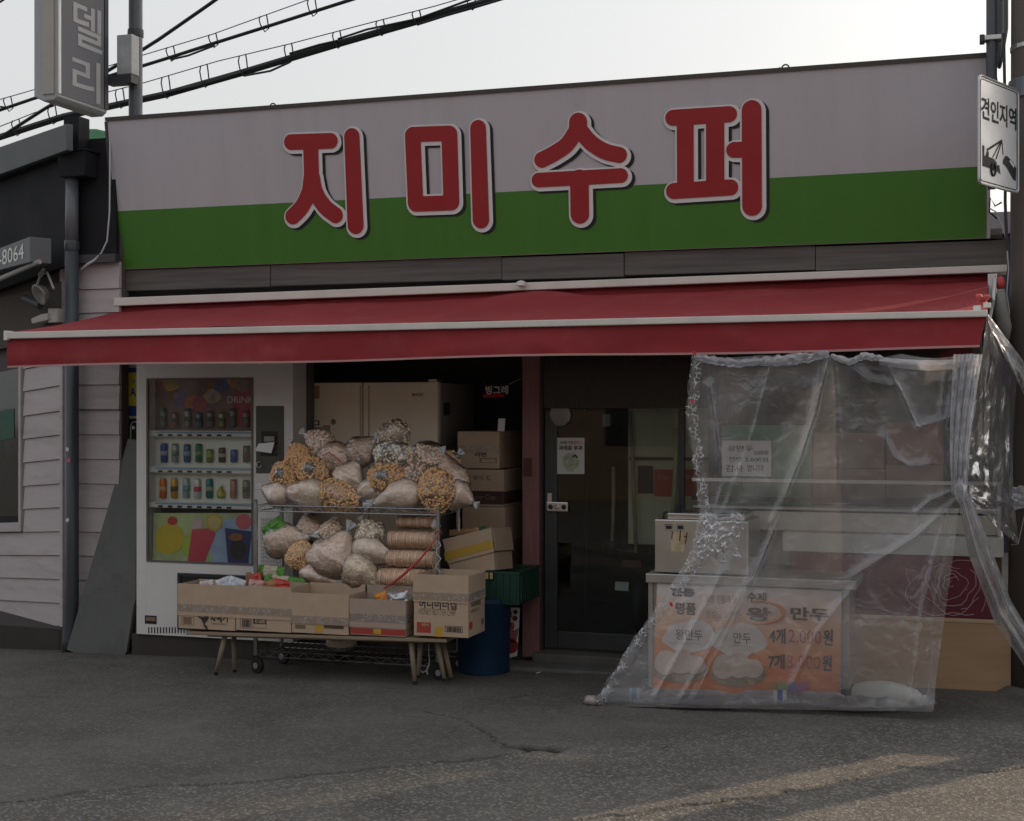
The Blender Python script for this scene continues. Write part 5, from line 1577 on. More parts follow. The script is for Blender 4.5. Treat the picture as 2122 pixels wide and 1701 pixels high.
Y0, Y1, Y2, Y3 = -.79, -.74, -.68, -.64
n_ = 0
for b in (
    (572, 1022, 62, 54, Y0, 'fine', CREAM, 'small pale bag at the far left of the top shelf, half over the vending machine', 160, 0),
    (634, 1022, 104, 66, Y0, 'fine', CREAM, 'plump cream bag lying second from left on the top shelf, neck to the left', 178, 0),
    (706, 1026, 104, 66, Y0, 'macaroni', ORNG, 'orange macaroni snack bag lying between two cream bags on the top shelf', 350, 0),
    (768, 1018, 62, 58, Y0 + .04, 'fine', CREAM, 'cream bag tucked behind the orange macaroni bag on the top shelf', 300, 0),
    (826, 1028, 112, 62, Y0 - .01, 'fine', (.93, .80, .63), 'cone shaped cream bag on the top shelf with its pointed neck to the left', 196, 0),
    (906, 1018, 78, 98, Y0 - .02, 'macaroni', ORNG, 'upright orange macaroni bag at the right end of the top shelf, above the corner post', 268, 0),
    (952, 1026, 62, 66, Y0 + .05, 'fine', (.88, .70, .57), 'pinkish cream bag at the far right of the heap with a pointed corner', 335, 0),
    (589, 983, 64, 60, Y1, 'macaroni', ORNG, 'round orange macaroni bag with its white knot facing the street, leftmost of the second layer', 90, 1),
    (650, 972, 72, 64, Y1, 'macaroni', ORNG, 'round orange macaroni bag with a white knot in front, second in the second layer', 90, 1),
    (726, 984, 76, 54, Y1, 'fine', CREAM, 'round cream bag without a visible knot in the middle of the second layer', 60, 0),
    (800, 988, 78, 68, Y1 - .03, 'macaroni', ORNG, 'large orange macaroni bag with a white star shaped knot in the centre of the heap', 80, 1),
    (862, 988, 70, 56, Y1 + .02, 'popcorn', TAN_, 'tan popcorn bag with a gathered front, right of the star knot bag', 90, 1),
    (935, 988, 74, 92, Y1 + .05, 'rice', (.74, .56, .41), 'tall dim tan bag leaning at the right side of the heap', 110, 0),
    (617, 944, 52, 58, Y2, 'macaroni', ORNG, 'small orange macaroni bag behind the leftmost knotted bags', 120, 0),
    (690, 948, 84, 66, Y2 - .02, 'rice', TAN_, 'tan rice puff bag tied with red strings on the left of the heap', 190, 0),
    (750, 932, 74, 62, Y2, 'rice', (.70, .54, .40), 'greyish tan rice puff bag left of the white popcorn bag', 40, 0),
    (811, 938, 80, 56, Y2 - .02, 'popcorn', (.93, .84, .74), 'whitish popcorn bag high in the middle of the heap', 90, .8),
    (882, 942, 82, 62, Y2, 'popcorn', TAN_, 'tan popcorn bag with a white knot at the upper right of the heap', 150, .6),
    (925, 962, 66, 60, Y2 + .05, 'macaroni', (.68, .45, .24), 'dim brownish macaroni bag at the right slope of the heap', 40, 0),
    (662, 916, 72, 54, Y3, 'popcorn', TAN_, 'pale tan popcorn bag at the top left of the heap', 150, 0),
    (810, 902, 92, 54, Y3, 'popcorn', (.74, .59, .44), 'glossy tan bag at the very top of the heap', 200, 0),
    (592, 1118, 108, 72, -.76, 'rice', RICE, 'rice puff bag lying at the left of the lower shelf, neck to the right', 10, 0),
    (640, 1093, 66, 52, -.70, 'rice', TAN_, 'dim brown bag at the back of the lower shelf near the left end', 100, 0),
    (624, 1152, 66, 54, -.78, 'macaroni', (.74, .50, .28), 'small macaroni bag under the rice puff bag on the lower shelf', 320, 0),
    (692, 1150, 98, 112, -.80, 'rice', RICE, 'big diamond shaped rice puff bag in the middle of the lower shelf', 60, 0),
    (764, 1104, 74, 48, -.72, 'popcorn', (.90, .75, .60), 'pale popcorn bag at the back of the lower shelf under the wire deck', 120, 0),
    (772, 1142, 100, 58, -.77, 'fine', CREAM, 'cream bag lying right of the diamond bag, pointing to the crackers', 345, 0),
    (668, 1196, 108, 46, -.82, 'fine', (.90, .72, .58), 'low cream bag lying at the front left of the lower shelf', 348, 0),
    (748, 1188, 104, 66, -.82, 'rice', (.90, .74, .56), 'cream rice bag at the front of the lower shelf beside the crackers', 330, 0),
    (688, 1098, 60, 40, -.70, 'popcorn', TAN_, 'small popcorn bag peeking out behind the diamond bag', 80, 0),
):
    make_bag(*b, seed=n_)
    n_ += 1
RTIE = mat('red_tie', (.42, .06, .06), .5, .1)
single('red_tie', MB().tube([at(668, 944, -.80), at(682, 936, -.83), at(700, 950, -.82), at(712, 962, -.80)], .0035, 5), RTIE, 'thin red tie string around the tan bag on the left of the heap', 'string')

# ------------------------------------------------------------------ round crackers packed on edge
CRK = mat('cracker_tan', (.80, .58, .41), .8, .22, 40, .0015, 60)
CRK2 = mat('cracker_pale', (.86, .67, .50), .8, .2, 40, .0015, 60)
def cracker_row(pa, pb, py0, py1, y, lab, n=20, seed=0):
    a, b = at(pa, (py0 + py1) / 2, y), at(pb, (py0 + py1) / 2, y)
    r = abs(at(pa, py0, y).z - at(pa, py1, y).z) / 2
    t = thing('cracker_pack', lab, 'cracker pack', (a.x, y, a.z - r), 0, 'packs of round crackers on the lower shelf')
    L = b.x - a.x
    dx = L / n
    me = MB().lathe([(r * .92, 0), (r, dx * .22), (r * 1.0, dx * .68), (r * .92, dx * .92)], (0, 0, 0), 18, (1, 0, 0)).mesh('cracker', smooth=False)
    rnd = random.Random(seed)
    for i in range(n):
        o = bpy.data.objects.new('cracker', me)
        if not me.materials:
            me.materials.append(CRK)
        COL.objects.link(o)
        o.parent = t
        o.location = (i * dx, rnd.uniform(-.0025, .0025), r + rnd.uniform(-.002, .002))
        o.rotation_euler = (rnd.uniform(0, 6), rnd.uniform(-.02, .02), rnd.uniform(-.025, .025))
        if i % 3 == 1:
            o.material_slots[0].link = 'OBJECT'
            o.material_slots[0].material = CRK2
    p0, p1 = Vector((a.x - .012, y, a.z)), Vector((b.x + .004, y, a.z))
    part('wrap', MB().tube([p0, p0 + Vector((.014, 0, 0)), p0.lerp(p1, .5), p1 - Vector((.01, 0, 0)), p1], [r * .5, r * 1.05, r * 1.07, r * 1.05, r * .5], 18, cap=False), film('cracker_wrap', .02, (1, 1, 1), .12, .8, .006, 20, flat_fresnel=True), t, smooth=True)
    return t
cracker_row(809, 902, 1097, 1134, -.74, 'upper of the three front packs of round crackers on the lower shelf', 20, 1)
cracker_row(804, 902, 1137, 1174, -.76, 'middle of the three front packs of round crackers on the lower shelf', 21, 2)
cracker_row(788, 880, 1175, 1219, -.80, 'pack of round crackers on edge at the bottom, crossed by the red tape', 19, 3)
cracker_row(826, 904, 1066, 1094, -.66, 'dim pack of round crackers lying highest at the back of the lower shelf', 14, 4)

# red plastic tape from the corner post down to the shelf
rt = [at(909, 1104, -.885), at(898, 1122, -.895), at(872, 1156, -.91), at(838, 1188, -.92), at(815, 1206, -.92), at(796, 1218, -.90)]
single('red_tape', MB().tube(rt, [.003, .005, .008, .010, .008, .004], 6).tube([at(909 + 7 * math.cos(t), 1103 + 4 * math.sin(t), -.86 + .02 * math.sin(t)) for t in np.linspace(0, 6.28, 9)[:-1]], .004, 5, closed=True),
       film('red_tape_film', .8, (.9, .4, .38), .3, .6), 'red plastic tape stretched from the rack corner post across the crackers', 'tape', smooth=True)
bpy.data.objects['red_tape'].data.materials[0] = mat('red_tape_plastic', (.45, .06, .06), .4, .12)
single('white_string', MB().tube([at(908 + 6 * math.sin(k * 1.9), 1120 + k * 9, -.885) for k in range(11)], .0025, 5), PAPER, 'thin white string wound round the right front post of the rack', 'string')

def packet(name, px, py, w, h, y, m, lab, cat='snack packet', ang=0, tilt=.4, seed=0, group=None, ends=None):
    """Pillow-shaped crinkled packet."""
    c = at(px, py, y)
    s = (c - EYE).dot(FWD) / FPX
    W, H = w * s, h * s
    a = R(ang)
    X = Vector((math.cos(a), 0, math.sin(a)))
    Y = Vector((-math.sin(a), .35 * tilt, math.cos(a))).normalized()
    N = X.cross(Y)
    o = Vector((seed * 2.3, 1, seed))
    def side(sg_):
        def f(u, v):
            e = (max(0, 1 - abs(2 * u - 1) ** 3.0) * max(0, 1 - abs(2 * v - 1) ** 2.6)) ** .6
            cr = .22 * mnoise.noise(Vector((u * 5, v * 5, 0)) + o) + .10 * mnoise.noise(Vector((u * 13, v * 12, 3)) + o)
            return c + X * ((u - .5) * W * (1 - .06 * e)) + Y * ((v - .5) * H) + N * (sg_ * e * min(W, H) * (.26 + .5 * cr) + .1 * min(W, H) * mnoise.noise(Vector((u * 3, v * 3, 9)) + o))
        return f
    mb = MB().grid(side(1), 16, 12).grid(side(-1), 16, 12)
    if ends is None:
        return single(name, mb, m, lab, cat, group, smooth=True, loc=c - Vector((0, 0, H / 2)))
    t = thing(name, lab, cat, c - Vector((0, 0, H / 2)), 0, group)
    part('wrapper', mb, m, t, smooth=True)
    for k in (-1, 1):
        part('green_end', MB().grid(lambda u, v: side(1)(.5 + k * (.27 + .24 * u), v) + N * .004, 8, 10).grid(lambda u, v: side(-1)(.5 + k * (.27 + .24 * u), v) - N * .004, 8, 10), ends, t, smooth=True)
    return t
GRN = mat('green_foil', (.07, .24, .02), .35, .25, 14, coat=.2)
packet('green_pouch', 566, 1092, 52, 30, -.80, GRN, 'bright green pouch slanting at the left under the top shelf', 'snack packet', 32, .3, 1)
packet('snack_packet', 562, 1184, 60, 26, -.83, mat('cream_wrapper', (.48, .44, .33), .5, .2, 20), 'cream packet with bright green ends, upper one at the left of the lower shelf', 'snack packet', -3, .4, 2, 'green ended packets', GRN)
packet('snack_packet', 582, 1201, 74, 20, -.85, mat('cream_wrapper', (.48, .44, .33)), 'cream packet with bright green ends lying under the other one', 'snack packet', -4, .6, 3, 'green ended packets', GRN)
packet('snack_packet', 622, 1206, 30, 18, -.86, GRN, 'small dark green packet end beside the low cream bag', 'snack packet', -10, .5, 4)

# ------------------------------------------------------------------ low folding bench
WOODB = mat('bench_wood', (.26, .20, .14), .6, .2, 5, .001, 40, stretch=(.5, 4, 4), stain=.3, stain_col=(.14, .11, .09))
BY0, BY1 = -1.13, -.875
bz = at(640, 1312, BY0).z
b0, b1 = at(384, 1307, BY0), at(925, 1323, BY0)
bn = thing('low_bench', 'low wooden folding bench carrying a row of open cardboard boxes', 'bench', ((b0.x + b1.x) / 2, BY0 + .12, 0))
part('top', MB().hexa([(b0.x, BY0, b0.z - .022), (b1.x, BY0, b1.z - .022), (b1.x, BY0, b1.z), (b0.x, BY0, b0.z)], (0, BY1 - BY0, 0)), WOODB, bn, bevel=.005)
part('apron', MB().hexa([at(430, 1318, BY0 + .05), at(880, 1331, BY0 + .05), at(880, 1325, BY0 + .05), at(430, 1311, BY0 + .05)], (0, .02, 0)), WOODB, bn)
LEGM = mat('bench_leg', (.22, .175, .125), .55, .2, 6, stretch=(3, 3, .6))
def leg(p, q):
    f = [p.lerp(q, .97), q]
    l = part('leg', MB().tube([p, p.lerp(q, .5), q], [.017, .0155, .012], 10), LEGM, bn, smooth=True)
    part('foot_cap', MB().tube([p.lerp(q, .93), q + (q - p) * .01], .0145, 10), BLACK, l)
for (ax_, ay_, bx_, by_), y in (((466, 1318, 447, 1396), BY0 + .06), ((485, 1319, 486, 1391), BY0 + .20), ((852, 1328, 860, 1416), BY0 + .06), ((918, 1330, 936, 1408), BY0 + .20)):
    leg(at(ax_, ay_, y), at(bx_, by_, y))
leg(at(872, 1328, BY0 + .16), at(866, 1402, BY0 + .16)); leg(at(905, 1328, BY0 + .12), at(922, 1410, BY0 + .12))

TAPE = film('printed_tape', .06, (.98, .97, .95), .25, .6, .002, 30, flecks=.5)
PRN = mat('carton_print', (.035, .03, .028), .7, .15)
PRL = mat('carton_print_pale', (.17, .115, .08), .7, .15)
def carton(name, lab, a, b, top, bot, strip, depth=.25, yf=BY0 - .005, rise=0.0, rs=None, tape_py=None, colr=CARD, side_strip=True, rz=0.0):
    """Open carton: a,b front edge px; top, bot, strip = py of rim, base and lower edge of the raised, taped-on flap band."""
    p0, p1 = at(a, bot, yf), at(b, bot, yf)
    zb, zt, zs = at((a + b) / 2, bot, yf).z, at((a + b) / 2, top, yf).z, at((a + b) / 2, strip, yf).z
    zb = max(zb, min(b0.z, b1.z) + (p0.x - b0.x) / (b1.x - b0.x) * (b1.z - b0.z) + .001) if name == 'open_carton' else zb
    w = p1.x - p0.x
    t = thing(name, lab, 'cardboard box', ((p0.x + p1.x) / 2, yf + depth / 2, zb), rz, 'open cartons on the low bench')
    B = MB()
    h, th = zs + .02 - zb, .004
    x0, x1, y0, y1 = -w / 2, w / 2, -depth / 2, depth / 2
    body = MB().box(x0, x1, y0, y0 + th, 0, h).box(x0, x1, y1 - th, y1, 0, h).box(x0, x0 + th, y0 + th + .0002, y1 - th - .0002, 0, h).box(x1 - th, x1, y0 + th + .0002, y1 - th - .0002, 0, h).box(x0 + th, x1 - th, y0 + th, y1 - th, .002, .006)
    part('box_body', body, colr, t, local=True)
    H = zt - zb
    s = zs - zb
    bw = part('raised_flap', MB().add([(x0 - .004, y0 - .005, s), (x1 + .004, y0 - .005, s), (x1 + .004, y0 - .004, H), (x0 - .004, y0 - .004, H), (x0 - .004, y0 - .001, s), (x1 + .004, y0 - .001, s), (x1 + .004, y0 + .000, H), (x0 - .004, y0 + .000, H)],
              [(0, 1, 2, 3), (7, 6, 5, 4), (0, 4, 5, 1), (3, 2, 6, 7), (0, 3, 7, 4), (1, 5, 6, 2)]), colr, t, local=True)
    part('raised_flap', MB().box(x1 + .0005, x1 + .0045, y0 + .002, y1, s + .004, H - .003), colr, t, local=True)
    part('raised_flap', MB().box(x0 - .0045, x0 - .0005, y0 + .002, y1, s + .004, H - .004), colr, t, local=True)
    part('raised_flap', MB().box(x0, x1, y1 + .001, y1 + .005, s, H + rise), colr, t, local=True)
    tz = (at((a + b) / 2, tape_py, yf).z - zb) if tape_py else s + .05
    part('tape', MB().box(x0 - .006, x1 + .006, y0 - .0066, y0 - .0056, tz - .024, tz + .024).box(x1 + .0055, x1 + .0062, y0 - .005, y1 * .9, tz - .022, tz + .022), TAPE, t, local=True)
    def q(px, py, out=.0012):
        g = at(px, py, yf)
        return (g.x - (p0.x + p1.x) / 2, y0 - out, g.z - zb)
    return t, q, (x0, x1, y0, y1, s, H)
def pbox(q, a, b, m, t, nm='print', out=.0014):
    p, r = q(*a, out), q(*b, out)
    return part(nm, MB().box(p[0], r[0], p[1], p[1] + .0008, min(p[2], r[2]), max(p[2], r[2])), m, t, local=True)
def ptext(q, body, a, b, m, t, bold=0, out=.0016):
    p, r = q(*a, out), q(*b, out)
    return part('lettering', lettering(MB(), body, p, (r[0] - p[0], 0, 0), (0, 0, r[2] - p[2]), bold), m, t, local=True)
def barcode(q, a, b, m, t):
    p, r = q(*a, .0014), q(*b, .0014)
    mb, x, rn = MB(), p[0], random.Random(int(a[0]))
    while x < r[0] - .002:
        w = rn.choice((.0015, .0025, .004))
        mb.box(x, min(x + w, r[0]), p[1], p[1] + .0006, p[2], r[2])
        x += w + rn.choice((.0015, .002, .003))
    return part('barcode', mb, m, t, local=True, kind='stuff')
def frame(q, a, b, m, t, w=.0025):
    p, r = q(*a, .0014), q(*b, .0014)
    mb = MB().box(p[0], r[0], p[1], p[1] + .0006, p[2], p[2] + w).box(p[0], r[0], p[1], p[1] + .0006, r[2] - w, r[2]).box(p[0], p[0] + w, p[1], p[1] + .0006, p[2] + w, r[2] - w).box(r[0] - w, r[0], p[1], p[1] + .0006, p[2] + w, r[2] - w)
    return part('print_frame', mb, m, t, local=True, kind='stuff')
YEL = mat('yellow_tape', (.50, .29, .03), .4, .08)

t, q, d = carton('open_carton', 'leftmost open carton on the bench, printed with a black twisted doughnut', 370, 487, 1210, 1303, 1276, tape_py=1260)
frame(q, (376, 1293), (402, 1278), PRL, t); barcode(q, (380, 1291), (398, 1279), PRL, t)
tw_ = MB()
for (x1_, y1_, x2_, y2_) in ((418, 1283, 430, 1276), (412, 1277, 424, 1283), (420, 1284, 424, 1292), (432, 1277, 424, 1288), (422, 1293, 430, 1303)):
    a_, b_ = Vector(q(x1_, y1_, .002)), Vector(q(x2_, y2_, .002))
    tw_.tube([a_, a_.lerp(b_, .5) + Vector((.004, 0, .003)), b_], [.004, .008, .004], 6)
part('doughnut_print', tw_, PRN, t, local=True, kind='stuff')
ptext(q, '꽈배기', (436, 1287), (472, 1268), PRN, t, .03)
ptext(q, 'Twist & Donut', (437, 1293), (470, 1289), PRL, t)
t, q, d = carton('open_carton', 'second open carton from the left on the bench, with a black number label', 489, 603, 1214, 1307, 1282, tape_py=1266)
frame(q, (498, 1300), (522, 1281), PRL, t); barcode(q, (502, 1298), (520, 1283), PRN, t)
pbox(q, (525, 1291), (552, 1281), PRN, t); ptext(q, '41680', (528, 1290), (550, 1283), CARD, t, .02, .0026)
frame(q, (525, 1300), (552, 1291.5), PRL, t, .002)
t, q, d = carton('open_carton', 'middle open carton on the bench with an orange tape square at its base', 605, 722, 1229, 1312, 1293, rise=.035, tape_py=1284)
pbox(q, (612, 1301), (633, 1294), PRL, t); pbox(q, (671, 1301), (713, 1294), PRL, t); barcode(q, (673, 1300), (711, 1295), PRN, t)
pbox(q, (653, 1309), (668, 1294), YEL, t, 'orange_tape')
CARDP = mat('mauve_cardboard', (.37, .285, .235), .85, .08, 9, .0015, 30)
t, q, d = carton('open_carton', 'greyer open carton on the bench with a red printed stripe along its base', 726, 840, 1241, 1316, 1300, rise=.055, tape_py=1280, colr=CARDP)
pbox(q, (726, 1311), (840, 1305), mat('print_red', (.34, .045, .035), .7, .15), t)
pbox(q, (774, 1312), (790, 1302), YEL, t, 'orange_tape', .003)
t, q, d = carton('open_carton', 'tall honey butter chip carton at the right end of the bench', 858, 970, 1190, 1318, 1247, depth=.30, yf=BY0 - .01, tape_py=1235, rz=0.0)
ptext(q, '허니버터칩', (868, 1259), (946, 1240), PRN, t, .02)
ptext(q, 'HONEY BUTTER CHIP', (868, 1272), (944, 1262), PRL, t, -.01)
pbox(q, (864, 1309), (893, 1289), MATS['print_red'], t); ptext(q, '50M', (874, 1296), (889, 1291), CARD, t, .02, .0026)
pbox(q, (902, 1318), (917, 1298), YEL, t, 'orange_tape')
frame(q, (922, 1308), (959, 1297), PRN, t); barcode(q, (926, 1307), (956, 1299), PRN, t)
x0, x1, y0, y1, s, H = d
def sdx(name, body, ya, za, yb, zb_, m, bold=0):
    part(name, lettering(MB(), body, (x1 + .0015, ya, za), (0, yb - ya, 0), (0, 0, zb_ - za), bold), m, t, local=True)
sdx('lettering', '허니버터칩', y0 + .05, H * .46, y0 + .22, H * .56, PRN, .02)
sdx('lettering', 'HONEY BUTTER', y0 + .05, H * .38, y0 + .20, H * .43, PRL)
part('print', MB().box(x1 + .0006, x1 + .0014, y0 + .02, y0 + .075, H * .12, H * .24), MATS['print_red'], t, local=True)
part('print', MB().box(x1 + .0006, x1 + .0014, y0 + .235, y0 + .28, H * .12, H * .22), PRL, t, local=True)

# wrappers standing out of the cartons
FOIL = mat('silver_foil', (.50, .52, .56), .25, .25, 18, metal=.6)
WBL = mat('white_blue_wrapper', (.55, .58, .64), .3, .3, 22, stain=.5, stain_col=(.10, .16, .35), sscale=30)
REDW = mat('red_wrapper', (.45, .04, .025), .35, .25, 14, coat=.3)
ORW = mat('caramel_wrapper', (.36, .17, .07), .4, .3, 16)
BRW = mat('brown_wrapper', (.22, .09, .04), .4, .3, 16)
for i, (px, py, w, h, m_, ang, lab) in enumerate((
    (428, 1209, 28, 16, mat('clear_white_wrapper', (.5, .5, .5), .25, .3, 20), 10, 'crinkled white wrapper in the leftmost carton'),
    (440, 1212, 26, 12, mat('orange_white_wrapper', (.48, .26, .16), .35, .4, 24), -8, 'orange and white wrapper low in the leftmost carton'),
    (463, 1206, 30, 20, WBL, 20, 'pale blue and white wrapper in the leftmost carton, left of its twin'),
    (490, 1206, 34, 20, WBL, -15, 'pale blue and white wrapper across the gap between the first two cartons'),
    (515, 1201, 12, 30, BRW, 4, 'narrow brown packet standing up in the second carton'),
    (531, 1197, 22, 22, REDW, 15, 'red packet standing highest in the second carton'),
    (530, 1209, 30, 18, mat('clear_red_wrapper', (.5, .3, .27), .3, .3, 20), -4, 'clear and red wrapper below the red packet in the second carton'),
    (553, 1208, 34, 14, ORW, 6, 'caramel coloured packet lying in the second carton'),
    (581, 1208, 36, 18, REDW, -10, 'bright red packet at the right of the second carton'),
    (790, 1236, 24, 20, mat('orange_stripe_wrapper', (.60, .22, .03), .35, .4, 34), 20, 'orange striped wrapper in the carton with the red stripe'),
    (824, 1236, 40, 22, FOIL, 8, 'silver crinkled wrapper in the carton with the red stripe'),
    (846, 1238, 18, 14, mat('grey_green_wrapper', (.2, .24, .2), .3, .3, 20), -20, 'grey green wrapper at the right edge of the carton with the red stripe'))):
    packet('wrapper', px, py + 3, w * 1.15, h * 1.3, BY0 + .07 + .015 * (i % 3), m_, lab, 'snack wrapper', ang, .5, i + 20)

# pot under the rack and the hook dangling from the bench
ptm = at(708, 1335, -.70)
pt = thing('steel_pot', 'shiny steel pot on the lowest shelf of the rack, above the dark gap', 'pot', (ptm.x, -.70, .118))
part('pot_body', MB().lathe([(.085, 0), (.095, .01), (.098, .10), (.102, .105), (.094, .105), (.09, .012)], (ptm.x, -.70, .118), 24), STEEL, pt, smooth=True)
part('pot_band', MB().lathe([(.0985, .03), (.0995, .032), (.0995, .07), (.0985, .072)], (ptm.x, -.70, .118), 24), mat('cream_enamel', (.5, .45, .36), .4, .1), pt, smooth=True)
hk = [at(889, 1332, -.93), at(888, 1350, -.93), at(890, 1366, -.93), at(889, 1378, -.93)]
single('hook_string', MB().tube(hk, .003, 6).tube([at(889, 1376, -.93), at(884, 1388, -.93), at(876, 1393, -.93), at(873, 1388, -.93)], .005, 6).tube([at(884, 1388, -.93), at(886, 1396, -.93)], .005, 6), mat('pale_hook', (.45, .45, .44), .4, .2), 'pale hook on a string dangling between the right legs of the bench', 'hook')

# ------------------------------------------------------------------ right stack: blue bin, crate, cartons
BBL = mat('blue_bin_plastic', (.008, .032, .075), .45, .15, 4, stain=.2, stain_col=(.03, .05, .08))
by = -.60
bl, br = at(938, 1330, by), at(1046, 1330, by)
bc = (bl.x + br.x) / 2
bb = on_ground(990, 1404)
bin_ = thing('blue_bin', 'round dark blue plastic bin behind the right end of the bench', 'bin', (bc, by + .1, gz(bc, by)))
rr = (br.x - bl.x) / 2
part('tub', MB().lathe([(rr * .92, 0), (rr * .94, .01), (rr, .44), (rr * 1.06, .45), (rr * 1.06, .48), (rr, .48), (rr * .9, .03)], (bc, by + .1, gz(bc, by)), 28), BBL, bin_, smooth=True)
part('rim', MB().lathe([(rr * 1.065, .452), (rr * 1.08, .455), (rr * 1.08, .475), (rr * 1.065, .478)], (bc, by + .1, gz(bc, by)), 28), BBL, bin_)
GRC = mat('green_crate_plastic', (.012, .05, .036), .5, .15)
c0, c1 = at(948, 1240, -.62), at(1092, 1240, -.50)
cz0, cz1 = at(1040, 1243, -.5).z, at(1040, 1184, -.5).z
cr_ = thing('green_crate', 'dark green plastic crate on the blue bin under the tilted carton', 'crate', ((c0.x + c1.x) / 2, -.4, cz0))
cx0, cx1, cy0, cy1 = c0.x, c1.x - .02, -.60, -.17
for (xa, xb, ya, yb) in ((cx0, cx1, cy0, cy0 + .012), (cx0, cx1, cy1 - .012, cy1), (cx0, cx0 + .012, cy0 + .0122, cy1 - .0122), (cx1 - .012, cx1, cy0 + .0122, cy1 - .0122)):
    part('crate_side', MB().box(xa, xb, ya, yb, cz0, cz1), GRC, cr_)
    part('crate_lip', MB().box(xa - .008, xb + .008, ya - .008, yb + .008, cz1 + .001, cz1 + .014), GRC, cr_)
part('crate_bottom', MB().box(cx0, cx1, cy0, cy1, cz0 - .01, cz0 - .001), GRC, cr_)
n = 9
for i in range(n):
    x = cx0 + .02 + i * (cx1 - cx0 - .04) / (n - 1)
    part('crate_rib', MB().box(x - .005, x + .005, cy0 - .010, cy0 - .001, cz0 + .01, cz1 - .002), GRC, cr_)
    y = cy0 + .03 + i * (cy1 - cy0 - .06) / (n - 1)
    part('crate_rib', MB().box(cx1 + .001, cx1 + .010, y - .005, y + .005, cz0 + .01, cz1 - .002), GRC, cr_)
# yellow rods of a tray in the crate
for px in (936, 946, 955, 963, 999, 1007, 1015, 1023):
    pass
tr = thing('yellow_tray', 'pale yellow slotted tray edge showing between the crate and the tilted carton', 'tray', (c0.x + .05, cy0, cz1))
tz0, tz1 = at(970, 1197, cy0 - .02).z, at(970, 1184, cy0 - .02).z
YTR = mat('yellow_plastic', (.40, .32, .14), .5, .12)
for px in (936, 945, 954, 962, 1001, 1009, 1018):
    x = at(px, 1190, cy0 - .02).x
    part('slat', MB().box(x - .009, x + .009, cy0 - .024, cy0 - .012, tz0, tz1), YTR, tr, bevel=.002)
part('tray_edge', MB().box(at(930, 1190, cy0).x, at(1026, 1190, cy0).x, cy0 - .0115, cy0 - .009, tz0, tz1 + .004), BLACK, tr)
# tilted open carton with a yellow band
ty = -.60
def tq(px, py, o=0.0): return at(px, py, ty - o)
tc = thing('tilted_carton', 'tilted open carton with a yellow tape band on the green crate', 'cardboard box', at(975, 1180, ty))
F4 = [tq(934, 1183), tq(1026, 1180), tq(1019, 1093), tq(916, 1116)]
DV = Vector((.02, .30, -.02))
part('box_body', MB().hexa([F4[0], F4[1], F4[1].lerp(F4[2], .42), F4[0].lerp(F4[3], .42)], DV), CARD, tc)
part('front_flap', MB().hexa([tq(928, 1167, .012), tq(1024, 1142, .012), tq(1018, 1092, .012), tq(917, 1117, .012)], (0, .005, 0)), CARD, tc)
yb4 = [tq(923, 1162, .0145), tq(1022, 1134, .0145), tq(1020, 1117, .0145), tq(920, 1144, .0145)]
part('yellow_band', MB().hexa(yb4, (0, .0015, 0)), mat('yellow_band', (.45, .29, .05), .45, .08), tc)
sb = [tq(1025, 1140), tq(1019, 1093), tq(1019, 1093) + DV, tq(1025, 1140) + DV]
part('side_flap', MB().hexa([p + Vector((.004, 0, 0)) for p in sb], (.005, 0, 0)), CARD, tc)
part('back_flap', MB().hexa([tq(936, 1130) + DV, tq(1022, 1120) + DV, tq(1018, 1092) + DV, tq(930, 1100) + DV], (0, .005, 0)), CARD, tc)
packet('snack_packet', 962, 1100, 66, 13, ty + .06, mat('tan_green_packet', (.36, .21, .11), .4, .4, 20), 'long tan packet lying in the top of the tilted carton', 'snack packet', 7, .6, 61)
packet('snack_packet', 1002, 1095, 22, 12, ty + .09, mat('dark_green_packet', (.05, .16, .05), .4, .3, 20), 'green packet end showing in the tilted carton by its right side', 'snack packet', 10, .6, 62)
single('pen', MB().tube([at(951, 1100, ty + .03), at(952, 1072, ty + .05)], .004, 7), WHITEP, 'thin white stick standing up out of the tilted carton', 'stick')

# stacked cartons against the column
def stackbox(a, b, top, bot, y, depth, lab, m=CARD):
    p0, p1 = at(a, bot, y), at(b, bot, y)
    z0, z1 = p0.z, at((a + b) / 2, top, y).z
    t = thing('stacked_carton', lab, 'cardboard box', ((p0.x + p1.x) / 2, y + depth / 2, z0), 0, 'closed cartons stacked by the column')
    part('box_body', MB().box(p0.x, p1.x, y, y + depth, z0, z1), m, t, bevel=.004)
    part('lid_seam', MB().box(p0.x + .003, p1.x - .003, y + depth * .5 - .002, y + depth * .5 + .002, z1 - .001, z1 + .001), CARDK, t)
    def q(px, py, o=.001):
        g = at(px, py, y - o)
        return Vector((g.x, y - o, g.z))
    def pr(nm, aa, bb, mm, o=.001):
        p, r = q(*aa, o), q(*bb, o)
        return part(nm, MB().box(p.x, r.x, y - o, y - o + .0008, p.z, r.z), mm, t)
    def tx(body, aa, bb, mm, bold=0, o=.002):
        p, r = q(*aa, o), q(*bb, o)
        return text_part('lettering', body, p, (r.x - p.x, 0, 0), (0, 0, r.z - p.z), mm, t, bold)
    return t, pr, tx, (p1.x, z0, z1)
SY = -.12
t, pr, tx, e_ = stackbox(948, 1035, 893, 969, SY, .50, 'topmost carton of the stack by the pink column, with a white card on it')
tx('라면', (984, 945), (1008, 936), PRN, .03); pr('print', (994, 958), (1029, 948), PRL); pr('print_inset', (997, 957), (1027, 950), CARD, .002)
part('tape', MB().box(at(949, 930, SY - .002).x, e_[0] + .001, SY - .0022, SY - .0014, at(990, 938, SY).z, at(990, 922, SY).z), TAPE, t)
t2, pr, tx, e2 = stackbox(956, 1044, 972, 1047, SY - .01, .50, 'middle stacked carton with a dark band reading Paper Cup')
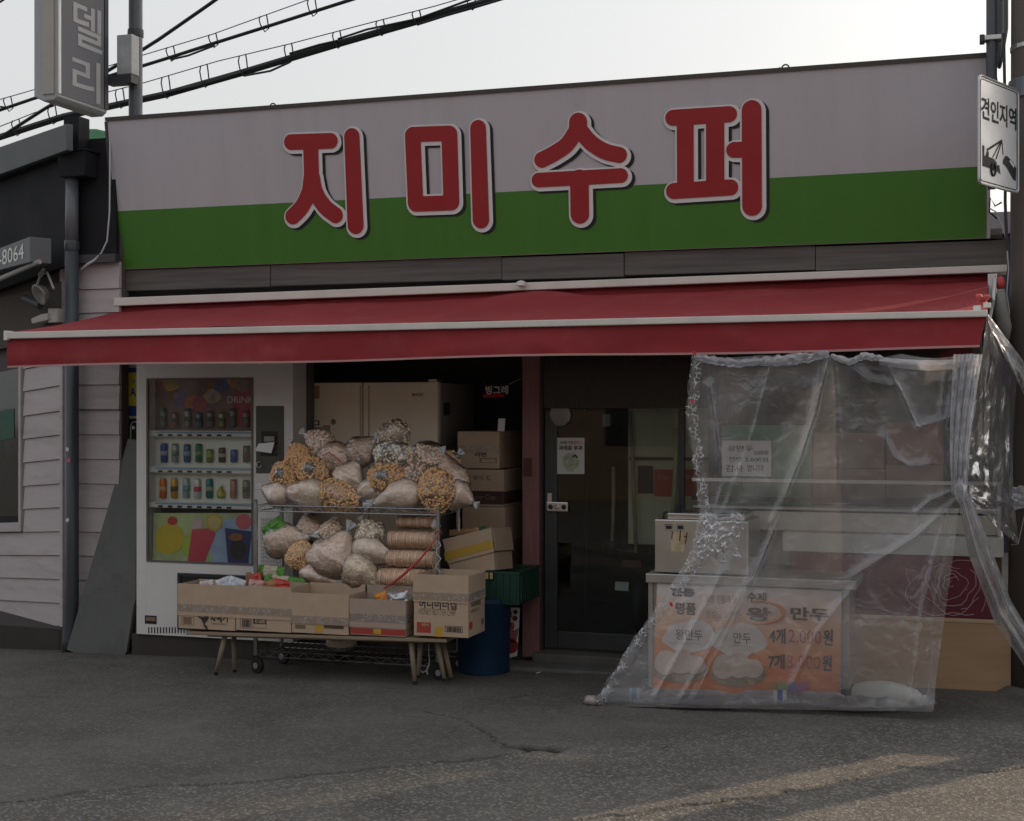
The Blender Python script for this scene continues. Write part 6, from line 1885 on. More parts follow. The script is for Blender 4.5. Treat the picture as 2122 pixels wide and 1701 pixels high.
pr('dark_band', (956, 1043), (1044, 1017), mat('band_brown', (.06, .03, .028), .7, .15)); part('dark_band', MB().box(e2[0] + .0006, e2[0] + .0016, SY - .008, SY + .46, at(1000, 1043, SY).z, at(1000, 1017, SY).z), MATS['band_brown'], t2)
tx('Paper Cup', (974, 1036), (1026, 1024), mat('band_letter', (.22, .15, .14), .7, .1)); tx('종이 컵', (980, 994), (1016, 984), PRL, .02)
t3, pr, tx, e3 = stackbox(958, 1046, 1049, 1120, SY - .01, .50, 'plain carton in the stack under the Paper Cup carton')
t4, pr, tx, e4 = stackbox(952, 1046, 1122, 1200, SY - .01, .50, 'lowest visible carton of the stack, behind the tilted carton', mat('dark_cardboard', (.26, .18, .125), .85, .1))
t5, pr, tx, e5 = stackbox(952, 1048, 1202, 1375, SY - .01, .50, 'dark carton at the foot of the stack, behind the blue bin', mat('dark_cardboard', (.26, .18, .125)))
wc_ = [at(1031, 892, -.05), at(1045, 892, -.05), at(1047, 866, -.02), at(1033, 866, -.02)]
single('white_card', MB().hexa(wc_, (0, .004, 0)), PAPER, 'small white card standing on the topmost stacked carton', 'card')
# hanging sign in the recess
bg_ = thing('flag_sign', 'small dark hanging sign with white Korean letters over the stacked cartons', 'sign', at(1030, 822, .2))
part('sheet', MB().hexa([at(1001, 821, .2), at(1053, 819, .2), at(1056, 797, .2), at(1004, 797, .2)], (0, .004, 0)), INK, bg_)
part('red_edge', MB().hexa([at(1001, 825, .197), at(1045, 824, .197), at(1045, 817, .197), at(1000, 818, .197)], (0, .002, 0)), REDINK, bg_)
p, r = at(1006, 818, .195), at(1053, 800, .195)
text_part('lettering', '빙그레', p, (r.x - p.x, 0, 0), (0, 0, r.z - p.z), mat('bright_print', (.75, .75, .75), .7, .03), bg_, .03)
part('string', MB().tube([at(1004, 797, .2), at(1000, 790, .25)], .002, 4).tube([at(1056, 797, .2), at(1080, 785, .2)], .002, 4), PAPER, bg_, kind='stuff')
# panel standing at the foot of the column
kp = thing('snack_placard', 'narrow white cardboard placard with red and black print at the foot of the pink column', 'placard', at(1058, 1364, -.20))
def kq(px, py, o=0): return at(px, py, -.20 - o)
part('sheet', MB().hexa([kq(1042, 1365), kq(1071, 1358), kq(1077, 1258), kq(1046, 1258)], (0, .01, .0)), PAPER, kp)
part('red_ring', MB().tube([kq(1060 + 12 * math.cos(t), 1337 + 14 * math.sin(t), .004) for t in np.linspace(0, 6.28, 19)[:-1]], .006, 6, closed=True), REDINK, kp)
part('red_fill', MB().hexa([kq(1060 + 11 * math.cos(t), 1338 + 13 * math.sin(t), .002) for t in np.linspace(0, 6.28, 17)[:-1]], (0, .001, 0)), mat('brick_red', (.22, .05, .04), .6, .2), kp)
part('red_corner', MB().hexa([kq(1044, 1322, .002), kq(1054, 1312, .002), kq(1075, 1300, .002), kq(1070, 1330, .002), kq(1050, 1330, .002)], (0, .001, 0)), mat('rose_print', (.34, .13, .13), .6, .2), kp)
p, r = kq(1047, 1308, .004), kq(1066, 1288, .004)
text_part('lettering', '사랑', p, (r.x - p.x, 0, 0), (0, 0, r.z - p.z), REDINK, kp, .04)
part('print', MB().hexa([kq(1048, 1280, .003), kq(1060, 1278, .003), kq(1060, 1266, .003), kq(1048, 1266, .003)], (0, .001, 0)), PRN, kp)
part('print', MB().lathe([(.015, 0), (.015, .001)], kq(1068, 1267, .003), 10, (0, -1, 0)), PRN, kp)
part('print', MB().lathe([(.018, 0), (.018, .001)], kq(1067, 1280, .003), 10, (0, -1, 0)), MATS['brick_red'], kp)

# ------------------------------------------------------------------ behind and on the glass door
ps = thing('door_poster', 'white poster with Korean heading and a round green picture on the glass door', 'poster', at(1183, 980, -.04))
def dq(px, py, o=0): return at(px, py, -.030 - o)
part('sheet', MB().hexa([dq(1154, 981), dq(1211, 981), dq(1211, 906), dq(1154, 906)], (0, .002, 0)), mat('poster_white', (.55, .56, .55), .7, .04), ps)
def dtx(body, a, b, m_, bold=.02):
    p, r = dq(*a, .002), dq(*b, .002)
    return text_part('lettering', body, p, (r.x - p.x, 0, 0), (0, 0, r.z - p.z), m_, ps, bold)
dtx('쓰레기', (1160, 920), (1181, 912), PRN); dtx('불법투기', (1182, 920), (1206, 912), mat('poster_red', (.45, .1, .07), .6, .1)); dtx('과태료 부과', (1158, 932), (1207, 922), PRN, .03)
part('picture', MB().lathe([(.058, 0), (.058, .001)], dq(1183, 955, .002), 22, (0, -1, 0)), mat('poster_picture', (.36, .40, .30), .7, .5, 26, stain=.5, stain_col=(.45, .36, .25), sscale=18), ps)
part('picture', MB().tube([dq(1186, 946, .003), dq(1192, 942, .003), dq(1196, 948, .003)], .006, 6), PRN, ps)
dtx('구리시', (1175, 977), (1190, 973), PRL, 0)
mi = at(1161, 860, -.03)
single('round_mirror', MB().lathe([(.072, 0), (.076, .004), (.074, .010), (.066, .012), (.02, .016)], mi, 28, (0, -1, 0)), mat('dull_mirror', (.20, .20, .21), .3, .1, metal=.5), 'round dull mirror disc on the upper left of the glass door', 'mirror', smooth=True)
# things inside the shop, seen through the door
YW = .12
ybx0, ybx1 = at(1302, 900, YW).x, at(1490, 900, YW).x
part('yellow_panel', MB().box(ybx0, ybx1, YW, YW + .03, at(1380, 1128, YW).z, at(1380, 846, YW).z), mat('olive_board', (.62, .58, .42), .75, .15, 3, stain=.3, stain_col=(.25, .22, .12)), shop)
part('dark_shelf_strip', MB().box(ybx0 + .01, ybx1, YW - .012, YW - .001, at(1380, 953, YW).z, at(1380, 946, YW).z), BLACK, shop)
def inb(nm, cat, lab, a, b, m_, y=YW - .015, th=.012, bev=.002):
    p, r = at(*a, y), at(*b, y)
    return single(nm, MB().box(p.x, r.x, y, y + th, p.z, r.z), m_, lab, cat, bevel=bev)
inb('navy_tray', 'tray', 'dark navy rounded tray leaning on the yellow board inside the door', (1322, 1021), (1353, 964), mat('navy_plastic', (.02, .025, .05), .4, .2), bev=.012)
for a, b, tx_, lab in (((1356, 1026), (1393, 972), 'SOJU', 'red soju sign left of the pale post inside the door'), ((1414, 1026), (1450, 972), 'SOJU', 'red soju sign right of the pale post, partly behind the plastic')):
    p, r = at(*a, YW - .02), at(*b, YW - .02)
    t = thing('red_sign', lab, 'sign', ((p.x + r.x) / 2, YW - .02, p.z))
    part('plate', MB().box(p.x, r.x, YW - .02, YW - .008, p.z, r.z), mat('soju_red', (.42, .035, .03), .5, .15), t)
    text_part('lettering', tx_, Vector((p.x + (r.x - p.x) * .2, YW - .022, p.z + (r.z - p.z) * .6)), ((r.x - p.x) * .62, 0, 0), (0, 0, (r.z - p.z) * .18), mat('pink_letter', (.55, .4, .36), .6, .1), t)
for a, b, r_, m_, lab in (((1305, 852, .09), (1318, 1128, .06), .013, mat('bamboo', (.36, .30, .17), .6, .2, 12), 'long bamboo stick leaning against the yellow board inside the door'),
                         ((1271, 966, .09), (1269, 1105, .06), .012, MATS['bamboo'], 'short bamboo stick left of the long one inside the door'),
                         ((1402, 886, .07), (1395, 1050, .06), .017, mat('pale_green_post', (.52, .55, .32), .5, .1), 'pale greenish post standing in front of the red soju sign')):
    single('stick', MB().tube([at(*a), at(*a).lerp(at(*b), .5) + Vector((.004, 0, 0)), at(*b) - Vector((0, 0, .05))], r_, 9), m_, lab, 'stick', smooth=True)
inb('paper_cup', 'cup', 'pale cup hung upside down high behind the glass door', (1248, 883), (1264, 856), mat('pale_cup', (.32, .37, .31), .6, .1), .04, .05, .012)
# solid scooter built just inside in place of a reflection in the glass
scx, scy = at(1308, 1200, .30).x, .30
sco = thing('scooter', 'dark scooter with a small number plate, built behind the door for a reflection in its glass', 'scooter', (scx, scy, .085))
SCB = mat('scooter_black', (.03, .03, .034), .3, .1, coat=.5)
def sq(px, py, y=scy): return at(px, py, y)
part('seat', MB().grid(lambda u, v: Vector((scx + .17 * math.cos(2 * math.pi * u) * math.sin(math.pi * v), scy + .30 + .34 * math.sin(2 * math.pi * u) * math.sin(math.pi * v), sq(1308, 1140).z + .055 * math.cos(math.pi * v))), 20, 10), SCB, sco, smooth=True)
part('tail', MB().lathe([(.02, 0), (.13, .05), (.16, .16), (.13, .28), (.09, .34)], (scx, scy + .25, sq(1308, 1190).z), 18), SCB, sco, smooth=True)
part('tail_lamp', MB().hexa([sq(1285, 1176, scy + .06), sq(1330, 1176, scy + .06), sq(1328, 1160, scy + .06), sq(1288, 1160, scy + .06)], (0, .04, 0)), mat('red_lens', (.12, .01, .012), .2, .1), sco, bevel=.006)
part('number_plate', MB().hexa([sq(1274, 1222, scy), sq(1302, 1224, scy), sq(1303, 1205, scy), sq(1275, 1204, scy)], (0, .004, 0)), mat('plate_pale', (.75, .76, .76), .5, .15), sco, bevel=.003)
part('rear_wheel', MB().lathe([(.14, -.05), (.22, -.045), (.24, 0), (.22, .045), (.14, .05)], (scx, scy + .35, .33), 24, (1, 0, 0)), BLACK, sco, smooth=True)
part('front_wheel', MB().lathe([(.14, -.05), (.22, -.045), (.24, 0), (.22, .045), (.14, .05)], (scx, scy + 1.45, .33), 24, (1, 0, 0)), BLACK, sco, smooth=True)
part('handlebar', MB().tube([(scx - .30, scy + 1.15, .98), (scx - .1, scy + 1.2, 1.0), (scx + .1, scy + 1.2, 1.0), (scx + .30, scy + 1.15, .98)], .016, 8), SCB, sco)
part('front_shield', MB().hexa([(scx - .16, scy + 1.2, .4), (scx + .16, scy + 1.2, .4), (scx + .13, scy + 1.28, .95), (scx - .13, scy + 1.28, .95)], (0, .03, 0)), SCB, sco, bevel=.01)
part('footboard', MB().box(scx - .14, scx + .14, scy + .5, scy + 1.2, .30, .36), SCB, sco, bevel=.01)
for px in (1268, 1350):
    p = sq(px, 1132, scy + .5)
    part('mirror', MB().lathe([(.01, 0), (.06, .01), (.065, .03), (.02, .045)], p, 14, (0, -1, 0)), SCB, sco, smooth=True)
    part('mirror_stem', MB().tube([p, Vector((scx + (.08 if px > 1300 else -.08), scy + 1.15, .98))], .007, 6), SCB, sco)

# ------------------------------------------------------------------ dumpling stand: steel cabinet, price board, steamer
KY = -0.86
def K(px, py, y=KY): return at(px, py, y)
st_ = thing('dumpling_stand', 'steel food stand cabinet behind the clear plastic sheet, left of the rose counter', 'food stand', (K(1550, 1400).x, KY, 0))
kx0, kx1 = K(1346, 1300).x, K(1760, 1300).x
kzt = K(1400, 1205).z
kzb = gz(kx0, KY) + .02
CABM = mat('cabinet_grey_steel', (.40, .39, .37), .4, .1, 5, metal=.6, stain=.2)
part('cabinet', MB().box(kx0, kx1, KY, KY + .55, kzb + .05, kzt - .001), CABM, st_, bevel=.004)
part('corner_profile', MB().box(kx0 - .004, kx0 + .022, KY - .012, KY - .001, kzb, kzt - .002), CABM, st_)
part('worktop', MB().hexa([K(1338, 1206, KY - .05), K(1775, 1222, KY - .05), K(1775, 1203, KY - .05), K(1338, 1187, KY - .05)], (0, .62, 0)), mat('worktop_steel', (.46, .45, .43), .38, .1, 5, metal=.7, stain=.15), st_, bevel=.005)
part('skirting', MB().box(kx0 + .02, kx1 - .02, KY + .04, KY + .5, kzb - .1, kzb + .049), BLACK, st_)
sb_ = thing('price_board', 'orange and white dumpling price board on the front of the steel stand', 'sign', K(1550, 1440, KY - .03))
def grad_mat():
    m = mat('orange_gradient_print', (.6, .5, .4), .45, .03, 3)
    nt = m.node_tree
    tc = _n(nt, 'ShaderNodeTexCoord')
    sx = _n(nt, 'ShaderNodeSeparateXYZ')
    nt.links.new(tc.outputs['Generated'], sx.inputs[0])
    cr = _n(nt, 'ShaderNodeValToRGB')
    el = cr.color_ramp.elements
    el[0].position, el[0].color = .0, (.64, .15, .02, 1)
    el[1].position, el[1].color = .95, (.66, .62, .62, 1)
    e = el.new(.35); e.color = (.64, .20, .045, 1)
    e = el.new(.62); e.color = (.66, .38, .22, 1)
    nt.links.new(sx.outputs[2], cr.inputs[0])
    nt.links.new(cr.outputs[0], nt.nodes['Principled BSDF'].inputs['Base Color'])
    return m
SB = [K(1351, 1434, KY - .03), K(1741, 1453, KY - .03), K(1745, 1223, KY - .03), K(1361, 1203, KY - .03)]
part('board', MB().hexa(SB, (0, .012, 0)), grad_mat(), sb_)
part('board_edge', MB().tube([SB[0], SB[1], SB[2], SB[3]], .004, 5, closed=True), mat('board_edge_grey', (.3, .28, .27), .5, .1), sb_)
def bq_(px, py, o): return at(px, py, KY - .031 - o)
def btx(body, a, b, m_, bold=.02, o=.004):
    p, r, u = bq_(a[0], a[1], o), bq_(b[0], a[1] + (b[0] - a[0]) * .05, o), bq_(a[0], b[1], o)
    return text_part('lettering', body, p, r - p, u - p, m_, sb_, bold)
ORG = mat('price_orange', (.40, .03, .015), .5, .08)
BRN = mat('board_brown', (.09, .055, .045), .6, .1)
btx('4개', (1594, 1332), (1628, 1300), INK, .03); btx('2,000', (1634, 1334), (1702, 1303), ORG, .0); btx('원', (1706, 1336), (1726, 1303), INK, .03)
btx('7개', (1592, 1385), (1626, 1353), INK, .03); btx('3,000', (1632, 1387), (1700, 1356), ORG, .0); btx('원', (1704, 1389), (1724, 1356), INK, .03)
btx('왕', (1546, 1285), (1598, 1256), BRN, .04, .006); btx('만두', (1638, 1283), (1718, 1256), BRN, .03)
btx('전통', (1388, 1233), (1440, 1216), INK, .04); btx('명품', (1400, 1272), (1442, 1246), BRN, .03); btx('수제', (1548, 1245), (1588, 1225), BRN, .02)
btx('오랜 전통의 맛', (1462, 1248), (1526, 1230), mat('board_pale_print', (.34, .25, .22), .6, .1), .0); btx('정성으로 만든', (1462, 1279), (1536, 1262), MATS['board_pale_print'], .0)
part('orange_ring', MB().tube([bq_(1572 + 52 * math.cos(t), 1268 + 23 * math.sin(t), .004) for t in np.linspace(-1.9, 2.0, 22)], [.003 + .009 * math.sin(math.pi * i / 21) for i in range(22)], 6), mat('ring_orange', (.58, .22, .08), .5, .1), sb_)
CLD = mat('cloud_white', (.60, .55, .52), .5, .06)
DUM = mat('dumpling_print', (.58, .46, .39), .5, .2, 12, stain=.3, stain_col=(.36, .22, .16), sscale=9)
PLT = mat('plate_print', (.30, .22, .14), .5, .3, 10)
for k, (cx, cy) in enumerate(((1430, 1318), (1532, 1326))):
    part('cloud_print', MB().hexa([bq_(cx + 56 * math.cos(t) * (1 + .08 * math.sin(5 * t)), cy + 34 * math.sin(t) * (1 + .10 * math.sin(4 * t + k)), .001 + k * .0012) for t in np.linspace(0, 6.2832, 31)[:-1]], (0, .0008, 0)), CLD, sb_)
btx('왕만두', (1400, 1324), (1456, 1302), BRN, .0, .005); btx('만두', (1520, 1331), (1556, 1309), BRN, .0, .005)
btx('고기와 야채로 속을 꽉 채운', (1386, 1333), (1452, 1328), MATS['board_pale_print'], 0, .005); btx('담백하고 맛있는', (1520, 1339), (1556, 1334), MATS['board_pale_print'], 0, .005)
for k, (cx, cy) in enumerate(((1410, 1376), (1530, 1384))):
    part('plate_print', MB().hexa([bq_(cx + 58 * math.cos(t), cy + 12 + 26 * math.sin(t), .0030 + k * .001) for t in np.linspace(0, 6.2832, 25)[:-1]], (0, .0008, 0)), PLT, sb_)
    for j, (dx, dy, w, h) in enumerate(((-30, -4, 24, 26), (2, -6, 26, 26), (30, 0, 22, 20))):
        part('dumpling_print', MB().hexa([bq_(cx + dx + w * math.cos(t) * (1 + .06 * math.sin(3 * t)), cy + dy + h * math.sin(t), .0052 + k * .004 + j * .0012) for t in np.linspace(0, 6.2832, 19)[:-1]], (0, .0008, 0)), DUM, sb_)
for px, c in ((1604, (.40, .17, .05)), (1622, (.24, .36, .16)), (1643, (.24, .20, .40)), (1664, (.36, .14, .28))):
    part('colour_dot', MB().hexa([bq_(px + 11 * math.cos(t), 1424 + 12 * math.sin(t), .004) for t in np.linspace(0, 6.2832, 17)[:-1]], (0, .0008, 0)), mat('dot_%d' % px, c, .5, .1), sb_)
# steamer box
STEELB = mat('brushed_steel', (.54, .53, .51), .36, .05, 3, metal=1.0, stain=.12, stain_col=(.5, .42, .3))
sm_ = thing('steamer', 'square stainless steel steamer on the left end of the food stand', 'steamer', K(1450, 1190, KY - .02))
SY_ = KY - .03
m0, m1 = at(1357, 1188, SY_), at(1551, 1194, SY_)
mzt = at(1450, 1077, SY_).z
part('steamer_body', MB().box(m0.x, m1.x, SY_, SY_ + .46, kzt + .058, mzt), STEELB, sm_, bevel=.006)
part('lid', MB().box(m0.x + .06, m1.x - .03, SY_ + .04, SY_ + .42, mzt + .001, mzt + .034), STEEL, sm_, bevel=.008)
part('lid_rim', MB().tube([(m0.x + .055, SY_ + .035, mzt + .03), (m1.x - .03, SY_ + .035, mzt + .03)], .007, 8), ALU, sm_)
h_ = at(1404, 1055, SY_ + .10)
part('lid_handle', MB().hexa([at(1394, 1065, SY_ + .10), at(1408, 1065, SY_ + .10), at(1412, 1044, SY_ + .10), at(1408, 1037, SY_ + .10), at(1402, 1044, SY_ + .10)], (0, .03, 0)), BLACK, sm_, bevel=.006)
part('side_handle', MB().tube([at(1374, 1073, SY_ + .02), at(1376, 1062, SY_ + .02), at(1382, 1060, SY_ + .02)], .008, 8), BLACK, sm_)
for px in (1386, 1410):
    a, b = at(px - 6, 1095, SY_), at(px + 6, 1088, SY_)
    part('vent_hole', MB().box(a.x, b.x, SY_ - .0025, SY_ + .002, a.z, b.z), BLACK, sm_, bevel=.003)
    part('vent_ring', MB().tube([(a.x - .006, SY_ - .001, a.z - .006), (b.x + .006, SY_ - .001, a.z - .006), (b.x + .006, SY_ - .001, b.z + .006), (a.x - .006, SY_ - .001, b.z + .006)], .003, 5, closed=True), STEEL, sm_)
lbq = [at(1391, 1142, SY_ - .002), at(1418, 1142, SY_ - .002), at(1420, 1100, SY_ - .002), at(1391, 1102, SY_ - .002)]
part('peeling_label', MB().hexa(lbq, (0, .0015, 0)), mat('stained_label', (.55, .45, .30), .6, .2, 20, stain=.8, stain_col=(.10, .05, .02), sscale=16), sm_)
rs = MB()
for k, (a, b) in enumerate((((1393, 1100), (1392, 1116)), ((1410, 1098), (1408, 1120)), ((1417, 1112), (1422, 1110)), ((1424, 1102), (1420, 1126)))):
    rs.tube([at(*a, SY_ - .003), at(*b, SY_ - .003)], .003, 5)
part('rust_drips', rs, mat('rust', (.09, .04, .015), .9, .3), sm_, kind='stuff')

# ------------------------------------------------------------------ rose fronted glass counter
RY = -0.44
def Q(px, py, y=RY): return at(px, py, y)
rc = thing('rose_counter', 'glass topped counter with a wine red rose panel over pale wood', 'counter', (Q(1920, 1430).x, RY, 0))
qx0, qx1 = Q(1640, 1300).x, Q(2095, 1300).x
qzb = gz(qx1, RY) - .02
qz1, qz2 = Q(2000, 1281).z, Q(2000, 1152).z
WOODP = mat('pale_wood_laminate', (.40, .265, .16), .55, .16, 3, stretch=(.6, 1, 6), stain=.25, stain_col=(.28, .18, .10))
part('wood_panel', MB().box(qx0, qx1, RY, RY + .5, qzb, qz1), WOODP, rc, bevel=.003)
part('wood_lip', MB().box(qx0, qx1 - .01, RY - .006, RY - .001, qz1 - .02, qz1 + .002), mat('wood_lip', (.45, .33, .22), .5, .1), rc)
px1_ = Q(2066, 1200).x
part('rose_panel', MB().box(qx0, px1_, RY + .012, RY + .05, qz1 + .003, qz2), mat('wine_glass_panel', (.11, .012, .030), .16, .08, 3, spec=.5), rc, bevel=.002)
part('worktop', MB().box(qx0 - .05, Q(2080, 1150).x, RY - .01, RY + .52, qz2 + .001, Q(2000, 1112).z), mat('pale_stone', (.40, .41, .39), .4, .12, 9), rc, bevel=.004)
rl = MB()
rn = random.Random(4)
def rose(cx, cy, flip):
    for k in range(7):
        r0 = 9 + k * 13.5
        a0 = rn.uniform(0, 6)
        span = rn.uniform(2.6, 4.4)
        pts = []
        for i in range(15):
            a = a0 + span * i / 14
            rr_ = r0 * (1 + .14 * math.sin(3 * a + k) + .05 * math.sin(7 * a)) * (1 - .12 * (1 - math.sin(math.pi * i / 14)))
            X_, Y_ = cx + flip * rr_ * math.cos(a), cy + rr_ * .86 * math.sin(a)
            if Y_ < 1158 or Y_ > 1276 or X_ > 2060:
                pts = pts if len(pts) > 2 else []
                if len(pts) > 2:
                    rl.tube(pts, .0022, 4)
                pts = []
                continue
            pts.append(Q(X_, Y_, RY + .010))
        if len(pts) > 2:
            rl.tube(pts, .0022, 4)
        pts = []
        a0 += span * .75
        for i in range(12):
            a = a0 + 2.2 * i / 11
            rr_ = (r0 + 6) * (1 + .12 * math.sin(4 * a + k * 2))
            X_, Y_ = cx + flip * rr_ * math.cos(a), cy + rr_ * .86 * math.sin(a)
            if 1158 < Y_ < 1276 and X_ < 2060:
                pts.append(Q(X_, Y_, RY + .010))
        if len(pts) > 2:
            rl.tube(pts, .002, 4)
rose(1975, 1208, 1)
part('rose_line_drawing', rl, mat('rose_line', (.46, .30, .32), .5, .1), rc, kind='stuff')
# glass display above
dz0, dz1 = Q(2000, 1111).z, Q(2000, 1006).z
dxa, dxb = qx0 - .62, Q(2075, 1100).x
part('display_post', MB().box(dxb - .02, dxb, RY + .10, RY + .12, dz0, dz1), ALU, rc)
part('display_rail', MB().box(dxa, dxb, RY + .10, RY + .13, dz1, dz1 + .02), ALU, rc)
part('display_rail', MB().box(dxa, dxb, RY + .09, RY + .11, Q(1900, 1046).z, Q(1900, 1036).z), mat('dark_rail', (.05, .05, .05), .4, .1, metal=.5), rc)
part('display_shelf', MB().box(dxa, dxb, RY + .14, RY + .36, Q(1900, 1064).z, Q(1900, 1058).z), mat('display_shelf', (.36, .37, .35), .4, .1), rc)
part('display_glass', MB().box(dxa, dxb - .021, RY + .112, RY + .117, Q(1900, 1035).z, dz1 - .001), glass('display_glass', (.8, .84, .82), .04), rc)
part('lower_case', MB().box(dxa, dxb, RY + .12, RY + .38, dz0 + .002, Q(1900, 1068).z), mat('case_cream', (.42, .40, .35), .5, .1), rc)
part('paper_tag', MB().box(Q(1770, 1140, RY + .11).x, Q(1786, 1140, RY + .11).x, RY + .113, RY + .118, Q(1780, 1140).z, Q(1780, 1112).z), mat('cream_tag', (.5, .47, .35), .6, .1), rc)

# notices and boards in the window behind
NY = -.055
def nbox(name, lab, cat, a, b, m_, y=NY, th=.006):
    p, r = at(*a, y), at(*b, y)
    return single(name, MB().box(p.x, r.x, y, y + th, min(p.z, r.z), max(p.z, r.z)), m_, lab, cat)
nbox('green_poster', 'faded green poster on the window behind the plastic sheet', 'poster', (1496, 1046), (1682, 880), mat('faded_green_poster', (.14, .27, .20), .6, .35, 4, stain=.6, stain_col=(.34, .30, .18), sscale=2.5), NY + .008)
wp = thing('white_notice', 'white handwritten notice over the green poster behind the plastic', 'notice', at(1548, 985, NY - .012))
p, r = at(1496, 985, NY - .012), at(1598, 912, NY - .012)
part('sheet', MB().box(p.x, r.x, NY - .012, NY - .009, p.z, r.z), mat('notice_white', (.70, .69, .70), .7, .04), wp)
for body, a, b in (('왕만두', (1508, 934), (1560, 922)), ('3,000원', (1562, 942), (1592, 932)), ('찐빵 2,000원', (1510, 956), (1592, 946)), ('팝니다', (1548, 976), (1582, 962)), ('감사', (1504, 977), (1540, 962))):
    p, r = at(*a, NY - .014), at(*b, NY - .014)
    text_part('lettering', body, p, (r.x - p.x, 0, 0), (0, 0, r.z - p.z), INK, wp, .01)
BRD = mat('brown_board', (.26, .185, .145), .8, .12, 4)
nbox('window_carton', 'upper brown cardboard sheet in the window, between the green poster and the reddish box', 'cardboard', (1686, 968), (1832, 896), BRD, NY, .012)
nbox('window_carton', 'lower brown cardboard sheet in the window under the first one', 'cardboard', (1684, 1042), (1834, 971), BRD, NY, .012)
nbox('window_carton', 'reddish brown box in the window behind the plastic, right of the brown sheets', 'cardboard', (1838, 960), (1955, 872), mat('red_brown_board', (.22, .095, .07), .75, .2, 6, stain=.4, stain_col=(.12, .06, .05)), NY, .02)
nbox('window_carton', 'dull brown box under the reddish one in the window', 'cardboard', (1836, 1030), (1955, 963), BRD, NY, .02)

# ------------------------------------------------------------------ clear plastic wind sheet hung from the awning
SHEET = film('wind_sheet', .185, (.95, .96, .98), .11, 1.5, .014, 12.0, hvar=.65)
SHEETF = film('wind_sheet_fold', .40, (.90, .91, .95), .22, 1.1, .008, 16.0, hvar=.6)
SHEETT = film('taped_film', .07, (.96, .97, .98), .2, .7, .006, 30.0, flecks=.95)  # white flecks stand for tape print and glints of reflected sky
def curve(pts, t):
    """Smooth value through ((t, x, y), ...)"""
    for (ta, xa, ya), (tb, xb, yb) in zip(pts[:-1], pts[1:]):
        if t <= tb:
            k = (t - ta) / (tb - ta)
            k = k * k * (3 - 2 * k) * .35 + k * .65
            return xa + (xb - xa) * k, ya + (yb - ya) * k
    return pts[-1][1:]
LC = ((0, 1438, 738), (.16, 1424, 850), (.33, 1440, 965), (.45, 1452, 1060), (.58, 1432, 1150), (.70, 1376, 1240), (.80, 1325, 1310), (.92, 1262, 1410), (1, 1228, 1462))
RC = ((0, 2030, 732), (.10, 2026, 790), (.22, 2004, 880), (.36, 1990, 985), (.42, 1988, 1030), (.55, 1978, 1130), (.75, 1956, 1290), (.90, 1940, 1405), (1, 1934, 1474))
CREASES = (((1722, 730), (1690, 860), (1600, 1110), (1560, 1200), (1440, 1445), 13, .050), ((1600, 755), (1560, 900), (1500, 1060), 16, .022), ((1716, 735), (1665, 940), (1600, 1080), 10, .030),
           ((1728, 735), (1740, 900), (1735, 1000), 12, .022), ((1830, 745), (1868, 815), (1900, 884), 12, .045), ((1900, 884), (1960, 868), (2000, 840), 9, .035), ((1832, 905), (1850, 945), (1885, 965), (1920, 962), 11, .040),
           ((1990, 1010), (1930, 1035), (1900, 1060), 9, .035), ((1988, 1030), (1900, 1110), (1770, 1190), 16, .035), ((1960, 1060), (1915, 1250), (1890, 1450), 12, .040), ((1985, 1060), (1940, 1240), (1915, 1460), 9, .030),
           ((1985, 760), (1965, 880), (1984, 1010), 9, .045), ((2010, 750), (1985, 880), (1990, 1010), 8, .040), ((1960, 770), (1945, 900), (1970, 1000), 12, .030), ((1740, 745), (1800, 790), (1850, 800), 14, .030),
           ((1470, 800), (1500, 1000), (1475, 1080), 10, .028), ((1500, 1180), (1420, 1330), (1360, 1440), 15, .030), ((1560, 1190), (1480, 1330), (1410, 1450), 10, .038), ((1800, 1180), (1700, 1300), (1640, 1420), 22, .022), ((1460, 1075), (1500, 1060), (1540, 1080), 18, .030))
def crease(px, py):
    s = 0.0
    for c in CREASES:
        w, a = c[-2], c[-1]
        P = c[:-2]
        best = 9e9
        for (xa, ya), (xb, yb) in zip(P[:-1], P[1:]):
            dx, dy = xb - xa, yb - ya
            t = min(1, max(0, ((px - xa) * dx + (py - ya) * dy) / (dx * dx + dy * dy)))
            d = math.hypot(px - xa - t * dx, py - ya - t * dy)
            if d < best:
                best = d
        if best < 4 * w:
            k = best / w
            s += a * (.72 * math.exp(-k * 3.0) + .28 * math.exp(-k * .9))
    return s
ps_ = thing('plastic_sheet', 'large clear crinkled plastic sheet hung from the awning in front of the food stand', 'plastic sheet', at(1700, 1470, -1.35))
def sheet_y(px, py):
    v = (py - 735) / 735
    y = -1.335 + .05 * math.sin(math.pi * min(1, max(0, v))) * 0.6 - .02 * v
    y += .035 * mnoise.noise(Vector((px / 260, py / 330, 1.0))) + .016 * mnoise.noise(Vector((px / 75 + py / 400, py / 150, 5.0))) + .006 * mnoise.noise(Vector((px / 26, py / 40, 9.0)))
    return y - crease(px, py)
def sheet(u, v):
    xl, yl = curve(LC, v)
    xr, yr = curve(RC, v)
    px, py = xl + (xr - xl) * u, yl + (yr - yl) * u
    if v < .06:
        py += 10 * abs(math.sin(u * 13)) * (1 - v / .06) * (1 if u > .3 else .4)
    return at(px, py, sheet_y(px, py))
part('main_sheet', MB().grid(sheet, 190, 220), SHEET, ps_, smooth=True)
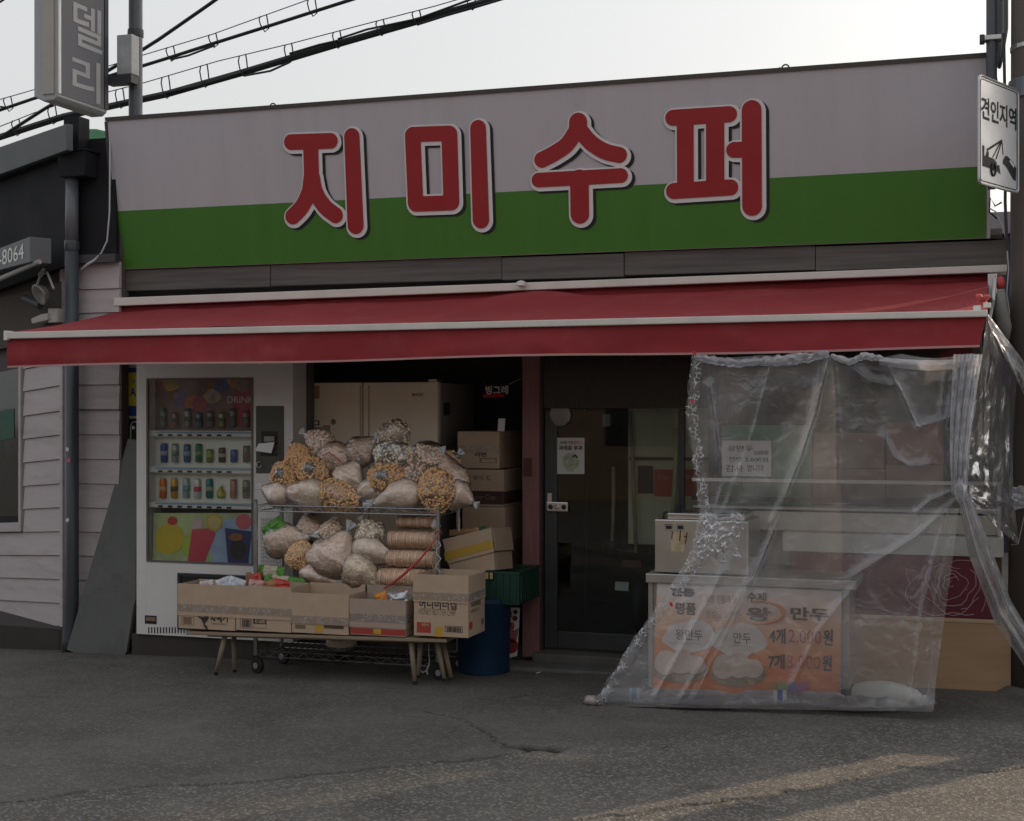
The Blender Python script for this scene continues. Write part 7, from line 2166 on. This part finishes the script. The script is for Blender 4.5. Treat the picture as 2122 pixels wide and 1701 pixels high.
# folded, taped left edge
def edge_strip(u, v):
    xl, yl = curve(LC, v)
    w = 24 if v < .46 else (30 if v > .68 else 40)
    px = xl - 4 + w * u + 5 * mnoise.noise(Vector((v * 30, 0, 2)))
    return at(px, yl - 6 * u * (v > .62), sheet_y(px, yl) - .012 - .012 * math.sin(math.pi * u) - .012 * mnoise.noise(Vector((u * 3, v * 45, 4))))
part('taped_edge', MB().grid(edge_strip, 8, 150), SHEETT, ps_, smooth=True)
# crumpled clump of tape in front of the steamer
def clump(u, v):
    px, py = 1450 + 85 * u + 8 * math.sin(v * 7), 1066 + 95 * v - 6 * math.sin(u * 9)
    e = math.sin(math.pi * u) * math.sin(math.pi * v)
    return at(px, py, -1.36 - .03 * e - .03 * e * mnoise.noise(Vector((u * 7, v * 8, 3))) - .02 * mnoise.noise(Vector((u * 17, v * 18, 8))))
part('tape_clump', MB().grid(clump, 40, 44), film('clump_film', .10, (.96, .97, .98), .25, .7, .003, 26, flecks=.45), ps_, smooth=True)
# bunched top edge
def roll(pts, r, seed, m_, name='top_bunch'):
    P = [at(*p, -1.37) for p in pts]
    L_ = len(P) - 1
    def f(u, v):
        k = u * L_
        i = min(int(k), L_ - 1)
        c = P[i].lerp(P[i + 1], k - i)
        a = 2 * math.pi * v
        rr_ = r * (.5 + .5 * math.sin(math.pi * u) ** .4) * (1 + .45 * mnoise.noise(Vector((u * 16, math.cos(a) * 1.5, math.sin(a) * 1.5 + seed))))
        return c + Vector((0, math.cos(a) * rr_, math.sin(a) * rr_))
    return part(name, MB().grid(f, 70, 16), m_, ps_, smooth=True)
roll([(1438, 740), (1480, 748), (1530, 754), (1580, 750)], .022, 1, SHEET)
roll([(1535, 752), (1600, 750), (1660, 744), (1718, 734)], .028, 5, SHEET)
roll([(1722, 738), (1760, 752), (1790, 738), (1830, 744)], .020, 9, SHEETF)
def flapf(u, v):
    px, py = 1822 + 205 * u, 741 + 6 * math.sin(u * 3) + v * (22 - 10 * abs(u - .5))
    return at(px, py, -1.37 - .025 * math.sin(math.pi * v) - .012 * mnoise.noise(Vector((u * 9, v * 3, 6))))
part('top_flap', MB().grid(flapf, 50, 8), SHEETF, ps_, smooth=True)
# gathered upright at the awning corner
def gather(u, v):
    py = 735 + 290 * v
    cx = 2006 - 20 * math.sin(v * 1.7) + 2 * v
    w = 30 - 14 * v
    px = cx + w * (2 * u - 1)
    return at(px, py, -1.36 - .045 * abs(math.sin(u * 12 + v * 1.5)) - .015 * mnoise.noise(Vector((u * 8, v * 14, 2))))
part('gathered_corner', MB().grid(gather, 40, 60), SHEETF, ps_, smooth=True)
kc = at(1990, 1015, -1.40)
part('tied_knot', MB().grid(lambda u, v: kc + Vector((.028 * math.sin(math.pi * v) * math.cos(6.283 * u), .03 * math.sin(math.pi * v) * math.sin(6.283 * u), .062 * math.cos(math.pi * v))) * (1 + .35 * mnoise.noise(Vector((math.cos(6.283 * u) * 2, math.sin(6.283 * u) * 2, v * 6)))), 24, 18), SHEETF, ps_, smooth=True)
# strip pulled away from the knot to the lower right
def strip(u, v):
    A_ = ((0, 1984, 1030), (.4, 2008, 1150), (.7, 2060, 1285), (1, 2150, 1420))
    B_ = ((0, 2008, 1020), (.4, 2052, 1130), (.7, 2096, 1245), (1, 2170, 1370))
    xa, ya = curve(A_, v); xb, yb = curve(B_, v)
    px, py = xa + (xb - xa) * u, ya + (yb - ya) * u
    return at(px, py, -1.37 + .75 * v - .05 * math.exp(-abs(u - .35) * 14) - .03 * math.exp(-abs(u - .75) * 14) - .012 * mnoise.noise(Vector((u * 5, v * 14, 2))))
part('pulled_strip', MB().grid(strip, 26, 60), film('strip_film', .42, (.94, .94, .96), .25, .55, .006, 14.0, hvar=.6, flat_fresnel=True), ps_, smooth=True)
# side sheet from the awning corner back to the utility pole
def side(u, v):
    A_ = ((0, 2044, 655), (.15, 2036, 730), (.3, 2016, 820), (.6, 1996, 950), (.8, 1994, 1020), (1, 2000, 1035))
    B_ = ((0, 2052, 655), (.15, 2110, 750), (.3, 2104, 830), (.5, 2098, 930), (.75, 2100, 1030), (1, 2112, 1130))
    xa, ya = curve(A_, v); xb, yb = curve(B_, v)
    px, py = xa + (xb - xa) * u, ya + (yb - ya) * u
    y = -1.36 + (.62 * u) * min(1, v * 5)
    y -= .045 * math.exp(-abs(u - .35 - .25 * v) * 9) + .05 * math.exp(-abs(v - .62 - .2 * u) * 16) + .045 * math.exp(-abs(v - .80 - .16 * u) * 18)
    y += .05 * mnoise.noise(Vector((u * 3.2, v * 6, 4))) + .025 * mnoise.noise(Vector((u * 8, v * 17, 7)))
    return at(px, py, y)
part('side_sheet', MB().grid(side, 60, 110), film('side_film', .06, (.9, .92, .96), .14, .55, .010, 15.0, hvar=.85), ps_, smooth=True)
def wing(u, v):
    px, py = 2048 + 90 * u, 652 + 120 * u + v * (18 + 60 * u)
    return at(px, py, -1.30 + .5 * u - .03 * math.sin(v * 7 + u * 4) - .03 * mnoise.noise(Vector((u * 8, v * 6, 1))))
part('upper_wing', MB().grid(wing, 40, 16), SHEETF, ps_, smooth=True)
# sheet knotted round the pole at the frame edge
ck = on_plane(2122, 1030, Vector((0, -.56, 0)), Vector((0, 1, 0)))
part('pole_wrap', MB().grid(lambda u, v: ck + Vector((.06 * math.cos(6.283 * u), .05 * math.sin(6.283 * u), .12 * (.5 - v))) * (1 + .4 * mnoise.noise(Vector((math.cos(6.283 * u) * 2, math.sin(6.283 * u) * 2, v * 5)))), 26, 16), SHEETF, ps_, smooth=True)
part('tie_cord', MB().tube([at(2096, 1128, -.8), at(2110, 1126, -.6), ck + Vector((0, -.05, -.1))], .002, 5), ALU, ps_)
# bottom hem lying on the road round the bottles
def hem(u, v):
    px = 1222 + 716 * u
    py = 1462 + 12 * u - 4 * math.sin(u * 14)
    g = on_ground(px, py)
    a = math.pi * (1.15 * v - .1)
    r = .052 * (.55 + .45 * min(1, u * 5)) * (1 + .25 * mnoise.noise(Vector((u * 26, v * 2, 3))))
    return Vector((g.x, g.y + .055 - math.cos(a) * (r + .015), gz(g.x, g.y) + .012 + max(0, math.sin(a)) * r * 1.25))
part('bottom_hem', MB().grid(hem, 130, 12), SHEET, ps_, smooth=True)
tpp = at(1229, 1450, -1.36)
part('corner_tuft', MB().grid(lambda u, v: on_ground(1226, 1462) + Vector((.042 * math.sin(math.pi * v) * math.cos(6.283 * u) - .01, .03 * math.sin(math.pi * v) * math.sin(6.283 * u) + .03, .026 + .028 * math.cos(math.pi * v))) * 1.0 + Vector((.02, 0, 0)) * mnoise.noise(Vector((u * 9, v * 9, 2))), 20, 12), mat('muddy_film', (.30, .265, .255), .3, .3, 14), ps_, smooth=True)
for px, py in ((1436, 736), (1432, 836), (1388, 1254)):
    g = at(px, py, -1.39)
    part('red_tag', MB().hexa([g, g + Vector((.018, 0, -.006)), g + Vector((.014, -.004, .018)), g + Vector((-.004, -.003, .022))], (0, .004, 0)), mat('red_tag', (.6, .05, .05), .5, .1), ps_)

# bottles weighing the sheet down
PET = film('pet_bottle', .34, (.86, .92, .92), .08, 1.5, .004, 20)
def bottle(pxa, pxb, lab, cap, band, seed):
    ga, gb_ = on_ground(pxa, 1459 + 12 * (pxa - 1225) / 700), on_ground(pxb, 1459 + 12 * (pxb - 1225) / 700)
    ga.y += .05; gb_.y += .05
    ax = (gb_ - ga); L = ax.length; ax.normalize()
    o = ga + UP * .045
    t = thing('plastic_bottle', lab, 'bottle', ga, 0, 'bottles weighing down the plastic sheet')
    part('bottle_body', MB().lathe([(.010, 0), (.036, .004), (.041, .02), (.041, L * .30), (.038, L * .33), (.041, L * .36), (.041, L * .66), (.034, L * .78), (.016, L * .90), (.014, L * .93)], o, 18, ax), PET, t, smooth=True)
    part('cap', MB().lathe([(.0155, L * .932), (.0155, L * .985), (.012, L * .99)], o, 14, ax), mat('cap_%d' % seed, cap, .4, .1), t)
    if band:
        part('paper_label', MB().lathe([(.0418, L * band[0]), (.0422, L * band[0] + .002), (.0422, L * band[1]), (.0418, L * band[1])], o, 18, ax), mat('blabel_%d' % seed, band[2], .5, .3, 20), t, smooth=True)
        part('label_stripe', MB().lathe([(.0426, L * (band[0] * .7 + band[1] * .3)), (.0427, L * (band[0] * .3 + band[1] * .7))], o, 18, ax), mat('bstripe_%d' % seed, band[3], .5, .2, 20), t, smooth=True)
bottle(1242, 1336, 'clear plastic bottle with a pale blue label, leftmost in the foot of the plastic sheet', (.5, .5, .52), (.62, .86, (.40, .50, .55), (.12, .34, .45)), 1)
bottle(1344, 1530, 'long clear unlabelled plastic bottle second from the left in the foot of the sheet', (.5, .5, .5), None, 2)
bottle(1538, 1650, 'greenish plastic bottle with a blue and white label in the foot of the sheet', (.1, .3, .5), (.56, .80, (.48, .52, .50), (.03, .10, .35)), 3)
bottle(1656, 1760, 'clear unlabelled plastic bottle beside the white jug in the foot of the sheet', (.5, .5, .5), None, 4)
ja, jb = on_ground(1762, 1470), on_ground(1908, 1474)
ja.y += .06; jb.y += .06
jm = (ja + jb) / 2
Lj = (jb - ja).length
JUG = mat('milky_jug', (.60, .62, .58), .35, .06, 5, trans=.15)
jg = thing('white_jug', 'milky white plastic jug lying in the right end of the sheet foot', 'jug', jm)
part('jug_body', MB().grid(lambda u, v: Vector((jm.x + (v - .5) * Lj, jm.y + .02 + .07 * math.cos(6.283 * u) * min(1, (4 * v * (1 - v)) ** .25) * 1.1, jm.z + .075 + .070 * (math.sin(6.283 * u) * (1 if math.sin(6.283 * u) < 0 else 1.0 - .38 * max(0, v - .55) / .45)) * min(1, (4 * v * (1 - v) + .02) ** .28))), 24, 20), JUG, jg, smooth=True)
part('jug_cap', MB().lathe([(.022, 0), (.024, .004), (.024, .026), (.02, .03)], jb + UP * .05 + Vector((.0, .02, 0)), 16, (1, 0, .15)), mat('jug_cap', (.5, .5, .48), .5, .1), jg)

# dark tarpaulin heap between the counter and the utility pole
tpb = [at(2098, 1440, -.36), at(2150, 1440, -.36)]
single('tarpaulin', MB().grid(lambda u, v: Vector((tpb[0].x - .00 + .34 * u, -.30 + .12 * math.sin(6 * v + 4 * u) * v - .05 * mnoise.noise(Vector((u * 5, v * 7, 2))), gz(0, 0) + 1.05 * (1 - v) * (1 - .3 * u))), 24, 40), mat('navy_tarpaulin', (.015, .022, .045), .45, .3, 8), 'dark navy tarpaulin hanging between the rose counter and the utility pole', 'tarpaulin', smooth=True)

for px, py, r_, lab in ((1116, 1396, .016, 'tiny white paper scrap on the ground in front of the doorstep, left one'), (1217, 1391, .012, 'tiny white paper scrap on the ground in front of the doorstep, right one'), (1378, 1552, .014, 'small dark scrap on the asphalt below the corner of the plastic sheet')):
    g = on_ground(px, py)
    single('litter', MB().hexa([g + Vector((r_ * math.cos(a) * (1 + .3 * math.sin(3 * a)), r_ * .7 * math.sin(a), .006 + .01 * max(0, math.cos(a)))) for a in np.linspace(0, 6.28, 8)[:-1]], (0, 0, .003)), PAPER if 'white' in lab else BLACK, lab, 'litter')
